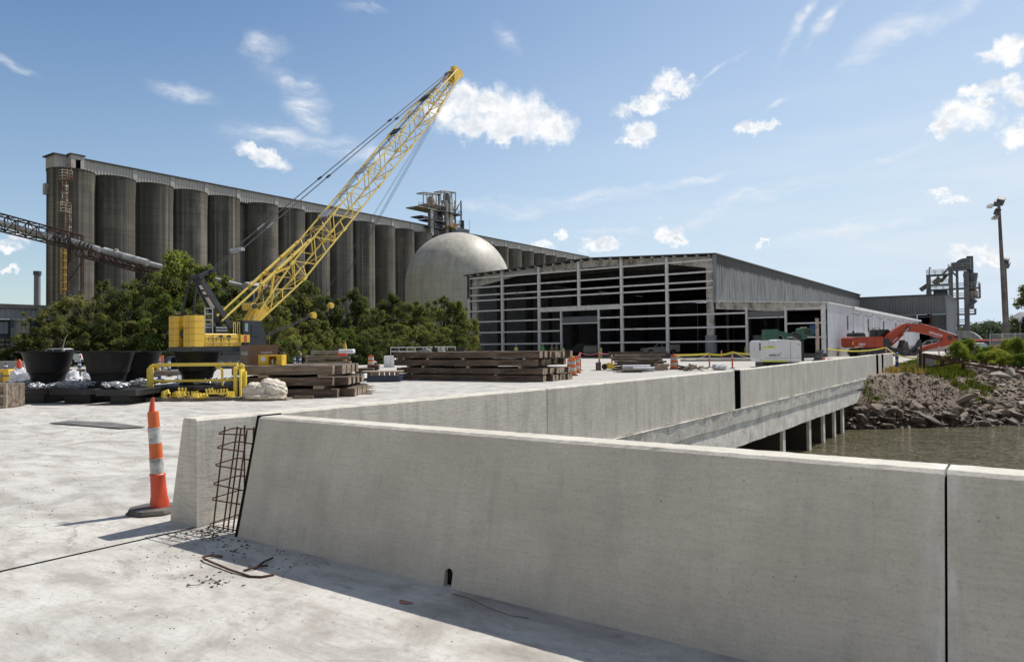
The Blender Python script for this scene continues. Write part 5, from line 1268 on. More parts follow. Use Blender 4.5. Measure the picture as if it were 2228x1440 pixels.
for li,(z,w,h,u0,u1,nm) in enumerate(lay):
    n=9
    for k in range(n):
        a=cL+en*(k*.345+.01)+em*((u0-866)*.022); a=a+em*r_.uniform(-.10,.12)*(k>0); L=LM-(1174-u1)*.024+ r_.uniform(-.12,.25)*(k>0)
        lab=('front beam of the %s layer of the big middle timber stack'%nm) if k==0 else '%s beam from the front in the %s layer of the big middle timber stack'%(ORD[k],nm)
        timber((a.x,a.y,z),L,w,h-.01,RM+r_.uniform(-.006,.006),lab,'beams of the middle stack, %s layer'%nm,TIMB if li<2 else (TIMM if (k%3==1) else TIMB),seed=li*20+k+1)
    if li:
        for tt_ in ((.05,.2,.48,.85) if li!=1 else (.12,.7)):
            a=cL+em*(LM*tt_+r_.uniform(-.2,.2))+en*.02; zz=lay[li-1][0]+lay[li-1][2]-.012; spacer((a.x,a.y,zz),.12,RM,2.9,max(.015,z-zz))
D1=24.0; pw1=FP/D1
for li,(z,h,u0,u1,nm) in enumerate(((0,.29,500,735,'bottom'),(.40,.28,505,722,'middle'),(.77,.30,503,722,'top'))):
    for k in range(9):
        a=GD(u0,D1)+ef*(k*.36); L=(u1-u0)/pw1+(0.0 if k==0 else (.28+.05*(k%2)+(-.08 if li==2 else .12))); 
        timber((a.x,a.y,z),L,.33,h,YAW,('front thick beam of the %s layer of the left timber stack'%nm) if k==0 else ('%s thick beam from the front in the %s layer of the left timber stack'%(ORD[k],nm)),'beams of the left stack, %s layer'%nm,TIMM if li==2 else TIMB,seed=200+li*10+k,rag=.035)
for z,uu,h in ((.29,575,.11),(.29,680,.11),(.68,560,.09),(.68,690,.09)):
    a=GD(uu,D1)+ef*.05; spacer((a.x,a.y,z),.35,YAW,3.0,h)
# planks beside the left stack
r_=random.Random(3)
for k in range(7):
    a=G(752+r_.uniform(-2,8),858-k*1.2); L=r_.uniform(.7,1.1); m=MB(); m.box(0,L,0,.16,0,.022); o=m.build('plank',PLANK if k%2 else TIMM); o.location=(a.x,a.y,.022*k+.04*(k>3)+.002); o.rotation_euler=(0,0,YAW+r_.uniform(-.25,.1)); tag(o,'thin loose plank on the little pile right of the left timber stack','plank','loose planks right of the left stack')
a=G(690,855); m=MB(); m.box(0,1.5,0,.15,0,.02); o=m.build('plank',PLANK); o.location=(GD(692,23.9).x,GD(692,23.9).y,.68); o.rotation_euler=(0,0,YAW); tag(o,'pale plank sticking out between the layers of the left timber stack','plank')
a=G(640,868); m=MB(); m.box(0,.62,0,.1,0,.11); o=m.build('wood_block',TIMM); o.location=(a.x,a.y,0); o.rotation_euler=(0,0,YAW); tag(o,'short timber block lying before the left timber stack','block')
# ---- job boxes on the left stack ----
zt_=1.075
b0=GD(541,25.2); jb=thing('job_box','large brown steel job box with white lettering on the left timber stack','tool box',(b0.x,b0.y,zt_),YAW+R(38))
Lb,Wb,Hb=1.02,.98,ZD(541,751,25.2)-zt_
m=MB(); m.cbox(0,Lb,0,Wb,0,Hb,.012); m.build('body',BROWN,jb)
m=MB(); m.box(-.01,Lb+.01,-.01,Wb+.01,Hb-.07,Hb+.005); m.build('lid',BROWN,jb)
WHT=M('white_paint',(0.75,0.75,0.73),(0.68,0.68,0.66),4,0.5); BLK=M('black_paint',(0.02,0.02,0.02),(0.03,0.03,0.03),4,0.5)
text_part('KNAACK',.165,'lettering',WHT,jb,(-.008,Wb*.42,Hb*.58),(0,-1,0),(0,0,1),bold=.004)
text_part('HD TOOL',.085,'lettering',YEL,jb,(-.008,Wb*.42,Hb*.42),(0,-1,0),(0,0,1))
text_part('KNAACK',.10,'lettering',WHT,jb,(Lb*.62,-.008,Hb*.62),(1,0,0),(0,0,1))
b1=GD(562,24.6); yb=thing('yellow_cabinet','open fronted yellow steel box with a white sticker on the left timber stack','box',(b1.x,b1.y,zt_),YAW)
L=51*24.6/FP; H=.36
m=MB(); m.box(0,.33,0,.5,0,H); m.box(.33,.62,.45,.5,0,H); m.box(.62,L,0,.5,0,H); m.box(.33,.62,0,.5,H-.05,H); m.box(.33,.62,0,.5,0,.03); m.build('body',YEL,yb)
m=MB(); m.lathe([(.09,0),(.09,.004)],(0,0,0),16); o=m.build('sticker',WHT,yb); o.rotation_euler=(R(90),0,0); o.location=(.16,-.002,.22)
m=MB(); m.lathe([(.045,0),(.05,.14),(.02,.19)],(.42,.2,.03),10); m.lathe([(.04,0),(.04,.12)],(.52,.28,.03),10); m.build('bottle',WHT,yb,True)
m=MB(); a=GD(604,24.6); m.bar((0,0,0),(.05,0,.42),.05); o=m.build('wood_stake',PALW); o.location=(a.x+ef.x*.6,a.y+ef.y*.6,zt_+.02); tag(o,'grey wooden stake standing behind the yellow box','stake')
# ---- fender panels, rubber cones, chains ----
def panel(u0,u1,D,depth,z0,z1,label,rot=0.0,dun=True):
    a=GD(u0,D); L=(u1-u0)*D/FP; t=thing('fender_panel',label,'steel panel',(a.x,a.y,0),YAW+rot,'flat black steel panels')
    m=MB(); m.cbox(0,L,0,depth,z0,z1,.01); m.box(.0,L,-.03,-.001,z1-.05,z1-.005); m.build('panel',BSTEEL,t)
    m=MB(); m.box(.1,L-.1,-.02,.0,z0+.06,z0+.16); m.build('rib',BSTEEL,t)
    m=MB(); m.box(.25,L-.35,.35,depth-.3,0,z0-.002); m.build('dunnage_shade',BSTEEL,t)  # black block: the supports, with the shade under the panel in its colour
    return t
panel(-14,106,22.6,2.6,.30,.46,'flat black steel panel with chains behind the wooden crate',-.03)
panel(107,208,22.3,2.6,.29,.46,'second flat black steel panel from the left under two cones',-.05)
panel(208.5,296,21.8,2.6,.27,.45,'third flat black steel panel, in front of the middle cone',-.03)
panel(297,520,23.6,2.8,.28,.44,'long flat black steel panel behind the yellow guard rail',0.0)
for (u,v,lab) in ((122,868,'thin pale board lying left in front of the black panels'),(262,869,'thin pale board lying in front of the third black panel')):
    a=G(u,v); m=MB(); m.box(-.9,.9,-.05,.05,0,.03); o=m.build('board',PLANK); o.location=(a.x,a.y,0); o.rotation_euler=(0,0,YAW+.1); tag(o,lab,'board')
def cone():
    t=thing('rubber_fender','x','rubber fender',(0,0,0)); k=1.0
    m=MB(); m.lathe([(.44,0),(.56,.0),(.56,.05),(.455,.06),(.46,.22),(.50,.38),(.53,.44),(.565,.46),(.61,.70),(.70,1.04),(.73,1.09),(.86,1.095),(.86,1.135),(.72,1.135),(.66,1.05),(.55,.6),(.40,.3),(.0,.28)],(0,0,0),48,cap=False); m.build('body',RUBB,t,True)
    for i in range(14):
        a=2*math.pi*i/14; m=MB(); m.lathe([(.025,0),(.025,.03)],(.51*math.cos(a),.51*math.sin(a),.05),6); m.build('bolt',BSTEEL,t)
    return t
CN=cone()
for i,(u,D,z,sc,lab) in enumerate(((105,24.2,.46,1.0,'leftmost black rubber fender cone, in front of the white pickup truck'),(236,23.4,.455,1.03,'black rubber fender cone in the middle, nearest the foreground, left of the overlapped one'),(297,25.6,.455,1.0,'black rubber fender cone partly hidden behind its left neighbour'),(430,25.0,.44,.96,'black rubber fender cone standing alone behind the yellow guard rail'))):
    a=GD(u,D); o=CN if i==0 else dup(CN,a,i*.4,lab); o.location=(a.x,a.y,z); s=sc*D/25*1.10; o.scale=(s,s,(ZD(u,763.5,D)-z)/1.135); o['label']=lab; o['group']='black rubber fender cones'
a=GD(106,27); m=MB()
def chain_heap(seed,n=46):
    rg=random.Random(seed); m=MB()
    p=Vector((0,0,.05)); d=Vector((1,0,0))
    for k in range(n):
        d=(d+Vector((rg.uniform(-.9,.9),rg.uniform(-.9,.9),0))).normalized(); p=p+d*.10
        if abs(p.x)>.55: p.x*=.8; d.x=-d.x
        if abs(p.y)>.32: p.y*=.7; d.y=-d.y
        z=.03+max(0,.14-.20*p.length)*rg.uniform(.3,1.3)
        s=Vector((-d.y,d.x,0)) if k%2 else Vector((rg.uniform(-.2,.2),rg.uniform(-.2,.2),1)).normalized()
        pts=[Vector((p.x,p.y,z+.02))+d*(.085*math.cos(t))+s*(.045*math.sin(t)) for t in np.linspace(0,2*math.pi,11)[:-1]]
        m.tube(pts,.017,5,closed=True)
    o=m.build('steel_chain',GALV,None,True); o.location=(0,0,-300); return o
CH=[chain_heap(i) for i in (1,2,3)]; usedc=set()
for i,(u,D,z,lab) in enumerate(((8,23.6,.47,'heap of galvanised chain at the left edge above the wooden crate'),(40,23.4,.47,'heap of galvanised chain below the white bags'),(66,24.0,.47,'chain heap just left of the leftmost rubber cone'),(88,22.9,.47,'small chain coil at the foot of the leftmost rubber cone'),(150,23.2,.47,'chain heap right of the leftmost rubber cone'),(182,23.0,.47,'chain heap left of the middle rubber cone'),(230,22.2,.46,'bright chain loops in front of the middle rubber cone'),(250,22.3,.46,'end of the chain in front of the middle rubber cone'),(318,24.2,.45,'chain heap behind the left post of the yellow guard rail'),(350,24.6,.45,'chain heap seen through the yellow guard rail'),(465,24.6,.45,'chain heap right of the lone rubber cone'),(495,24.8,.45,'chain heap behind the right post of the yellow guard rail'))):
    k=i%3; o=CH[k]
    if k in usedc: o=o.copy(); COL.objects.link(o)
    usedc.add(k); a=GD(u,D); o.location=(a.x,a.y,z); o.rotation_euler=(0,0,YAW+i*.7); s=.85+.15*(i%3); o.scale=(s*1.1,s,s); tag(o,lab,'chain','chain heaps on the black panels')
# ---- white sacks ----
def sack(u,D,z,w,h,label,mat=BAGW,seed=1,name='bulk_bag',loops=True):
    rg=random.Random(seed); a=GD(u,D); t=thing(name,label,'bag',(a.x,a.y,z),YAW+seed); bm=bmesh.new(); bmesh.ops.create_icosphere(bm,subdivisions=4,radius=1); vs=[]
    ph=[rg.uniform(0,6) for _ in range(6)]
    for v in bm.verts:
        x,y,q=v.co; k=1+.10*math.sin(5*x+ph[0])*math.sin(4*y+ph[1])+.07*math.sin(9*q+ph[2]+3*x)+.05*math.sin(11*y+ph[3]+4*q)+.03*math.sin(23*x+17*q+ph[4])
        sq=lambda a_: math.copysign(abs(a_)**.75,a_)
        vs.append((sq(x)*k*w/2,sq(y)*k*w/2*.85,max(0,(sq(q)*.5+.5)*h*k-.02)))
    bm.verts.index_update(); m=MB(); m.add(vs,[[v.index for v in f.verts] for f in bm.faces]); bm.free(); m.build('sack',mat,t,True)
    if loops:
        m=MB(); m.tube([(-w*.3,0,h*.85),(-w*.33,0,h*1.08),(-w*.1,0,h*.9)],.018,5); m.tube([(w*.3,0,h*.85),(w*.2,0,h*1.1),(w*.05,0,h*.92)],.018,5); m.build('lifting_loop',mat,t)
    return t
sack(48,26.5,.05,.75,.95,'tall white bulk bag left of the leftmost cone',seed=1); sack(66,25.8,.3,.5,.55,'small round white bag touching the leftmost cone',seed=2); sack(150,27,.05,.85,.85,'white bulk bag right of the leftmost cone',seed=3); sack(163,26.2,.2,.5,.4,'low flap of white bag beside the tall one right of the leftmost cone',seed=6); sack(193,29,.1,.5,.75,'white bag peeping out left of the middle cone',seed=4); sack(392,27,.0,.5,.62,'small white bag behind the lone cone at the guard rail',seed=5,loops=False)
m=MB(); a=GD(42,26.5); m.lathe([(.09,0),(.09,.2),(.03,.32)],(0,0,0),10); o=m.build('small_red_cone',ORR,None,True); o.location=(a.x,a.y,1.03); tag(o,'small red cone on top of the tall white bag','cone')
# canvas bundle
tb=thing('tarp_bundle','crumpled cream tarpaulin bundle on a low pallet beside the left timber stack','tarpaulin',tuple(GD(572,22.9)),YAW)
def lump(cx,cy,cz_,rx,ry,rz,seed,mat,name):
    rg=random.Random(seed); bm=bmesh.new(); bmesh.ops.create_icosphere(bm,subdivisions=5,radius=1); vs=[]; ph=[rg.uniform(0,6) for _ in range(8)]
    for v in bm.verts:
        x,y,q=v.co; f=.10*math.sin(3.1*x+2.2*q+ph[0])+.10*abs(math.sin(3.7*x-2.9*q+1.3*y+ph[1]))+.06*abs(math.sin(6.5*q+5*y+ph[2]+math.sin(3*x)))+.03*abs(math.sin(12*x+9*q+ph[3]))
        k=.88+f; vs.append((cx+x*k*rx,cy+y*k*ry,max(.02,cz_+q*k*rz)))
    bm.verts.index_update(); m=MB(); m.add(vs,[[v.index for v in f.verts] for f in bm.faces]); bm.free(); m.build(name,mat,tb,True)
lump(-.38,.3,.30,.36,.32,.26,2,CANV,'canvas_fold'); lump(.22,.35,.36,.46,.38,.34,3,CANV,'canvas_fold'); lump(-.05,.25,.12,.75,.40,.15,4,CANV,'canvas_fold'); lump(-.12,.1,.28,.30,.18,.22,6,CANV,'canvas_fold')
m=MB(); m.box(-.7,.75,0,.8,0,.06); m.build('pallet',PALW,tb); m=MB(); m.tube([(.1,-.1,.05),(.1,-.08,.3),(.12,.2,.62)],.012,5); m.build('strap',PALW,tb)
# ---- yellow guard rail on a pallet ----
a=G(300,874); pl=thing('wooden_pallet','long grey wooden pallet under the yellow guard rail','pallet',(a.x,a.y,0),YAW+.045)
Lp=222*22.6/FP
for i in range(3): m=MB(); m.box(0,Lp,i*.42,i*.42+.09,0,.09); m.build('bearer',PALW,pl)
for i in range(17): m=MB(); m.box(i*Lp/17,i*Lp/17+.14,-.02,1.0,.092,.112); m.build('deck_board',PALW,pl)
a=GD(318,23.4); gr=thing('guard_rail','bright yellow guard rail frame with rounded corners standing on the pallet','guard rail',(a.x,a.y,.115),YAW+.02); Lr=204*23.4/FP; Hr=ZD(420,797,23.4)-.115
def plate_loop(x0,x1,y,w,name):
    pts=[];rr=.18
    for (px_,pz_) in ((x0,0),(x0,Hr-rr)): pts.append((px_,y,pz_))
    for t in np.linspace(0,math.pi/2,6)[1:]: pts.append((x0+rr-rr*math.cos(t),y,Hr-rr+rr*math.sin(t)))
    pts.append((x1-rr,y,Hr))
    for t in np.linspace(0,math.pi/2,6)[1:]: pts.append((x1-rr+rr*math.sin(t),y,Hr-rr+rr*math.cos(t)))
    pts.append((x1,y,0)); m=MB()
    for i in range(len(pts)-1): 
        m.add([(pts[i][0],y-w/2,pts[i][2]),(pts[i][0],y+w/2,pts[i][2]),(pts[i+1][0],y+w/2,pts[i+1][2]),(pts[i+1][0],y-w/2,pts[i+1][2])],[(0,1,2,3)])
    o=m.build(name,YELL,gr); md=o.modifiers.new('s','SOLIDIFY'); md.thickness=.10; return o
plate_loop(.02,Lr,.25,.12,'frame'); plate_loop(.03,Lr-.10,.42,.06,'frame')
m=MB(); m.cbox(0,.21,.02,.08,0,Hr-.02,.05); m.build('end_plate',YELL,gr); m=MB(); m.cbox(Lr-.26,Lr-.12,.02,.08,0,Hr-.03,.03); m.build('end_plate',YELL,gr); m=MB(); m.box(Lr-.05,Lr,.0,.42,0,Hr-.1); m.build('end_plate',YELL,gr)
m=MB(); m.tube([(.1,.24,.50),(Lr-.05,.24,.52)],.042,8); m.build('mid_rail',YELL,gr,True)
m=MB(); m.tube([(Lr*.70,.3,Hr-.02),(Lr*.765,.3,Hr-.12),(Lr*.775,.3,0)],.04,8); m.build('inner_post',YELL,gr,True)
rgf=random.Random(6)
m=MB(); m.box(0,.26,0,.14,0,.05); m.box(.02,.07,.03,.11,.05,.17); m.box(.11,.16,.03,.11,.05,.17); m.box(.20,.25,.03,.11,.05,.17); fit=m.build('yellow_fitting',YELL,None,False)
for i in range(16):
    o=fit if i==0 else fit.copy(); 
    if i: COL.objects.link(o)
    a=GD(342+i*9.6,23.0)+ef*rgf.uniform(-.15,.25); o.location=(a.x,a.y,.115+rgf.choice((0,0,.06,.1))); o.rotation_euler=(rgf.uniform(-.5,.5)*(i%3==1),rgf.uniform(-.4,.4)*(i%2),YAW+rgf.uniform(-.8,.8)); s=rgf.uniform(.8,1.15); o.scale=(s,s,s); tag(o,'small yellow castellated steel fitting lying on the pallet below the guard rail','fitting','yellow fittings on the pallet')
# ---- wooden crate at the left edge ----
a=G(15,888); cr=thing('wooden_crate','wooden crate cut off by the left edge of the photo','crate',(a.x,a.y,0),YAW)
m=MB(); m.box(-.9,-.02,.02,.8,.02,.70); m.build('panel',TIMM,cr)
for x in (-.9,-.45,-.09): m=MB(); m.box(x,x+.09,-.012,.02,0,.72); m.build('batten',PLANK,cr)
for z in (0,.32,.63): m=MB(); m.box(-.95,0,-.03,-.013,z,z+.09); m.build('batten',PLANK,cr)
# ---- low concrete wall & yellow box at left ----
a=GD(-60,62); t=tag(MB().cbox(0,4.4,0,.35,0,.80,.03).build('low_wall',CONCM),'low grey concrete wall at the left edge behind the white bags','wall'); t.location=(a.x,a.y,0); t.rotation_euler=(0,0,YAW)
a=GD(0,36); yb2=thing('yellow_barrel_box','yellow bin with dark straps at the left edge behind the chains','bin',(a.x,a.y,0),YAW); m=MB(); m.prism([(-.2,.0),(.5,0),(.42,.75),(-.1,.75)],0,.5,'y'); m.build('body',YEL,yb2)
m=MB(); m.box(-.3,.6,-.03,-.005,.38,.46); m.build('strap',PALW,yb2); m=MB(); m.box(.05,.12,-.05,-.03,0,.6); m.build('strap',PALW,yb2)
a=GD(13,36); 
def blue_post(u,D,label,h=1.05):
    a=GD(u,D); t=thing('blue_post',label,'post',(a.x,a.y,0),YAW,'blue and white marker posts')
    m=MB(); m.lathe([(.09,0),(.09,.5)],(0,0,0),12); m.build('lower_tube',BLUEP,t,True)
    m=MB(); m.lathe([(.085,.5),(.085,.68)],(0,0,0),12); m.build('white_band',WSHEET,t,True); m=MB(); m.lathe([(.09,.68),(.09,.82)],(0,0,0),12); m.build('blue_band',BLUEP,t,True)
    m=MB(); m.lathe([(.085,.82),(.085,.93)],(0,0,0),12); m.build('white_band',WSHEET,t,True); m=MB(); m.lathe([(.06,.93),(.09,1.0),(.03,h)],(0,0,0),12); m.build('cap',BLUEP,t,True); m=MB(); m.lathe([(.2,0),(.2,.04)],(0,0,0),8); m.build('base',RUBB,t)
    return t
for u,D,l in ((13,38,'blue and white post at the left edge above the yellow bin'),(173,40,'blue and white post in front of the white pickup wheel'),(333,46,'blue post right of the overlapped rubber cone'),(347,40,'blue and white post below the orange sign'),(368,44,'blue post between the orange sign and the lone cone'),(641,52,'blue post left of the worker'),(653,50,'blue post in front of the worker'),(667,66,'white topped blue post right of the worker'),(1951,42,'blue post beyond the end of the bridge barrier')): blue_post(u,D,l)
a=GD(343,44); m=MB(); m.box(-.35,.35,0,.04,.75,1.3); o=tag(m.build('orange_sign',ORA),'small orange sign board behind a blue post','sign'); o.location=(a.x,a.y,0); o.rotation_euler=(0,0,YAW)
q=MB(); q.box(-.15,.2,-.01,-.001,1.0,1.08); q.box(.1,.16,-.01,-.001,.85,1.2); q.build('white_mark',WHT,o); q=MB(); q.bar((0,.03,0),(0,.03,.8),.06); q.build('leg',GALV,o)
# far timber layers and beams behind
def simple_beam(u,v,D,L,w,h,z,label,mat,rot=0,grp=None,name='timber_beam'):
    a=GD(u,D); m=MB(); m.cbox(0,L,0,w,0,h,.015); o=m.build(name,mat); o.location=(a.x,a.y,z); o.rotation_euler=(0,0,YAW+rot); return tag(o,label,'timber' if 'timber' in name else 'beam',grp)
r_=random.Random(9)
for li in range(4):
    for k in range(3):
        simple_beam(655+li*3+r_.uniform(-3,3),0,34+k*.4,2.35-.1*li,.33,.20,.28+li*.27,('squared beige beam in the far lumber stack, layer %s from the ground'%('one','two','three','four')[li]),TIMM,r_.uniform(-.01,.01),'beams of the far lumber stack')
for k in range(3): simple_beam(672,0,34+k*.4,.25,.3,.27,0,'support block under the far lumber stack',TIMB,0,'support blocks of the far lumber stack')
simple_beam(676,0,33.9,1.9,.3,.16,1.37,'pale round log on top of the far lumber stack',PALW)
a=GD(752,33.8); m=MB(); m.cbox(-.35,.35,0,.5,0,.22,.05); o=tag(m.build('white_sack',BAGW),'white sack lying on the right end of the far lumber stack','sack'); o.location=(a.x,a.y,1.37); o.rotation_euler=(0,0,YAW)
a=GD(744,33.4); m=MB(); m.box(-.2,.2,0,.1,0,.12); o=tag(m.build('orange_cloth',ORR),'orange red cloth hanging over the far lumber stack','cloth'); o.location=(a.x,a.y,1.28); o.rotation_euler=(0,0,YAW)
simple_beam(772,0,36,.9,1.4,.62,0,'dark timber block right of the far lumber stack',TIMB)
simple_beam(190,0,44,4.6,.35,.32,.32,'upper squared beam lying behind the middle cones',TIMM,.0,None); simple_beam(185,0,43.5,4.4,.35,.32,0,'lower squared beam lying behind the middle cones',TIMB)
simple_beam(150,0,33,1.9,.4,.35,.45,'tan timber seen between the two left cones',TIMM); simple_beam(150,0,33,1.9,.4,.35,0,'lower timber seen between the two left cones',TIMB)
simple_beam(324,0,34,2.3,.35,.24,.42,'beam behind the yellow guard rail left part',TIMM); simple_beam(600,0,40,1.5,.5,.42,0,'reddish brown block stack left of the worker legs',M('brick_red',(0.30,0.17,0.13),(0.2,0.12,0.1),5,0.9),0,None,'brick_stack')
# orange spotted stake
a=GD(751,60); m=MB(); m.lathe([(.16,0),(.14,1.75),(.02,2.1)],(0,0,0),10); o=tag(m.build('orange_stake',M('orange_stake',(0.6,0.36,0.10),(0.5,0.28,0.08),3,0.6),None,True),'tall thin orange stake in front of the trees','stake'); o.location=(a.x,a.y,0)
# light steel beams & dowelled steel skid
a=GD(735,31); sk=thing('grey_beam','long pale grey steel box beam lying right of the left timber stack','beam',(a.x,a.y,0),YAW); m=MB(); m.cbox(0,1.15,0,.5,.33,.52,.01); m.build('upper_beam',STEELG,sk); m=MB(); m.box(0,1.1,.1,.4,0,.1); m.box(0,.9,.1,.35,.1,.33); m.build('support',BSTEEL,sk)
m=MB(); m.box(-2.6,1.2,-.02,.12,.16,.21); m.build('lower_beam',WHT,sk)
a=GD(790,34.5); s2=thing('steel_skid','dark blue steel skid with round pegs left of the middle timber stack','skid',(a.x,a.y,0),YAW); m=MB(); m.cbox(0,1.75,0,1.2,0,.27,.02); m.build('base',M('navy_steel',(0.02,0.03,0.06),(0.03,0.04,0.07),3,0.4),s2)
for k in range(7): m=MB(); m.lathe([(.10,0),(.10,.20)],(.12+k*.245,.2,.27),12); m.build('peg',PALW,s2,True)
m=MB(); m.box(-.1,1.8,.05,.95,.47,.52); m.build('top_plate',PLANK,s2)
simple_beam(799,0,36.5,.55,.4,.26,.52,'short round dark log on the steel skid',TIMB)
# platform railing and things behind the middle stack
a=GD(850,58); rl=thing('platform_railing','grey pipe railing behind the left end of the middle timber stack','railing',(a.x,a.y,0),YAW+.14); z1=ZD(850,756,58); z0=ZD(850,764.5,58); L=5.2
for z in (z1,z0): m=MB(); m.tube([(0,0,z),(L,0,z)],.045,6); m.build('rail',GALV,rl)
for k in range(9): m=MB(); m.bar((k*L/8,0,0 if k%4==0 else z0),(k*L/8,0,z1),.06); m.build('post',GALV,rl)
a=GD(848,60); o=tag(MB().cbox(-.5,.4,0,.8,0,.95,.03).build('concrete_block',STEELG),'pale blue grey block at the foot of the pipe railing','block'); o.location=(a.x,a.y,0); o.rotation_euler=(0,0,YAW)
zt2=1.41
def on_stack(u,off): a=GD(u,35.2+off); return (a.x,a.y,zt2)
o=tag(MB().prism([(-.4,0),(-.38,.05),(.1,.17),(.4,.02),(.4,0)],0,.5,'y').build('folded_sheet',CONCM),'folded grey tan sheet on top of the middle timber stack','sheet'); o.location=on_stack(922,1.5); o.rotation_euler=(0,0,YAW)
t=thing('small_pump','small dark pump with pale handles on top of the middle timber stack','pump',on_stack(945,1.8),YAW); m=MB(); m.cbox(-.16,.16,0,.3,0,.15,.03); m.build('body',BSTEEL,t); m=MB(); m.lathe([(.10,.15),(.11,.22),(.05,.27)],(0,.15,0),12); m.build('tank',BSTEEL,t,True); m=MB(); m.tube([(-.22,0,.0),(-.24,0,.22),(-.16,0,.25)],.02,6); m.tube([(.2,0,.0),(.22,0,.2),(.15,0,.25)],.02,6); m.build('handle',WHT,t)
t=thing('white_bucket','white plastic bucket on top of the middle timber stack','bucket',on_stack(963,1.6),YAW); m=MB(); m.lathe([(.085,0),(.105,.26),(.095,.26),(.08,.02)],(0,0,0),16,cap=False); m.build('body',WHT,t,True); m=MB(); m.lathe([(.11,.25),(.11,.275)],(0,0,0),16); m.build('lid',GALV,t)
t=tag(MB().cbox(-.5,.5,0,.2,0,.06,.02).build('black_hose_mat',RUBB),'black rubber mat on the right part of the middle timber stack','mat'); t.location=on_stack(990,2.0); t.rotation_euler=(0,0,YAW)
a=GD(1000,60); t=thing('black_bin','black covered bin between the trees and the warehouse corner','bin',(a.x,a.y,0),YAW); m=MB(); m.cbox(-.45,.45,0,.8,0,1.45,.05); m.build('body',BSTEEL,t); m=MB(); m.box(-.5,.5,-.05,.85,1.452,1.53); m.build('lid',BSTEEL,t)
a=GD(1011,59); t=tag(MB().ico((0,0,.2),.28,2,.12,(1,.7,.7)).build('red_white_bundle',ORR,None,True),'red and white bundle in front of the black bin','bundle'); t.location=(a.x,a.y,.9)
q=MB(); q.box(-.2,.2,-.1,.1,-.9,.02); q.build('support',PALW,t)
# ---- drums and posts ----
def drum(u,D,label,sc=1.0):
    a=GD(u,D); t=thing('traffic_drum',label,'traffic drum',(a.x,a.y,0),0,'orange and white traffic drums'); zs=[(0.0,.25),(.25,.44),(.44,.62),(.62,.80),(.80,.93)]
    for i,(z0,z1) in enumerate(zs):
        r0=.285-.012*i; m=MB(); m.lathe([(r0,z0+.004),(r0,z0+.02),(r0-.02,z1-.02),(r0-.02,z1)],(0,0,0),20); m.build('white_band' if i%2 else 'orange_band',WSHEET if i%2 else ORA,t,True)
    m=MB(); m.lathe([(.36,0),(.36,.05),(.29,.06)],(0,0,0),8); m.build('rubber_base',RUBB,t); m=MB(); m.tube([(-.07,0,.92),(-.06,0,1.02),(.06,0,1.02),(.07,0,.92)],.02,6); m.build('handle',ORA,t)
    t.scale=(sc,sc,sc); return t
drum(1243,39.6,'orange drum touching the right end of the middle timber stack'); drum(1252,43.5,'orange drum just behind another at the end of the middle timber stack'); drum(1466.5,48,'orange and white drum standing alone at the right end of the lumber debris'); drum(807,62,'small orange drum behind the steel skid')
def stick(u,v0,v1,label,mat=ORR,band=True):
    """thin delineator; base at v1"""
    hor=750.7-(u-1114)*.0100; D=1.65*FP/(v1-hor); a=GD(u,D); h=ZD(u,v0,D); t=thing('delineator_post',label,'post',(a.x,a.y,0),0,'thin orange delineator posts')
    m=MB(); m.lathe([(.055,0),(.055,h*.62)],(0,0,0),10); m.build('lower_tube',mat,t,True); m=MB(); m.lathe([(.057,h*.62),(.057,h*.71)],(0,0,0),10); m.build('white_band',WSHEET,t,True); m=MB(); m.lathe([(.055,h*.71),(.055,h*.80)],(0,0,0),10); m.build('orange_band',mat,t,True); m=MB(); m.lathe([(.057,h*.80),(.057,h*.88)],(0,0,0),10); m.build('white_band',WSHEET,t,True)
    m=MB(); m.lathe([(.055,h*.88),(.05,h*.96),(.015,h)],(0,0,0),10); m.build('cap',mat,t,True); m=MB(); m.lathe([(.20,0),(.20,.035)],(0,0,0),8); m.build('base',RUBB,t); return Vector((a.x,a.y,h))
S=[stick(1262,767,804,'orange post right of the two drums'),stick(1303.5,767,803,'orange post behind the upright wooden stump'),stick(1331,768,797,'orange post behind the yellow light tower drum'),stick(1543,768,797,'orange post left of the white sack'),stick(1593,764.5,799,'orange post right of the white sack'),stick(1569.5,762,782,'red post far behind the white sack'),stick(1928,754.5,778,'orange post in front of the excavator tracks'),stick(2043,750,776,'orange post in front of the silver pickup')]
TAPEY=M('yellow_tape',(0.80,0.66,0.05),(0.72,0.58,0.05),5,0.5); ROPE=M('tan_rope',(0.55,0.47,0.30),(0.42,0.36,0.24),5,0.9)
TAPEP=M('pink_tape',(0.55,0.12,0.18),(0.45,0.1,0.15),5,0.6)
def tape(a,b_,sag,mat,label,w=.08,n=14):
    m=MB(); P_=[a.lerp(b_,i/n)+Vector((0,0,-sag*4*(i/n)*(1-i/n))) for i in range(n+1)]
    for i in range(n): m.add([P_[i]-a,P_[i+1]-a,P_[i+1]-a-Vector((0,0,w)),P_[i]-a-Vector((0,0,w))],[(0,1,2,3)])
    o=m.build('barrier_tape',mat); o.location=a; md=o.modifiers.new('s','SOLIDIFY'); md.thickness=.01; return tag(o,label,'tape')
def rope(a,b_,sag,mat,label,r=.02,n=14):
    m=MB(); m.tube([a.lerp(b_,i/n)+Vector((0,0,-sag*4*(i/n)*(1-i/n)))-a for i in range(n+1)],r,6); o=m.build('rope',mat); o.location=a; return tag(o,label,'rope')
dr=GD(1466,48); dr.z=1.0; cmpP=GD(1655,36); cmpP.z=ZD(1655,768,36); UP=Vector((0,0,.02))
tape(dr,S[3],.02,TAPEY,'yellow tape from the lone drum to the next orange post',.12); tape(S[3],S[4],.12,TAPEY,'sagging yellow tape above the white sack',.12); tape(S[4],cmpP,.05,TAPEY,'yellow tape running to the white compressor',.11)
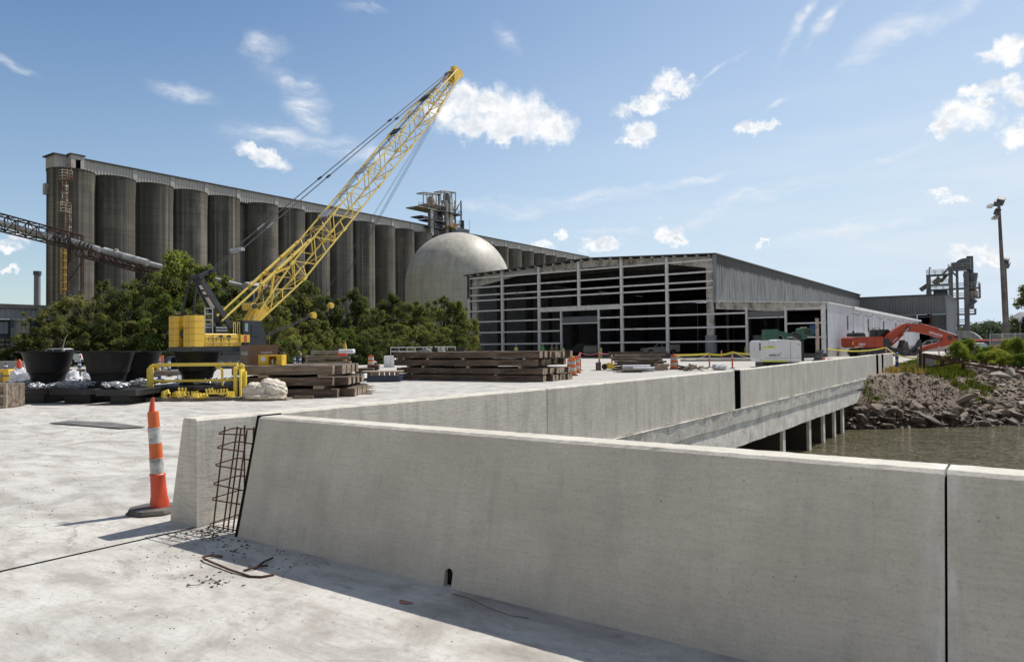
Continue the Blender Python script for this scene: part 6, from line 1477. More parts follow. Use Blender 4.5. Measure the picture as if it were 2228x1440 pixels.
rope(dr,S[3],.42,ROPE,'tan rope sagging between the lone drum and the next orange post'); rope(S[4],GD(1652,60)+Vector((0,0,.35)),.15,ROPE,'tan rope slanting down towards the white compressor')
rope(S[0],S[1],.16,TAPEP,'pink tape between the two posts by the drums',.02); rope(S[1],S[2],.08,TAPEP,'pink tape from the stump post to the next post',.02); rope(GD(1252,43.5)+Vector((0,0,.95)),S[0],.1,TAPEP,'pink tape from the drums to the first post',.02); rope(GD(1190,38)+Vector((0,0,1.35)),GD(1250,42)+Vector((0,0,1.0)),.08,TAPEY,'yellow tape from the middle timber stack to the drums',.02)
e1=GD(1800,60); e1.z=ZD(1800,757,60); tape(e1,S[6],.28,TAPEY,'yellow tape in front of the white warehouse wall',.11); e2=GD(2004,44); e2.z=ZD(2004,776,44); tape(S[6],e2,.35,TAPEY,'yellow tape drooping from the excavator to the walkway post',.11); rope(S[6],GD(1975,50)+Vector((0,0,.2)),.1,ROPE,'tan rope below the excavator bucket')
# ---- lumber debris pile ----
def loose(u,v,D,L,w,h,z,rot,mat,label,cat='board',name='loose_board',grp='boards of the lumber debris heap',tilt=0):
    a=GD(u,D); m=MB(); m.cbox(-L/2,L/2,-w/2,w/2,0,h,.008); o=m.build(name,mat); o.location=(a.x,a.y,z); o.rotation_euler=(0,tilt,YAW+rot); return tag(o,label,cat,grp)
r_=random.Random(21)
for li in range(7):
    L=3.6-.12*li if li<5 else 3.3
    z=.02+li*.15
    for k in range(3):
        loose(1393-li*1.5+r_.uniform(-8,8),0,46.5+k*.45,L*r_.uniform(.75,1.0),.3,.12,z,r_.uniform(-.07,.07),r_.choice((TIMB,TIMB,TIMM,PALW)),'dark board in the lumber debris heap, %s part'%('lower' if li<3 else 'upper'),grp='boards of the lumber debris heap, %s part'%('lower' if li<3 else 'upper'),tilt=r_.uniform(-.02,.02))
loose(1388,0,48.3,3.9,.4,.14,1.05,0,TIMB,'long dark beam lying on top of the lumber debris heap',grp=None)
for k in range(6): loose(1437+r_.uniform(-3,8),0,45.4,.9,.12,.06,.05+k*.07,r_.uniform(-.2,.2),PLANK,'short pale board at the right end of the lumber debris heap',grp='short boards at the right end of the debris heap')
for u,v,D,L,lab in ((1384,0,44.6,1.7,'upper grey steel pipe at the foot of the lumber debris'),(1400,0,44.2,1.3,'lower grey steel pipe at the foot of the lumber debris')):
    a=GD(u,D); m=MB(); m.tube([(-L/2,0,.16),(L/2,0,.16)],.14,14); o=tag(m.build('steel_pipe',GALV,None,True),lab,'pipe'); o.location=(a.x,a.y,.12 if 'upper' in lab else 0); o.rotation_euler=(0,0,YAW)
for k in range(6): loose(1365+k*4,0,43.5-.05*k,r_.uniform(1.0,1.8),.2,.03,.004+.031*k,r_.uniform(-.12,.12),PALW,'flat grey plank in front of the steel pipes',grp='flat planks before the steel pipes')
a=G(1297,806); st=thing('timber_stump','upright bundle of short timbers standing left of the yellow drum','timber',(a.x,a.y,0),YAW)
for k in range(4): m=MB(); m.cbox(k*.085,.08+k*.085,0,.25,.03,.52+.03*(k%2),.01); m.build('short_post',TIMM if k%2 else TIMB,st)
m=MB(); m.box(-.3,.6,-.1,.3,0,.025); m.build('board',PALW,st)
a=G(1326,804); yd=thing('yellow_machine','round yellow machine with a black wheel before the lumber debris','machine',(a.x,a.y,0),YAW); m=MB(); m.prism([(-.22,.08),(.35,.0),(.42,.18),(.3,.40),(-.05,.47),(-.25,.40)],0,.4,'y'); m.build('body',YELL,yd,False,.04); m=MB(); m.tube([(-.32,0,.2),(-.32,.1,.2)],.2,16); m.build('wheel',TYRE,yd,True)
# brown debris right of the drum
for i,(u,D,L,lab,mat) in enumerate(((1483,46.5,.55,'dark brown lump right of the lone drum',TIMB),(1500,47.5,.8,'black lump in the debris right of the lone drum',BSTEEL),(1522,46.5,.9,'crumpled tan cardboard left of the orange post',PLANK),(1508,44.8,.9,'flat scattered boards in front of the tan cardboard',PALW))):
    a=GD(u,D); m=MB(); rj=random.Random(i+5)
    for k in range(7):
        m.T=Matrix.Translation((rj.uniform(-.5,.5)*L,rj.uniform(-.2,.2),.06+rj.uniform(0,.18)))@Matrix.Rotation(rj.uniform(-.6,.6),4,'Y')@Matrix.Rotation(rj.uniform(-.8,.8),4,'Z'); q_=rj.uniform(.12,.35)*L; m.box(-q_,q_,-.12,.12,-.03,rj.uniform(.0,.10))
    m.T=None; o=tag(m.build('debris_heap',mat),lab,'debris'); o.location=(a.x,a.y,0); o.rotation_euler=(0,0,YAW)
sack(1565,46,0,1.0,.36,'flat white sack on the ground between two orange posts',seed=8,loops=False,name='white_sack')
a=GD(1480,70); o=tag(MB().tube([(0,0,.12),(10.5,0,.12)],.12,8).build('long_pipe',CONCM,None,True),'long pipe lying on the ground across the yard before the lean-to','pipe'); o.location=(a.x,a.y,0); o.rotation_euler=(0,0,YAW-.1)
for u,D in ((1226,96),(1308,95)): 
    a=GD(u,D); o=tag(MB().lathe([(.12,0),(.12,1.25),(.06,1.32)],(0,0,0),12).build('yellow_bollard',YELL,None,True),'yellow bollard %s the big door opening of the warehouse'%('left of' if u<1250 else 'right of'),'bollard','yellow bollards'); o.location=(a.x,a.y,0)
for u in (1621.5,1630.5):
    a=GD(u,93); o=tag(MB().lathe([(.13,0),(.13,1.2),(.06,1.27)],(0,0,0),12).build('yellow_bollard',YELL,None,True),'%s bollard of the pair at the lean-to post'%('left' if u<1625 else 'right'),'bollard','yellow bollards'); o.location=(a.x,a.y,0)
a=GD(1275,108); o=tag(MB().lathe([(.8,0),(.8,2.2),(.65,2.2),(.65,0)],(0,0,0),20,cap=False).build('concrete_pipe',CONCM,None,True),'short wide concrete pipe lying in the warehouse doorway','pipe'); o.location=(a.x,a.y,.85); o.rotation_euler=(0,R(90),R(0))
struct(MB().quad((-74,80,.004),(-19,80,.004),(-19,90,.004),(-74,90,.004)).build('asphalt_apron',M('asphalt',(0.11,0.11,0.11),(0.15,0.15,0.145),1,0.9,world=True)))
# orange crumpled cones behind the bridge barrier
for u,v,lab in ((1789,770,'orange cone base lying left behind the bridge barrier'),(1806,774,'orange cone lying flat right of the other')):
    a=GD(u,62); m=MB(); m.box(-.45,.45,-.3,.3,0,.08); m.lathe([(.3,.08),(.22,.4)],(0,0,0),12); o=tag(m.build('fallen_cone',ORR),lab,'traffic cone'); o.location=(a.x,a.y,0 if u<1800 else -.1); o.rotation_euler=(0,0,.5)
# ---- gangway ----
Dg=41.0
def GWp(u,v,dD=0): return PD(u,v,Dg+dD)
g0=GWp(2010,770); gw=thing('steel_walkway','long rusty steel walkway sloping down to the right over the rocks','walkway',tuple(g0)); 
def gl(u,v,dD=0): return GWp(u,v,dD)-g0
for (a,b_,w,dD) in (((2008,770),(2330,818),.09,0),((2008,775),(2330,832),.09,-.4),((2008,776),(2330,826),.05,.5),((2098,805),(2330,874),.10,0),((2003,801),(2088,787),.09,0),((2103,797),(2330,845),.04,.3)):
    m=MB(); m.bar(gl(*a,dD),gl(*b_,dD),w,w*1.3); m.build('stringer',RUST,gw)
m=MB(); A=gl(2008,774,-.4); B=gl(2330,831,-.4); A2=gl(2008,771,.1); B2=gl(2330,820,.1); m.add([A,B,B2,A2,A-Vector((0,0,.04)),B-Vector((0,0,.04)),B2-Vector((0,0,.04)),A2-Vector((0,0,.04))],[(0,1,2,3),(7,6,5,4),(0,4,5,1),(1,5,6,2),(2,6,7,3),(3,7,4,0)]); m=MB(); [m.bar(gl(2030+i*20,774.5+i*3.2,-.4),gl(2031+i*20,772+i*2.9,.1),.05) for i in range(15)]; m.build('cross_rungs',RUST,gw)
for u,v0,v1 in ((2048,780,798),(2053,781,797),(2094,787,806),(2098,789,809),(2167,803,836),(2172,804,834),(2205,811,845),(2240,818,856),(2011,772,800),(2002,760,801)):
    m=MB(); m.bar(gl(u,v0),gl(u,v1),.09 if u>2020 else .12); m.build('leg',RUST,gw)
a=GD(2020,45); zb=ZD(2020,800,45); o=tag(MB().cbox(-.35,.45,0,.7,-.6,.75,.03).build('concrete_footing',CONCM),'square concrete footing at the upper end of the steel walkway','footing'); o.location=(a.x,a.y,zb+.1); o.rotation_euler=(0,0,YAW)
a=GD(2004,44); o=tag(MB().bar((0,0,-.3),(0,0,1.6),.12).build('wood_post',TIMB),'dark post beside the upper end of the steel walkway','post'); o.location=(a.x,a.y,0)
# long driftwood pole on the rocks
p=PD(1918,888,34.5); q=PD(1965,880,35.5); o=tag(MB().tube([Vector((0,0,0)),q-p],.055,7).build('driftwood_pole',TIMM,None,True),'straight pole lying on the rocks near the bridge','pole'); o.location=p
# ---- light poles ----
POLE=M('pole_rusty',(0.17,0.155,0.15),(0.09,0.07,0.062),.8,0.8,world=True)
def light_pole(u0,v0,u1,v1,D,r,label,heads):
    a=PD(u1,v1,D); b_=PD(u0,v0,D); t=thing('light_pole',label,'light pole',(a.x,a.y,0)); d=b_-Vector((a.x,a.y,a.z)); m=MB(); base=Vector((0,0,a.z))-d*(a.z/d.z); m.tube([base,Vector((0,0,a.z))+d*.5,Vector((0,0,a.z))+d],[r,r*.85,r*.6],12); m.build('pole',POLE,t,True)
    for (du,dv,w,h,k) in heads:
        c=PD(u0+du,v0+dv,D)-Vector((a.x,a.y,0)); tp=Vector((0,0,a.z))+d; tp=tp+ (base-tp)*max(0,(tp.z-c.z))/max(.1,tp.z)
        h_=MB(); h_.bar(tp,c,.12); h_.build('bracket',STEELD,t)
        h_=MB()
        if k=='round': h_.lathe([(.25*w,-.3),(.8*w,.0),(.75*w,.05),(.1,.06)],(0,0,0),14); 
        else: h_.cbox(-.5*w,.5*w,-.35,.35,-.4*h,.4*h,.05)
        o=h_.build('floodlight',STEELD if k!='round' else DUCT,t); o.location=c; o.rotation_euler=(R(35),R(-25) if k=='round' else R(20),0)
light_pole(2173,440,2189,742,82,.25,'tall rusty light pole with several floodlights at right',((4,-2,.75,.95,'b'),(-4,2,.55,.7,'b'),(-19,8,.5,1,'round'),(-3,21,.6,.65,'b'),(-8,33,.55,1,'round')))
light_pole(2187,566,2194,742,120,.22,'shorter thinner light pole just behind the tall one',((0,0,1.1,.9,'b'),(1,10,1.2,1.2,'b')))
light_pole(2219,687,2220,742,130,.1,'small lamp post with a round head at the right edge',((0,-1,1.2,1,'round'),))
# ---- fence ----
def mat_mesh():
    m,nt,b,o=newmat('chain_link'); P=wpos(nt); b.inputs['Base Color'].default_value=(.33,.34,.35,1); b.inputs['Roughness'].default_value=.6
    t=nt.nodes.new('ShaderNodeBsdfTransparent'); x=nt.nodes.new('ShaderNodeMixShader'); x.inputs[0].default_value=.42; nt.links.new(t.outputs[0],x.inputs[1]); nt.links.new(b.outputs[0],x.inputs[2]); nt.links.new(x.outputs[0],o.inputs[0]); return m
CLM=mat_mesh(); a=GD(2155,78); b_=GD(2300,70); fn=thing('chain_link_fence','grey chain link fence behind the shrubs at right','fence',tuple(a)); d=b_-a; zf=ZD(2155,727,78)
m=MB(); m.add([(0,0,0),(d.x,d.y,0),(d.x,d.y,zf),(0,0,zf)],[(0,1,2,3)]); m.build('mesh_panel',CLM,fn)
for k in range(6): m=MB(); m.tube([(d.x*k/5,d.y*k/5,0),(d.x*k/5,d.y*k/5,zf+.1)],.05,6); m.build('post',GALV,fn)
m=MB(); m.tube([(0,0,zf),(d.x,d.y,zf)],.04,6); m.build('top_rail',GALV,fn)
a=GD(2157,70); o=tag(MB().tube([(0,0,0),(0,0,ZD(2157,717,70))],.05,6).build('dark_post',STEELD,None,True),'thin dark post at the left end of the chain link fence','post'); o.location=a

PM=M('orange_paint_dust',(0.42,0.16,0.09),(0.30,0.20,0.17),30,0.95,world=True)
c=G(881,1311); m=MB(); m.prism([(.05*math.cos(t)*(1+.4*math.sin(3*t)),.035*math.sin(t)*(1+.3*math.cos(2*t))) for t in np.linspace(0,6.28,15)[:-1]],.004,.006,'z'); o=tag(m.build('paint_mark',PM),'small orange paint splash on the shaded deck before the drain slot','paint mark'); o.location=(c.x,c.y,0)
# ================= crawler crane =================
CXc,CYc=-57.05,32.9
crn=thing('crawler_crane','big yellow crawler crane with a raised lattice boom and black mast','crane',(CXc,CYc,0),R(90))
def CL(u,v,X=CXc): p=PX(u,v,X); return Vector((p.y-CYc,-(p.x-CXc),p.z))
YC=M('crane_yellow',(0.80,0.52,0.06),(0.72,0.45,0.05),.8,0.45,world=True,grime=((0.32,0.18,0.06),1.0,0.33))
YB=M('boom_yellow',(0.80,0.60,0.14),(0.72,0.52,0.11),1.5,0.5,world=True,grime=((0.35,0.24,0.12),1.2,0.3))
CBK=M('crane_black',(0.022,0.024,0.028),(0.035,0.037,0.04),1,0.5); GLS=M('dark_glass',(0.015,0.02,0.022),(0.02,0.025,0.03),1,0.08)
ROPEB=M('wire_rope',(0.06,0.06,0.065),(0.04,0.04,0.045),5,0.5)
# counterweight: two stacks of slabs
ztop=CL(362,688,-58.8).z; zbot=CL(362,755,-58.8).z
for y0,y1 in ((.50,1.87),(-1.87,-.35)):
    nsl=5
    for k in range(nsl):
        z0=hyp(zbot,ztop,k/nsl); z1=hyp(zbot,ztop,(k+1)/nsl)-.02; m=MB(); m.prism([(.0,y0+.2),(.0,y1-.2),(.2,y1),(1.05,y1),(1.05,y0),(.2,y0)],z0,z1,'z'); m.build('counterweight',YC,crn)
m=MB(); m.box(.5,1.0,-.35,.5,zbot+1.7,ztop-.15); m.build('drum_cover',YC,crn)
m=MB(); m.tube([(.7,-.34,zbot+1.1),(.7,.49,zbot+1.1)],.42,18); m.build('winch_drum',CBK,crn,True)
m=MB(); m.box(-.0,7.6,-1.85,1.85,zbot-.42,zbot-.02); m.build('deck_frame',CBK,crn)
xh=CL(527,740,CXc+1.85).x; zh1=CL(480,726,CXc+1.85).z; xs=1.1
m=MB(); m.cbox(xs,xh,-1.85,-.9,zbot,zh1,.05); m.build('engine_house',YC,crn); m=MB(); m.cbox(xs,xh,.9,1.85,zbot,zh1,.05); m.build('engine_house',YC,crn)
for z in (hyp(zbot,zh1,.28),hyp(zbot,zh1,.68)): m=MB(); m.box(xs+.1,xh-.05,-1.88,-1.855,z,z+.05); m.build('panel_seam',M('pale_yellow',(0.85,0.62,0.2),(0.8,0.58,0.2),3,.5),crn)
for k,xx in enumerate((xs+.3,xs+1.0,xs+1.7)):
    m=MB(); m.tube([(xx,-1.89,zbot+.45),(xx,-1.95,zbot+.45),(xx,-1.95,zh1-.35),(xx,-1.89,zh1-.35)],.022,5); m.tube([(xx+.4,-1.89,zbot+.45),(xx+.4,-1.95,zbot+.45),(xx+.4,-1.95,zh1-.35),(xx+.4,-1.89,zh1-.35)],.022,5); m.bar((xx,-1.95,zbot+.8),(xx+.4,-1.95,zbot+.8),.03); m.build('hand_rail',CBK,crn)
# machinery above the houses
for x0,x1,z0,z1 in ((xs+.1,xs+.75,zh1+.0,zh1+.85),(xs+1.15,xs+2.2,zh1,zh1+.6)):
    m=MB(); m.box(x0,x1,-1.6,1.5,z0,z1); m.build('radiator_box',CBK,crn)
    m=MB(); m.box(x0,x1,-1.65,-1.61,z1-.12,z1-.04); m.box(x0,x1,-1.65,-1.61,z1-.35,z1-.28); m.build('pale_strip',GALV,crn)
for z in (zh1+1.15,zh1+1.65,zh1+2.1): m=MB(); m.bar((xs+.1,-1.7,z),(xs+.8,-1.7,z),.06); m.build('guard_bar',GALV,crn)
for q_ in (.1,.8): m=MB(); m.bar((xs+q_,-1.7,zh1),(xs+q_,-1.7,zh1+2.15),.06); m.build('guard_post',GALV,crn)
for xx in (xh-.75,xh-.35): m=MB(); m.bar((xx,-1.7,zh1),(xx,-1.7,zh1+1.0),.05); m.bar((xx+.2,-1.7,zh1),(xx+.2,-1.7,zh1+1.0),.05); m.bar((xx,-1.7,zh1+1.0),(xx+.2,-1.7,zh1+1.0),.05); m.build('yellow_handrail',YB,crn)
for k in range(3): m=MB(); xx=xs+.75+k*.75; m.box(xx,xx+.02,-1.875,-1.852,zbot+.06,zh1-.06); m.build('door_gap',CBK,crn)
for k in range(2): m=MB(); xx=xs+1.3+k*.75; m.box(xx,xx+.35,-1.88,-1.853,zh1-.32,zh1-.14); m.build('vent_grille',CBK,crn)
m=MB(); m.tube([(xs+.5,-.6,zh1+.8),(xs+.5,-.6,zh1+1.5),(xs+.35,-.6,zh1+1.65)],.07,8); m.build('exhaust_pipe',RUST,crn,True)
for y0_,y1_ in ((.50,1.87),(-1.87,-.35)):
    for q_ in (.33,.66): m=MB(); yy=hyp(y0_+.2,y1_-.2,q_); m.box(-.012,.0,yy-.012,yy+.012,zbot+.02,ztop-.04); m.build('weight_seam',M('seam_brown',(0.30,0.17,0.04),(0.24,0.14,0.04),4,.7),crn)
    m=MB(); m.box(.35,.55,y0_+.4,y0_+.5,ztop-.02,ztop+.14); m.box(.35,.55,y1_-.5,y1_-.4,ztop-.02,ztop+.14); m.box(.35,.55,y0_+.4,y1_-.4,ztop+.10,ztop+.14); m.build('lifting_lug',CBK,crn)
m=MB(); 
for k in range(4): m.tube([(xs+.4+k*.5,-1.0+k*.3,zh1+.3),(xs+.8+k*.5,-.6+k*.3,zh1+.9),(xs+1.5+k*.4,-.2+k*.2,zh1+.5)],.03,6)
m.build('hydraulic_hoses',CBK,crn)
# cab
xcab=xh+.02; m=MB(); m.prism([(xcab,zbot-.1),(xcab+2.1,zbot-.1),(xcab+2.3,zbot+.9),(xcab+1.8,zbot+2.25),(xcab,zbot+2.25)],-1.98,-.8,'y'); m.build('cab',CBK,crn)
m=MB(); m.box(xcab+.15,xcab+.45,-2.0,-1.985,zbot+1.3,zbot+2.0); m.build('window',M('pale_glass',(0.25,0.36,0.34),(0.2,0.3,0.3),1,.15),crn); m=MB(); m.box(xcab+.8,xcab+1.7,-2.01,-1.985,zbot+.9,zbot+1.9); m.build('window',GLS,crn)
m=MB(); m.box(xcab-.3,xcab+.6,-2.04,-1.99,zbot+.35,zbot+1.0); m.build('side_panel',YC,crn); m=MB(); m.box(xcab+.05,xcab+.3,-2.06,-2.045,zbot+.42,zbot+.95); m.build('red_sticker',ORR,crn)
# crawler undercarriage
for y in (-3.1,2.0):
    m=MB(); pr=[(.2,.55),(.5,.15),(.9,.0),(7.6,.0),(8.0,.15),(8.3,.55),(8.0,.95),(7.6,1.1),(.9,1.1),(.5,.95)]; m.prism(pr,y,y+1.1,'y'); m.build('crawler_track',CBK,crn)
    for k in range(9): q=MB(); q.tube([(.95+k*.82,y-.03,.42),(.95+k*.82,y+.02,.42)],.28,14); q.build('track_roller',STEELD,crn)
m=MB(); m.box(2.5,6,-2.2,2.2,.4,zbot-.43); m.build('carbody',CBK,crn)
# boom
F=CL(538,708); T=CL(992,160); ax=(T-F); Lb=ax.length; ax.normalize(); la=Vector((0,1,0)); la=(la-ax*la.dot(ax)).normalized(); up_=ax.cross(la)
if up_.z<0: up_=-up_
BWCHK=1
def sec(s):
    w=np.interp(s,[0,7,Lb-9,Lb],[.75,1.0,1.0,.42]); d=np.interp(s,[0,7,Lb-9,Lb],[.18,1.0,1.0,.38]); sh=np.interp(s,[0,7,Lb],[0,0,0]); return w,d,sh
def bp(s,i,j): w,d,sh=sec(s); return F+ax*s+la*(w*i)+up_*(d*j+sh)
for i in (-1,1):
    for j in (-1,1):
        m=MB(); m.tube([bp(0 if True else 1,i,j),bp(7,i,j),bp(Lb-9,i,j),bp(Lb,i,j)],.088,8); m.build('boom_chord',YB,crn,True)
ss=[2.2]; 
while ss[-1]<Lb-1.0: ss.append(ss[-1]+(1.75 if ss[-1]<Lb-9 else 1.25))
m=MB()
for k in range(len(ss)-1):
    a,b_=ss[k],ss[k+1]
    for (c0_,c1_) in (((-1,-1),(1,-1)),((1,-1),(1,1)),((1,1),(-1,1)),((-1,1),(-1,-1))):
        p,q=(c0_,c1_) if k%2 else (c1_,c0_); m.bar(bp(a,*p),bp(b_,*q),.075)
    if k%3==0:
        m.bar(bp(a,-1,-1),bp(a,1,1),.05); m.bar(bp(a,-1,1),bp(a,1,-1),.05)
        for (c0_,c1_) in (((-1,-1),(1,-1)),((1,-1),(1,1)),((1,1),(-1,1)),((-1,1),(-1,-1))): m.bar(bp(a,*c0_),bp(a,*c1_),.06)
m.build('boom_lacing',YB,crn)
for s in (7.2,14.5,21.8,29.1,36.3):
    w,d,sh=sec(s); m=MB()
    for i in (-1,1):
        for j in (-1,1): m.bar(bp(s-.25,i,j),bp(s+.25,i,j),.22)
    m.build('boom_joint',YB,crn)
    m=MB(); c=bp(s,0,1)+up_*.18; m.bar(c-ax*.5,c+ax*.5,1.1,.12,up_); m.build('rope_guide',GALV if s<25 else CBK,crn)
m=MB(); m.add([bp(.0,-1,-1)-la*.0,bp(2.3,-1,-1),bp(2.3,-1,1),bp(0,-1,1),bp(0,-1,-1)+la*.1,bp(2.3,-1,-1)+la*.1,bp(2.3,-1,1)+la*.1,bp(0,-1,1)+la*.1],[(0,1,2,3),(7,6,5,4),(0,4,5,1),(1,5,6,2),(2,6,7,3),(3,7,4,0)]); m.build('foot_plate',YC,crn)
m=MB(); m.add([bp(.0,1,-1),bp(2.3,1,-1),bp(2.3,1,1),bp(0,1,1),bp(0,1,-1)-la*.1,bp(2.3,1,-1)-la*.1,bp(2.3,1,1)-la*.1,bp(0,1,1)-la*.1],[(0,1,2,3),(7,6,5,4),(0,4,5,1),(1,5,6,2),(2,6,7,3),(3,7,4,0)]); m.build('foot_plate',YC,crn)
for s,r in ((2.0,.33),):
    c=bp(s,0,0)+up_*1.0-ax*.6; m=MB(); m.tube([c-la*.7,c+la*.7],r,16); m.build('boom_winch',YC,crn,True); m=MB(); m.tube([c-la*.85,c+la*.85],r*.7,16); m.build('rope_drum',CBK,crn,True)
c=bp(5.5,0,.2); m=MB(); m.bar(bp(3.3,-1,1),bp(5.0,-1,1)+up_*.9,.16); m.bar(bp(3.3,1,1),bp(5.0,1,1)+up_*.9,.16); m.bar(bp(5.0,-1,1)+up_*.9,bp(5.0,1,1)+up_*.9,.2); m.bar(bp(5.0,-1,1)+up_*.9,bp(6.6,-1,1),.16); m.build('winch_bracket',YC,crn)
# boom head
m=MB(); 
for i in (-1,1): m.add([bp(Lb-1.6,i*.9,-1.1),bp(Lb+.6,i*.9,-2.2),bp(Lb+.9,i*.9,-.6),bp(Lb+.3,i*.9,1.6),bp(Lb-1.0,i*.9,1.4)]+[p+la*.07 for p in (bp(Lb-1.6,i*.9,-1.1),bp(Lb+.6,i*.9,-2.2),bp(Lb+.9,i*.9,-.6),bp(Lb+.3,i*.9,1.6),bp(Lb-1.0,i*.9,1.4))],[(0,1,2,3,4),(9,8,7,6,5),(0,5,6,1),(1,6,7,2),(2,7,8,3),(3,8,9,4),(4,9,5,0)])
m.build('boom_head',YC,crn)
for (s,j,r) in ((.35,-1.2,.42),(.1,1.5,.36),(-.9,1.5,.3)):
    for i in (-.5,0,.5): c=bp(Lb+s,i,0)+up_*(j*.38); m=MB(); m.tube([c-la*.06,c+la*.06],r,16); m.build('sheave',YC,crn)
# aux jib tip: small point sheave
# mast (A-frame)
ap=CL(428,603); ft=CL(492,716)
for i in (-1,1):
    m=MB(); m.bar(ft+la*i*.85,ap+la*i*.45,.22,.45,up=(1,0,0)); m.build('mast_leg',CBK,crn)
m=MB(); 
for t in (.12,.38,.75):
    m=MB(); m.bar(ft.lerp(ap,t)+la*.75*(1-.5*t),ft.lerp(ap,t)-la*.75*(1-.5*t),.14); m.build('mast_crossbar',CBK,crn)
pass
m=MB(); a=ft.lerp(ap,.42); b_=ft.lerp(ap,.62); m.bar(a,b_,1.0,.04,up=(1,0,0)); a=ft.lerp(ap,.68); b_=ft.lerp(ap,.85); m.bar(a,b_,.9,.04,up=(1,0,0)); m.build('mast_panel',STEELG,crn)
for i in (-1,1):
    for u in (403,415):
        pass
b1_=CL(404,690); b2_=CL(416,690)
for i in (-.75,.75):
    m=MB(); m.bar(ap+la*i*.6+Vector((-.3,0,-.1)),Vector((b1_.x+.1,i*1.3,ztop-.3)),.16); m.build('back_strut',CBK,crn)
m=MB(); m.bar(ap+la*.8,ap-la*.8,.4,.35); m.bar(ap+la*.8+Vector((1.2,0,.55)),ap-la*.8+Vector((1.2,0,.55)),.25); m.bar(ap,ap+Vector((1.6,0,.75)),.5,.25); m.build('mast_head',CBK,crn)
# boom backstops (yellow pipes)
for i in (-1,1):
    A=ft.lerp(ap,.22)+la*i*.8; B=bp(10.5,i*.9,1)+up_*.05; A=A-(B-A).normalized()*.4
    m=MB(); m.tube([A,A.lerp(B,.5)],.10,10); m.build('backstop_rod',YB,crn,True); m=MB(); m.tube([A.lerp(B,.42),B],.15,10); m.build('backstop_tube',YB,crn,True)
    for t in (.42,.6,.78,.97): q=MB(); q.tube([A.lerp(B,t)-(B-A).normalized()*.08,A.lerp(B,t)+(B-A).normalized()*.08],.19,10); q.build('collar',YC,crn,True)
# pendants, bridle, reeving
tp=bp(Lb-.6,0,1)+up_*.25; br0=ap+Vector((1.3,0,.55)); tt=(tp-br0)
tb_=None
for t in np.linspace(.05,.5,200):
    w=br0+tt*float(t); X=CXc-w.y; u,v=toimg((X,CYc+w.x,w.z))
    if u>=515: tb_=float(t); break
bs=br0+tt*tb_
for i in (-.75,.75):
    for o_ in (-.09,.09):
        m=MB(); m.tube([bs+la*(i+o_),tp+la*(i*.6+o_)],.028,5); m.build('pendant_rope',ROPEB,crn)
    for t in (.33,.66,.985): c=(bs+la*i).lerp(tp+la*i*.6,t); m=MB(); m.bar(c-tt.normalized()*.25,c+tt.normalized()*.25,.26,.16); m.build('pendant_link',CBK,crn)
    m=MB(); c=(bs+la*i).lerp(tp+la*i*.6,.10); m.bar(c-tt.normalized()*.5,c+tt.normalized()*.5,.10,.12); m.build('bridle_link',GALV,crn)
for i in (-.6,-.35,-.1,.15,.4,.6): m=MB(); m.tube([br0+la*i,bs+la*i],.016,4); m.build('luffing_rope',ROPEB,crn)
m=MB(); m.bar(bs+la*.85,bs-la*.85,.35,.28); m.bar(bs-tt.normalized()*.5,bs+tt.normalized()*.3,.8,.10); m.build('spreader_bridle',GALV,crn)
# boom top ropes
for i in (-.25,0,.25): m=MB(); m.tube([bp(3,i,1)+up_*.35,bp(Lb*.5,i,1)+up_*.22,bp(Lb-1,i,1)+up_*.35],.03,4); m.build('hoist_rope',ROPEB,crn)
def hook(u,v,label,r=.42):
    w=CL(u,v); t=thing('hook_block',label,'hook block',(CXc-w.y,CYc+w.x,w.z),R(90),'yellow hook blocks hanging from the boom ropes'); m=MB(); m.tube([(-.1,-.22,0),(-.1,.22,0)],r,16); m.build('cheek_plate',YC,t,True); m=MB(); m.tube([(0,-.08,0),(0,.08,0)],r*.8+.1,16); m.build('sheave',YB,t,True)
    m=MB(); m.tube([(0,0,-r),(.05,0,-r-.2),(.18,0,-r-.38),(.05,0,-r-.5),(-.1,0,-r-.4)],.06,6); m.build('hook',CBK,t,True); return w
h1=hook(721,665,'yellow hook block hanging right of the other, above the pale truss',.26); h2=hook(683,686,'yellow hook block pulled back by the slanting tie rope',.28)
hd=bp(Lb+.35,0,0)-up_*.5
for i,h in ((-.3,h1),(.0,h1),(.3,h1)): m=MB(); m.tube([hd+la*i,h+la*i*.5+Vector((0,0,.3))],.022,4); m.build('hoist_line',ROPEB,crn)
for i in (-.15,.15): m=MB(); m.tube([hd+la*i+ax*.3,h2+la*i*.5+Vector((0,0,.3))],.016,4); m.build('hoist_line',ROPEB,crn)
w=CL(560,738); m=MB(); m.tube([h2+Vector((-.3,0,-.1)),(h2+w)/2+Vector((0,0,-.12)),w],.045,5); m.tube([h2+Vector((-.3,0,.12)),(h2+w)/2+Vector((0,0,.05)),w+Vector((0,0,.2))],.03,5); o=m.build('tie_back_rope',ROPEB,crn)
w=CL(586,728); m=MB(); m.tube([w,w-Vector((0,0,1.7))],.02,5); m.ico(w-Vector((0,0,1.8)),.14,1); m.build('tag_line',TAN,crn)
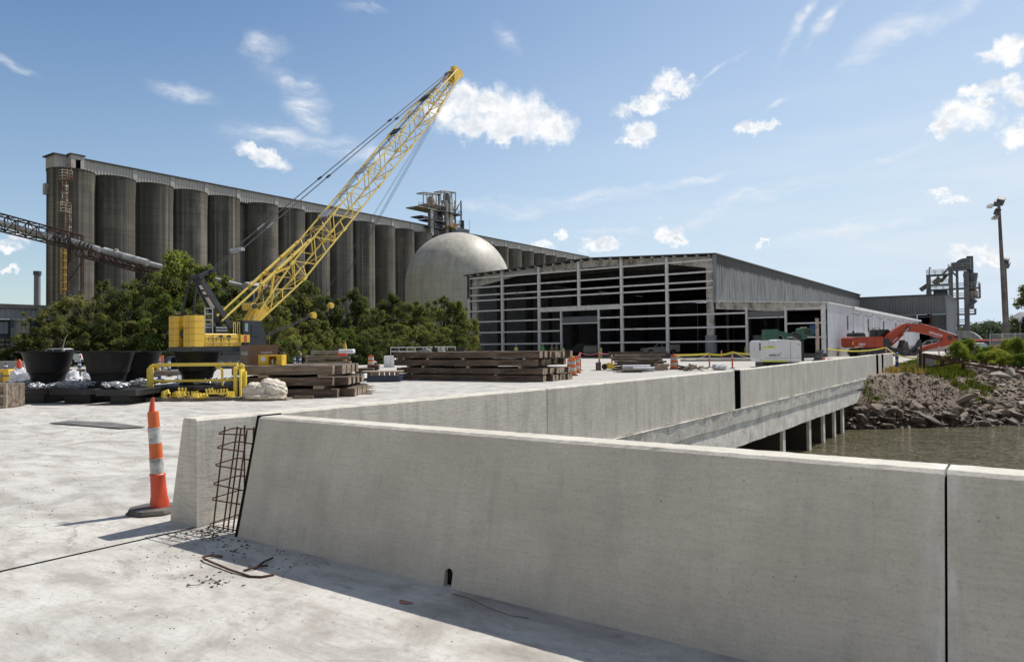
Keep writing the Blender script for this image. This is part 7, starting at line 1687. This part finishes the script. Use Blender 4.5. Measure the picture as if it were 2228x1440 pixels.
# ================= excavator =================
DE=88.0; ks=DE/FP; a=GD(1900,DE)
ex=thing('excavator','orange red tracked excavator with its boom lowered to the right','excavator',(a.x,a.y,0),YAW)
def E_(u,v): return ((u-1900)*ks, ZD(u,v,DE))
REDX=M('excavator_red',(0.42,0.052,0.014),(0.34,0.042,0.012),1.2,0.42,world=True,grime=((0.22,0.06,0.03),1.3,0.3))
def ep(name,pts,y0,y1,mat,parent=None,bevel=.0): m=MB(); m.prism([E_(*p) for p in pts],y0,y1,'y'); return m.build(name,mat,parent or ex,False,bevel)
zg=ZD(1900,757.5,DE)
ep('house',[(1841.5,737),(1845.7,733.7),(1908.9,732),(1908.9,755.5),(1846,756.7),(1842,753)],-1.5,1.45,REDX,None,.06)
for u in (1850,1872,1890): m=MB(); x=(u-1900)*ks; m.box(x-.02,x+.02,-1.515,-1.49,ZD(u,755,DE),ZD(u,735,DE)); m.build('panel_gap',CBK,ex)
ep('engine_hood',[(1851,732.5),(1852,725),(1857,724),(1872,724.5),(1875.5,732.5)],-1.2,1.2,CBK,None,.08)
ep('exhaust_pipe',[(1854,725),(1855,719.5),(1857,721),(1859,725)],-.3,-.1,CBK)
m=MB()
for u0,u1,v0 in ((1879,1888,715),(1890,1902,714.5)):
    for x in (u0,u1): m.bar(((x-1900)*ks,-1.4,ZD(x,733,DE)),((x-1900)*ks,-1.4,ZD(x,v0,DE)),.05)
    m.bar(((u0-1900)*ks,-1.4,ZD(u0,v0,DE)),((u1-1900)*ks,-1.4,ZD(u0,v0,DE)),.05); m.bar(((u0-1900)*ks,-1.4,ZD(u0,v0+7,DE)),((u1-1900)*ks,-1.4,ZD(u0,v0+7,DE)),.04)
m.build('hand_rail',CBK,ex)
cb_=ep('cab',[(1904.7,717),(1934,716.5),(1941,723),(1943.5,751),(1921,753.5),(1909,747),(1904.7,741)],.0,1.4,CBK,None,.04)
m=MB(); x0,z0=E_(1908,735); x1,z1=E_(1936,720); m.box(x0,x1,-.03,-.003,z0,z1); m.build('cab_window',GLS,cb_)
ep('front_cover',[(1909,733),(1919,740),(1926,744),(1926,755.5),(1909,755.5)],-1.4,0,CBK)
ep('boom',[(1917,738),(1925,729),(1940,716),(1957,705.5),(1965,704),(1982,704.6),(1997,706.5),(2037,719.5),(2062,729.5),(2070,735),(2064,742.5),(2045,738),(2015,728.5),(1984,722.3),(1966,722.0),(1957,726),(1943,735),(1925,749),(1918,746)],-1.0,-.35,REDX,None,.03)
ep('stick',[(2048,731),(2055,728),(2077,731.5),(2073,739),(2055,751),(2017,759),(1991,765),(1987,759.5),(2010,751),(2036,744)],-.93,-.42,REDX,None,.03)
def er_(name,a_,b_,r,mat,y=-.68): 
    m=MB(); p=E_(*a_); q=E_(*b_); m.tube([(p[0],y,p[1]),(q[0],y,q[1])],r,10); return m.build(name,mat,ex,True)
er_('stick_cylinder',(1994,704.8),(2035,716.5),.12,REDX); er_('cylinder_rod',(2035,716.5),(2074,730),.09,GALV); 
for y in (-1.15,-.2): er_('boom_cylinder',(1928,752),(1954,727.5),.13,REDX,y); er_('cylinder_rod',(1954,727.5),(1966.5,714),.08,GALV,y)
er_('bucket_cylinder',(2060,745),(2020,757),.10,REDX,-.35); er_('link_bar',(1987,761),(1961,773),.09,CBK); er_('link_bar',(2012,760),(1978,774),.06,CBK); er_('link_bar',(1984,764),(1985,775),.11,CBK)
for p,r in (((1967,714),.22),((2057,735),.25),((1921,741),.3),((2070,733),.18)): m=MB(); q=E_(*p); m.tube([(q[0],-1.08,q[1]),(q[0],-.28,q[1])],r,14); m.build('pin_boss',CBK,ex,True)
m=MB(); P_=[E_(*p) for p in ((1968,712.5),(1980,703),(1992,703.2),(2000,708))]
for y in (-.9,-.8): m.tube([(p[0],y,p[1]) for p in P_],.035,6)
m.build('hydraulic_hose',CBK,ex)
BKT=M('bucket_steel',(0.075,0.065,0.058),(0.15,0.12,0.10),2,0.7,world=True)
ep('bucket',[(1949,760),(1953,750),(1956.5,739.5),(1960,746),(1963,743),(1965,757),(1972,768),(1980,766),(1991,758),(1994,762),(1985,771),(1968,775),(1952,772)],-1.3,-.1,BKT,None,.02)
ep('thumb',[(1993.5,738),(1996.5,740),(1996,747),(1990,756),(1982,763),(1972,771),(1969,769),(1977,758),(1986,750)],-.9,-.45,CBK,None,.02)
for y in (-1.45,.95):
    m=MB(); m.prism([((1857-1900)*ks,.15),((1862-1900)*ks,0),((1958-1900)*ks,0),((1966-1900)*ks,.3),((1966-1900)*ks,.6),((1958-1900)*ks,.92),((1862-1900)*ks,.92),((1856-1900)*ks,.6)],y,y+.6,'y'); tr=m.build('crawler_track',CBK,ex)
    q=MB()
    for k in range(30): x=hyp((1862-1900)*ks,(1958-1900)*ks,k/29); q.box(x-.06,x+.06,y-.01,y+.61,.925,.96); q.box(x-.06,x+.06,y-.01,y+.61,-.0,.02)
    q.build('track_shoe',BKT,tr)
    for k in range(8): q=MB(); x=hyp((1864-1900)*ks,(1956-1900)*ks,k/7); r=.36 if k in (0,7) else .2; z=.46 if k in (0,7) else .28; q.tube([(x,y-.04,z),(x,y+.02,z)],r,14); q.build('track_wheel',BKT,tr,True)
m=MB(); m.box((1875-1900)*ks,(1935-1900)*ks,-.9,.9,.5,zg+.1); m.build('undercarriage',CBK,ex)
p=E_(2026,727.3); sl_a=math.atan2(-(ZD(2040,731.3,DE)-ZD(2012,723.3,DE)),28*ks); c_,s2_=math.cos(sl_a),math.sin(sl_a)
text_part('HITACHI',.40,'lettering',WHT,ex,(p[0],-1.012,p[1]),(c_,0,-s2_),(s2_,0,c_),bold=.012,spacing=1.05)
p=E_(1863,749); text_part('350LC',.30,'lettering',WHT,ex,(p[0],-1.508,p[1]),(1,0,0),(0,0,1),bold=.01,shear=.2); p=E_(1860,754.5); m=MB(); m.box(p[0]-.7,p[0]+.3,-1.515,-1.503,p[1]-.02,p[1]+.05); m.build('white_stripe',WHT,ex)
m=MB(); p=E_(1844,747); m.box(p[0]-.1,p[0]+.02,-1.51,-1.49,p[1]-.15,p[1]+.2); m.build('yellow_mark',YEL,ex)
# ================= white compressor =================
DC=36.0; kc=DC/FP; a=GD(1698,DC); cp_=thing('compressor','white towable compressor with yellow stripes behind the bridge barrier','compressor',(a.x,a.y,0),YAW)
def Cc(u,v): return ((u-1698)*kc,ZD(u,v,DC))
WCMP=M('compressor_white',(0.80,0.80,0.79),(0.72,0.72,0.72),2,0.35,grime=((0.42,0.41,0.40),2.5,0.3))
m=MB(); m.prism([Cc(*p) for p in ((1651.5,746),(1653,742),(1657,740.6),(1689,740),(1696,739),(1706,738.3),(1735,740),(1743,741.3),(1744,743),(1744,787.5),(1656,787.5),(1652.5,780))],0,1.5,'y'); m.build('hood',WCMP,cp_,False,.05)
m=MB(); x,z=Cc(1720,763); m.box(x-.008,x+.008,-.006,.004,Cc(1698,787)[1],Cc(1698,744)[1]); x2,_=Cc(1684,0); m.box(x2-.006,x2+.006,-.006,.004,Cc(1698,756)[1],Cc(1698,744)[1]); m.box(Cc(1665,0)[0],Cc(1743,0)[0],-.004,.004,Cc(1698,779)[1],Cc(1698,778.4)[1]); m.build('panel_gap',M('seam_grey',(0.22,0.22,0.22),(0.2,0.2,0.2),2,.7),cp_)
m=MB(); m.box(Cc(1659,0)[0],Cc(1687,0)[0],-.008,-.002,Cc(1698,757.3)[1],Cc(1698,754.2)[1]); m.build('yellow_stripe',M('hivis_yellow',(0.72,0.75,0.04),(0.65,0.68,0.04),4,.5),cp_)
m=MB(); m.box(Cc(1659,0)[0],Cc(1711.5,0)[0],-.008,-.002,Cc(1698,787)[1],Cc(1698,784)[1]); m.build('yellow_stripe',MATS['hivis_yellow'],cp_)
m=MB(); m.box(Cc(1652.8,0)[0],Cc(1655,0)[0],-.008,.03,Cc(1698,762)[1],Cc(1698,746)[1]); m.build('vent_slot',BLK,cp_)
m=MB(); m.box(Cc(1671,0)[0],Cc(1681,0)[0],-.006,-.002,Cc(1698,754)[1],Cc(1698,752.9)[1]); m.box(Cc(1672,0)[0],Cc(1679,0)[0],.3,.6,Cc(1698,741)[1],Cc(1698,739.5)[1]); m.build('filler_cap',BLK,cp_)
x,z=Cc(1685,772.8); text_part('SOSALTA',.125,'lettering',BLK,cp_,(x,-.004,z),(1,0,0),(0,0,1),bold=.004,spacing=1.08)
m=MB(); m.add([(x+.18,-.006,z+.07),(x+.38,-.006,z+.14),(x+.30,-.006,z+.07),(x+.27,-.006,z+.09)],[(0,1,2,3)]); m.build('logo_swoosh',BLK,cp_)
x,z=Cc(1738,749.5); text_part('ECO',.07,'lettering',BLK,cp_,(x,-.004,z),(1,0,0),(0,0,1))
m=MB(); m.box(Cc(1743,0)[0]+.005,Cc(1746,0)[0],.1,1.4,Cc(1698,786)[1],Cc(1698,743)[1]); m.build('end_door',M('door_red_brown',(0.20,0.07,0.03),(0.15,0.05,0.03),3,.6),cp_)
m=MB(); m.box(Cc(1662,0)[0],Cc(1740,0)[0],.2,1.3,.35,Cc(1698,787.5)[1]-.01); m.build('chassis',BSTEEL,cp_)
for x in (-.35,.55):
    for y in (-.12,1.45): m=MB(); m.tube([(x,y,.33),(x,y+.2,.33)],.33,20); w_=m.build('wheel',TYRE,cp_,True); q=MB(); q.tube([(x,y-.01,.33),(x,y+.0,.33)],.17,14); q.build('rim',GALV,w_)
for u in (1641,1669):
    a=GD(u,33.2); m=MB(); m.tube([(-.0,-.1,.30),(0,.12,.30)],.30,20); o=tag(m.build('spare_wheel',TYRE,None,True),'black tyre %s behind the bridge barrier'%('left of the compressor' if u<1650 else 'under the left part of the compressor'),'wheel'); o.location=(a.x,a.y,0.0); o.rotation_euler=(0,0,YAW)
# green machine behind it
DG=52.0; kg=DG/FP; a=GD(1720,DG); gm=thing('green_machine','dark green machine with a box body and arm behind the compressor','machine',(a.x,a.y,0),YAW)
GRN=M('machine_green',(0.03,0.10,0.065),(0.045,0.13,0.085),1.5,0.5,grime=((0.12,0.13,0.11),2,.3))
def Gm(u,v): return ((u-1720)*kg,ZD(u,v,DG))
def gp(name,pts,y0,y1,mat,bev=.02): m=MB(); m.prism([Gm(*p) for p in pts],y0,y1,'y'); m.build(name,mat,gm,False,bev)
gp('box_body',[(1668.5,716.5),(1694.5,716),(1694.5,740),(1667.5,740)],0,1.0,GRN); gp('arm',[(1694.5,718),(1715,723.5),(1727,727),(1726,730),(1716,731),(1716,739),(1711,739),(1708,731),(1698,729),(1697,739),(1694.5,739)],.2,.6,GRN)
gp('arm',[(1722,727),(1728,724.5),(1750,737),(1747,742),(1735,737)],.2,.6,GRN); gp('engine',[(1742,716),(1746,713.5),(1770,714),(1770,730),(1758,731),(1756,738),(1744,738)],.0,.9,GRN); gp('exhaust_cover',[(1748,713.5),(1750,711.5),(1759,711),(1760,713.5)],.2,.6,CANV); gp('engine_block',[(1752,718),(1766,718),(1766,727),(1752,727)],-.05,.1,CBK)
gp('hydraulics',[(1724,725),(1731,722),(1738,728),(1742,735),(1736,738),(1728,733)],.0,.3,CBK); gp('frame',[(1672,740),(1690,740),(1690,788),(1672,788)],.2,.8,CBK); gp('frame',[(1745,738),(1752,738),(1752,786),(1745,786)],.2,.8,CBK); gp('blue_tank',[(1772,707),(1778,707),(1778,727),(1772,727)],.3,.8,M('blue_tank',(0.02,0.10,0.25),(0.02,0.08,0.2),3,.5))
DP=50.0; a=GD(1780,DP); dpst=thing('rusty_leader_post','rusty white upright post with tangled fittings right of the green machine','post',(a.x,a.y,0),YAW); m=MB(); m.box(-.08,.09,0,.2,0,ZD(1780,692,DP)); m.build('post',M('rusty_white',(0.62,0.58,0.5),(0.40,0.30,0.22),3,.8,grime=((0.2,0.08,0.04),4,.42)),dpst)
rgp=random.Random(3); m=MB()
for k in range(16): m.bar((rgp.uniform(-.28,.35),rgp.uniform(-.2,.1),rgp.uniform(.35,1.15)),(rgp.uniform(-.28,.35),rgp.uniform(-.2,.1),rgp.uniform(.35,1.15)),.09)
m.build('clamp_fittings',STEELD,dpst); m=MB(); m.box(-.25,.55,-.1,.4,0,.5); m.build('base_block',CONCD,dpst)
a=GD(1735,54); o=tag(MB().box(0,1.9,0,.9,.35,.42).box(.05,.12,0,.9,0,.35).box(1.75,1.85,0,.9,0,.35).build('grey_bench',CONCM),'low grey steel bench between the compressor and the rusty post','bench'); o.location=(a.x,a.y,0); o.rotation_euler=(0,0,YAW)
# ================= vehicles =================
WCAR=M('car_white',(0.70,0.71,0.72),(0.66,0.67,0.68),1,0.3,coat=.5); SCAR=M('car_silver',(0.50,0.50,0.50),(0.45,0.45,0.46),1,0.3,coat=.5); CHR=M('chrome',(0.6,0.6,0.6),(0.5,0.5,0.5),2,0.2,metal=.9); REDL=M('tail_light',(0.4,0.02,0.02),(0.35,0.02,0.02),3,.3); HEADL=M('head_light',(0.7,0.7,0.7),(0.6,0.6,0.62),3,.15)
def pickup(label,loc,rotz,mat,box=False):
    """x forward, wheels on z=0"""
    t=thing('pickup_truck',label,'pickup truck',loc,rotz); W_=.98
    def arch(cx,r=.50,z0=.42): return [(cx+r*math.cos(t_),z0+r*math.sin(t_)*.98) for t_ in np.linspace(0,math.pi,9)]
    low=.42
    poly=[(2.85,.5),(2.9,.95),(2.75,1.12),(1.35,1.22),(1.2,1.22),(-1.2,1.22),(-1.25,1.30),(-2.85,1.30),(-2.92,.9),(-2.85,.48)]
    poly+= [(-2.38,low)]+[(x,z) for x,z in reversed(arch(-1.85))]+[(-1.3,low),(1.3,low)]+[(x,z) for x,z in reversed(arch(1.85))]+[(2.4,low)]
    m=MB(); m.prism(poly,-W_,W_,'y'); m.build('body',mat,t,False,.03)
    cab=[(1.35,1.215),(.65,1.82),(.35,1.90),(-.9,1.90),(-1.15,1.82),(-1.22,1.215)]; m=MB()
    vs=[(x,s*(W_-.06 if z<1.3 else W_-.22),z) for s in (-1,1) for x,z in cab]; n=6
    m.add(vs,[tuple(range(n-1,-1,-1)),tuple(range(n,2*n))]+[(i,(i+1)%n,n+(i+1)%n,n+i) for i in range(n)]); cb1=m.build('cab',mat,t,False,.03)
    for s in (-1,1):
        for (x0,x1,x2,x3) in ((.05,.98,.58,.05),(-.05,-.05,-.92,-1.05)):
            q=MB(); y=s*(W_-.10); y2=s*(W_-.20); p=[(x0,y+s*.03,1.28),(x1,y+s*.03,1.28) if x0>0 else (-1.08,y+s*.03,1.28),(x2 if x0>0 else -.98,y2+s*.035,1.80),(.05 if x0>0 else -.05,y2+s*.035,1.80)]; q.quad(*p); q.build('side_window',GLS,cb1)
    q=MB(); q.quad((1.30,-.78,1.27),(1.30,.78,1.27),(.72,.68,1.80),(.72,-.68,1.80)); o=q.build('windshield',GLS,cb1); o.location=(.03,0,.02)
    q=MB(); q.quad((-1.20,-.78,1.3),(-1.20,.78,1.3),(-1.15,.68,1.78),(-1.15,-.68,1.78)); o=q.build('rear_window',GLS,cb1); o.location=(-.03,0,0)
    for cx in (1.85,-1.85):
        for s in (-1,1):
            m=MB(); y=s*(W_-.14); m.tube([(cx,y-.13,.40),(cx,y+.13,.40)],.40,24); wv=m.build('wheel',TYRE,t,True); q=MB(); q.tube([(cx,y+s*.125,.40),(cx,y+s*.14,.40)],.24,16); q.build('rim',CHR,wv)
    m=MB(); m.box(2.9,3.0,-.95,.95,.48,.72); m.build('front_bumper',CHR,t); m=MB(); m.box(-3.02,-2.93,-.95,.95,.50,.70); m.build('rear_bumper',CHR,t)
    for s in (-1,1): m=MB(); m.box(2.86,2.93,s*.6-.2,s*.6+.2,.82,1.0); m.build('headlight',HEADL,t); m=MB(); m.box(-2.95,-2.9,s*.9-.06,s*.9+.06,.85,1.2); m.build('taillight',REDL,t); m=MB(); m.box(1.0,1.15,s*1.02-.08,s*1.02+.08,1.28,1.42); m.build('side_mirror',BLK,t)
    if box: m=MB(); m.cbox(-2.9,-1.3,-W_-.01,W_+.01,.85,1.62,.03); m.build('service_box',mat,t); m=MB(); m.box(-2.9,.5,-.6,.6,2.05,2.09); m.bar((-2.6,0,1.62),(-2.6,0,2.05),.06); m.bar((.2,0,1.9),(.2,0,2.05),.06); m.build('ladder_rack',GALV,t)
    else: m=MB(); m.box(-2.8,-1.3,-.85,.85,1.302,1.306); m.build('bed_floor',BLK,t)
    return t
a=GD(126,76); pickup('white pickup truck partly hidden behind the leftmost rubber cone',(a.x,a.y,0),YAW+math.pi,WCAR)
a=GD(1436,113); pickup('white service pickup parked inside the dark warehouse',(a.x,a.y,.03),YAW+math.pi+.15,WCAR,True)
a=GD(2030,96); pickup('silver pickup truck behind the excavator stick',(a.x,a.y,0),YAW+math.pi/2+.9,SCAR)
a=GD(1262,122); pickup('dark truck barely visible inside the warehouse doorway',(a.x,a.y,.03),YAW+math.pi,M('car_dark',(0.05,0.055,0.07),(0.04,0.045,0.06),1,.4))
# white car far right
a=GD(2122,76); car=thing('parked_car','white car whose roof and windscreen show above the shrubs at right','car',(a.x,a.y,0),YAW-math.pi/2+.1)
m=MB(); m.prism([(2.2,.35),(2.25,.75),(1.3,.98),(-2.0,1.0),(-2.2,.8),(-2.2,.35)],-.9,.9,'y'); m.build('body',WCAR,car,False,.05)
m=MB(); vs=[(x,s*(.85 if z<1.1 else .68),z) for s in (-1,1) for x,z in ((1.25,.97),(.45,1.50),(-1.1,1.52),(-1.9,.99))]; m.add(vs,[(3,2,1,0),(4,5,6,7),(0,1,5,4),(1,2,6,5),(2,3,7,6),(3,0,4,7)]); m.build('cabin',WCAR,car,False,.03)
m=MB(); m.quad((1.24,-.72,1.02),(1.24,.72,1.02),(.56,.60,1.46),(.56,-.60,1.46)); o=m.build('windscreen',M('sky_glass',(0.10,0.15,0.16),(0.08,0.12,0.13),1,.05),car); o.location=(.03,0,.02)
for x in (1.4,-1.4):
    for s in (-.8,.8): m=MB(); m.tube([(x,s-.1,.32),(x,s+.1,.32)],.32,18); m.build('wheel',TYRE,car,True)
for s in (-.6,.6): m=MB(); m.box(2.2,2.27,s-.18,s+.18,.6,.72); m.build('headlight',HEADL,car)
a=GD(2153,88); o=tag(MB().cbox(-1.6,1.6,0,2,.3,1.9,.1).build('red_van',ORR),'dark red vehicle roof behind the shrubs right of the white car','vehicle'); o.location=(a.x,a.y,0)
q=MB(); q.box(-1.4,1.4,-.02,-.003,1.2,1.7); q.build('window',GLS,o)
for s in (-1,1): q=MB(); q.tube([(s,-.05,.32),(s,.15,.32)],.32,14); q.build('wheel',TYRE,o)
# blue barrels near the middle
for i,(u,D) in enumerate(((776,70),(784,71))):
    a=GD(u,D); o=thing('blue_drum','%s of the two small blue and white drums left of the orange drum'%('left' if i==0 else 'right'),'drum',(a.x,a.y,0)); m=MB(); m.lathe([(.28,0),(.28,.5)],(0,0,0),14); m.build('lower_body',BLUEP,o,True); m=MB(); m.lathe([(.27,.5),(.27,.8),(.1,.86)],(0,0,0),14); m.build('upper_body',WSHEET,o,True)
a=GD(792,72); o=tag(MB().lathe([(.10,0),(.10,.95),(.04,1.02)],(0,0,0),10).build('yellow_bollard',YELL,None,True),'pale yellow bollard between the blue and the orange drums','bollard'); o.location=(a.x,a.y,0)
# ================= people =================
SKIN=M('skin',(0.45,0.27,0.19),(0.40,0.24,0.17),6,.6)
def person(label,loc,rotz,shirt,pants,vest=None,hat=None,bend=0.0,arms='down'):
    t=thing('person',label,'person',loc,rotz); H=[]
    pel=Vector((0,0,.92)); 
    def bd(v): # bend the trunk forward about the pelvis (x forward)
        d=v-pel; c,s=math.cos(bend),math.sin(bend); return pel+Vector((d.x*c+d.z*s,d.y,-d.x*s+d.z*c))
    V=[pel,bd(Vector((0,0,1.12))),bd(Vector((0,0,1.36))),bd(Vector((0,0,1.47))),bd(Vector((.02,0,1.57))),bd(Vector((.02,0,1.70)))]
    rad=[(.15,.12),(.14,.11),(.17,.11),(.06,.06),(.085,.095),(.075,.085)]; Ed=[(0,1),(1,2),(2,3),(3,4),(4,5)]
    for s in (-1,1):
        i=len(V); V+=[Vector((0,s*.10,.86)),Vector((.03,s*.12,.49)),Vector((-.02,s*.13,.09)),Vector((.14,s*.15,.04))]; rad+=[(.10,.10),(.068,.068),(.048,.048),(.045,.035)]; Ed+=[(0,i),(i,i+1),(i+1,i+2),(i+2,i+3)]
        j=len(V); sh=bd(Vector((0,s*.19,1.40))); el=bd(Vector((-.02,s*.27,1.13))); wr=bd(Vector((.10,s*.25,.90)))
        if arms=='front': el=sh+Vector((.10,s*.07,-.24)); wr=el+Vector((.22,-s*.06,-.06))
        V+=[sh,el,wr]; rad+=[(.065,.065),(.045,.045),(.030,.026)]; Ed+=[(2,j),(j,j+1),(j+1,j+2)]
        d=(wr-el).normalized(); side=d.cross(Vector((0,1,0))).normalized(); pm=len(V); V.append(wr+d*.075); rad.append((.036,.018)); Ed.append((j+2,pm))
        for f,(o_,L_) in enumerate(((-.028,.060),(-.010,.075),(.010,.070),(.026,.055))):
            q=len(V); V+=[V[pm]+side*o_+d*.02,V[pm]+side*o_*1.15+d*(L_*.6)+Vector((0,-s*.012,0)),V[pm]+side*o_*1.15+d*L_+Vector((0,-s*.03,0))]; rad+=[(.0095,.0095),(.0085,.0085),(.007,.007)]; Ed+=[(pm,q),(q,q+1),(q+1,q+2)]
        q=len(V); V+=[V[j+2]+side*-.035+d*.03,V[j+2]+side*-.052+d*.065]; rad+=[(.010,.010),(.008,.008)]; Ed+=[(j+2,q),(q,q+1)]
    me=bpy.data.meshes.new('body'); me.from_pydata([tuple(v) for v in V],Ed,[]); o=bpy.data.objects.new('body',me); COL.objects.link(o)
    sk=o.modifiers.new('s','SKIN'); 
    for i,r in enumerate(rad): me.skin_vertices[0].data[i].radius=r
    me.skin_vertices[0].data[0].use_root=True
    ss_=o.modifiers.new('u','SUBSURF'); ss_.levels=1; ss_.render_levels=1
    bpy.context.view_layer.update(); dg=bpy.context.evaluated_depsgraph_get(); m2=bpy.data.meshes.new_from_object(o.evaluated_get(dg)); o.modifiers.clear(); o.data=m2; o.parent=t
    for mt in (pants,shirt,SKIN,BLK): m2.materials.append(mt)
    hc=V[4]
    for p in m2.polygons:
        c=p.center; p.use_smooth=True
        if c.z<.10: k=3
        elif (c-pel).length<.16 or (c.z<.93 and abs(c.y)<.21 and not (bend>.3 and c.x>.25)): k=0
        elif (c-hc).length<.19: k=2
        else: k=1
        for jj in (len(V),):
            pass
        for wi in [i for i,r in enumerate(rad) if r==(.030,.026)]:
            if (c-V[wi]).dot((V[wi]-V[wi-1]).normalized())>-.005 and (c-V[wi]).length<.2: k=2
        p.material_index=k
    hd=(V[5]-V[4]).normalized(); fw=Vector((math.cos(bend),0,-math.sin(bend)))
    m=MB(); m.ico(hc+fw*.095+hd*.03,.016,1); m.build('nose',SKIN,t); m=MB(); 
    for s in (-1,1): m.ico(hc+fw*.085+hd*.055+Vector((0,s*.032,0)),.010,1)
    m.build('eyes',BLK,t); m=MB(); m.bar(hc+fw*.092-hd*.02+Vector((0,-.022,0)),hc+fw*.092-hd*.02+Vector((0,.022,0)),.008); m.build('mouth',M('lips',(0.35,0.14,0.12),(0.3,0.12,0.1),5,.6),t)
    if vest:
        m=MB(); a_,b_,c_=bd(Vector((0,0,1.0))),bd(Vector((0,0,1.2))),bd(Vector((0,0,1.42)))
        ring=[]
        for (c,rx,ry) in ((a_,.150,.185),(b_,.148,.185),(bd(Vector((0,0,1.34))),.142,.20),(c_,.09,.15)):
            for k in range(16): an=2*math.pi*k/16; ring.append(c+fw*(rx*math.cos(an))+Vector((0,ry*math.sin(an),0)))
        m.add(ring,[(j*16+k,j*16+(k+1)%16,(j+1)*16+(k+1)%16,(j+1)*16+k) for j in range(3) for k in range(16)]); m.build('safety_vest',vest,t,True)
    if hat:
        m=MB(); 
        top=[(.125,0),(.115,.012),(.108,.05),(.075,.10),(.0,.12)]; m.lathe(top,(0,0,0),16,cap=False); o=m.build('hard_hat',hat,t,True); o.location=hc+hd*.075; o.rotation_euler=(0,bend,0)
    return t
HV=M('hi_vis',(0.62,0.78,0.05),(0.55,0.70,0.05),4,.6); HVG=M('hi_vis_green',(0.08,0.50,0.10),(0.07,0.42,0.08),4,.6); JEAN=M('jeans',(0.03,0.055,0.14),(0.025,0.04,0.10),9,.9); SHW=M('shirt_white',(0.62,0.63,0.62),(0.5,0.5,0.5),5,.9); KHK=M('khaki_cloth',(0.35,0.28,0.18),(0.28,0.22,0.15),5,.9); HATW=M('hat_white',(0.6,0.6,0.62),(0.5,0.5,0.52),4,.4)
a=GD(647,64); person('person in a yellow safety vest, white sleeves and blue jeans standing before the trees',(a.x,a.y,0),YAW+R(-60),SHW,JEAN,HV,M('hat_dark',(0.12,0.12,0.12),(0.1,0.1,0.1),4,.5),.30,'front')
a=GD(1123,101); person('person in a yellow vest standing behind the first warehouse bay',(a.x,a.y,.03),YAW-R(80),SHW,JEAN,HV,HATW)
a=GD(1181,101); person('person in a green vest beside the second warehouse post',(a.x,a.y,.03),YAW-R(100),HVG,JEAN,HVG,HATW)
a=GD(1201,104); person('left person in brown clothes left of the warehouse door opening',(a.x,a.y,.03),YAW-R(90),KHK,KHK,None,HATW)
a=GD(1211,105); person('right person in brown clothes left of the warehouse door opening',(a.x,a.y,.03),YAW-R(70),KHK,JEAN,None,HATW)
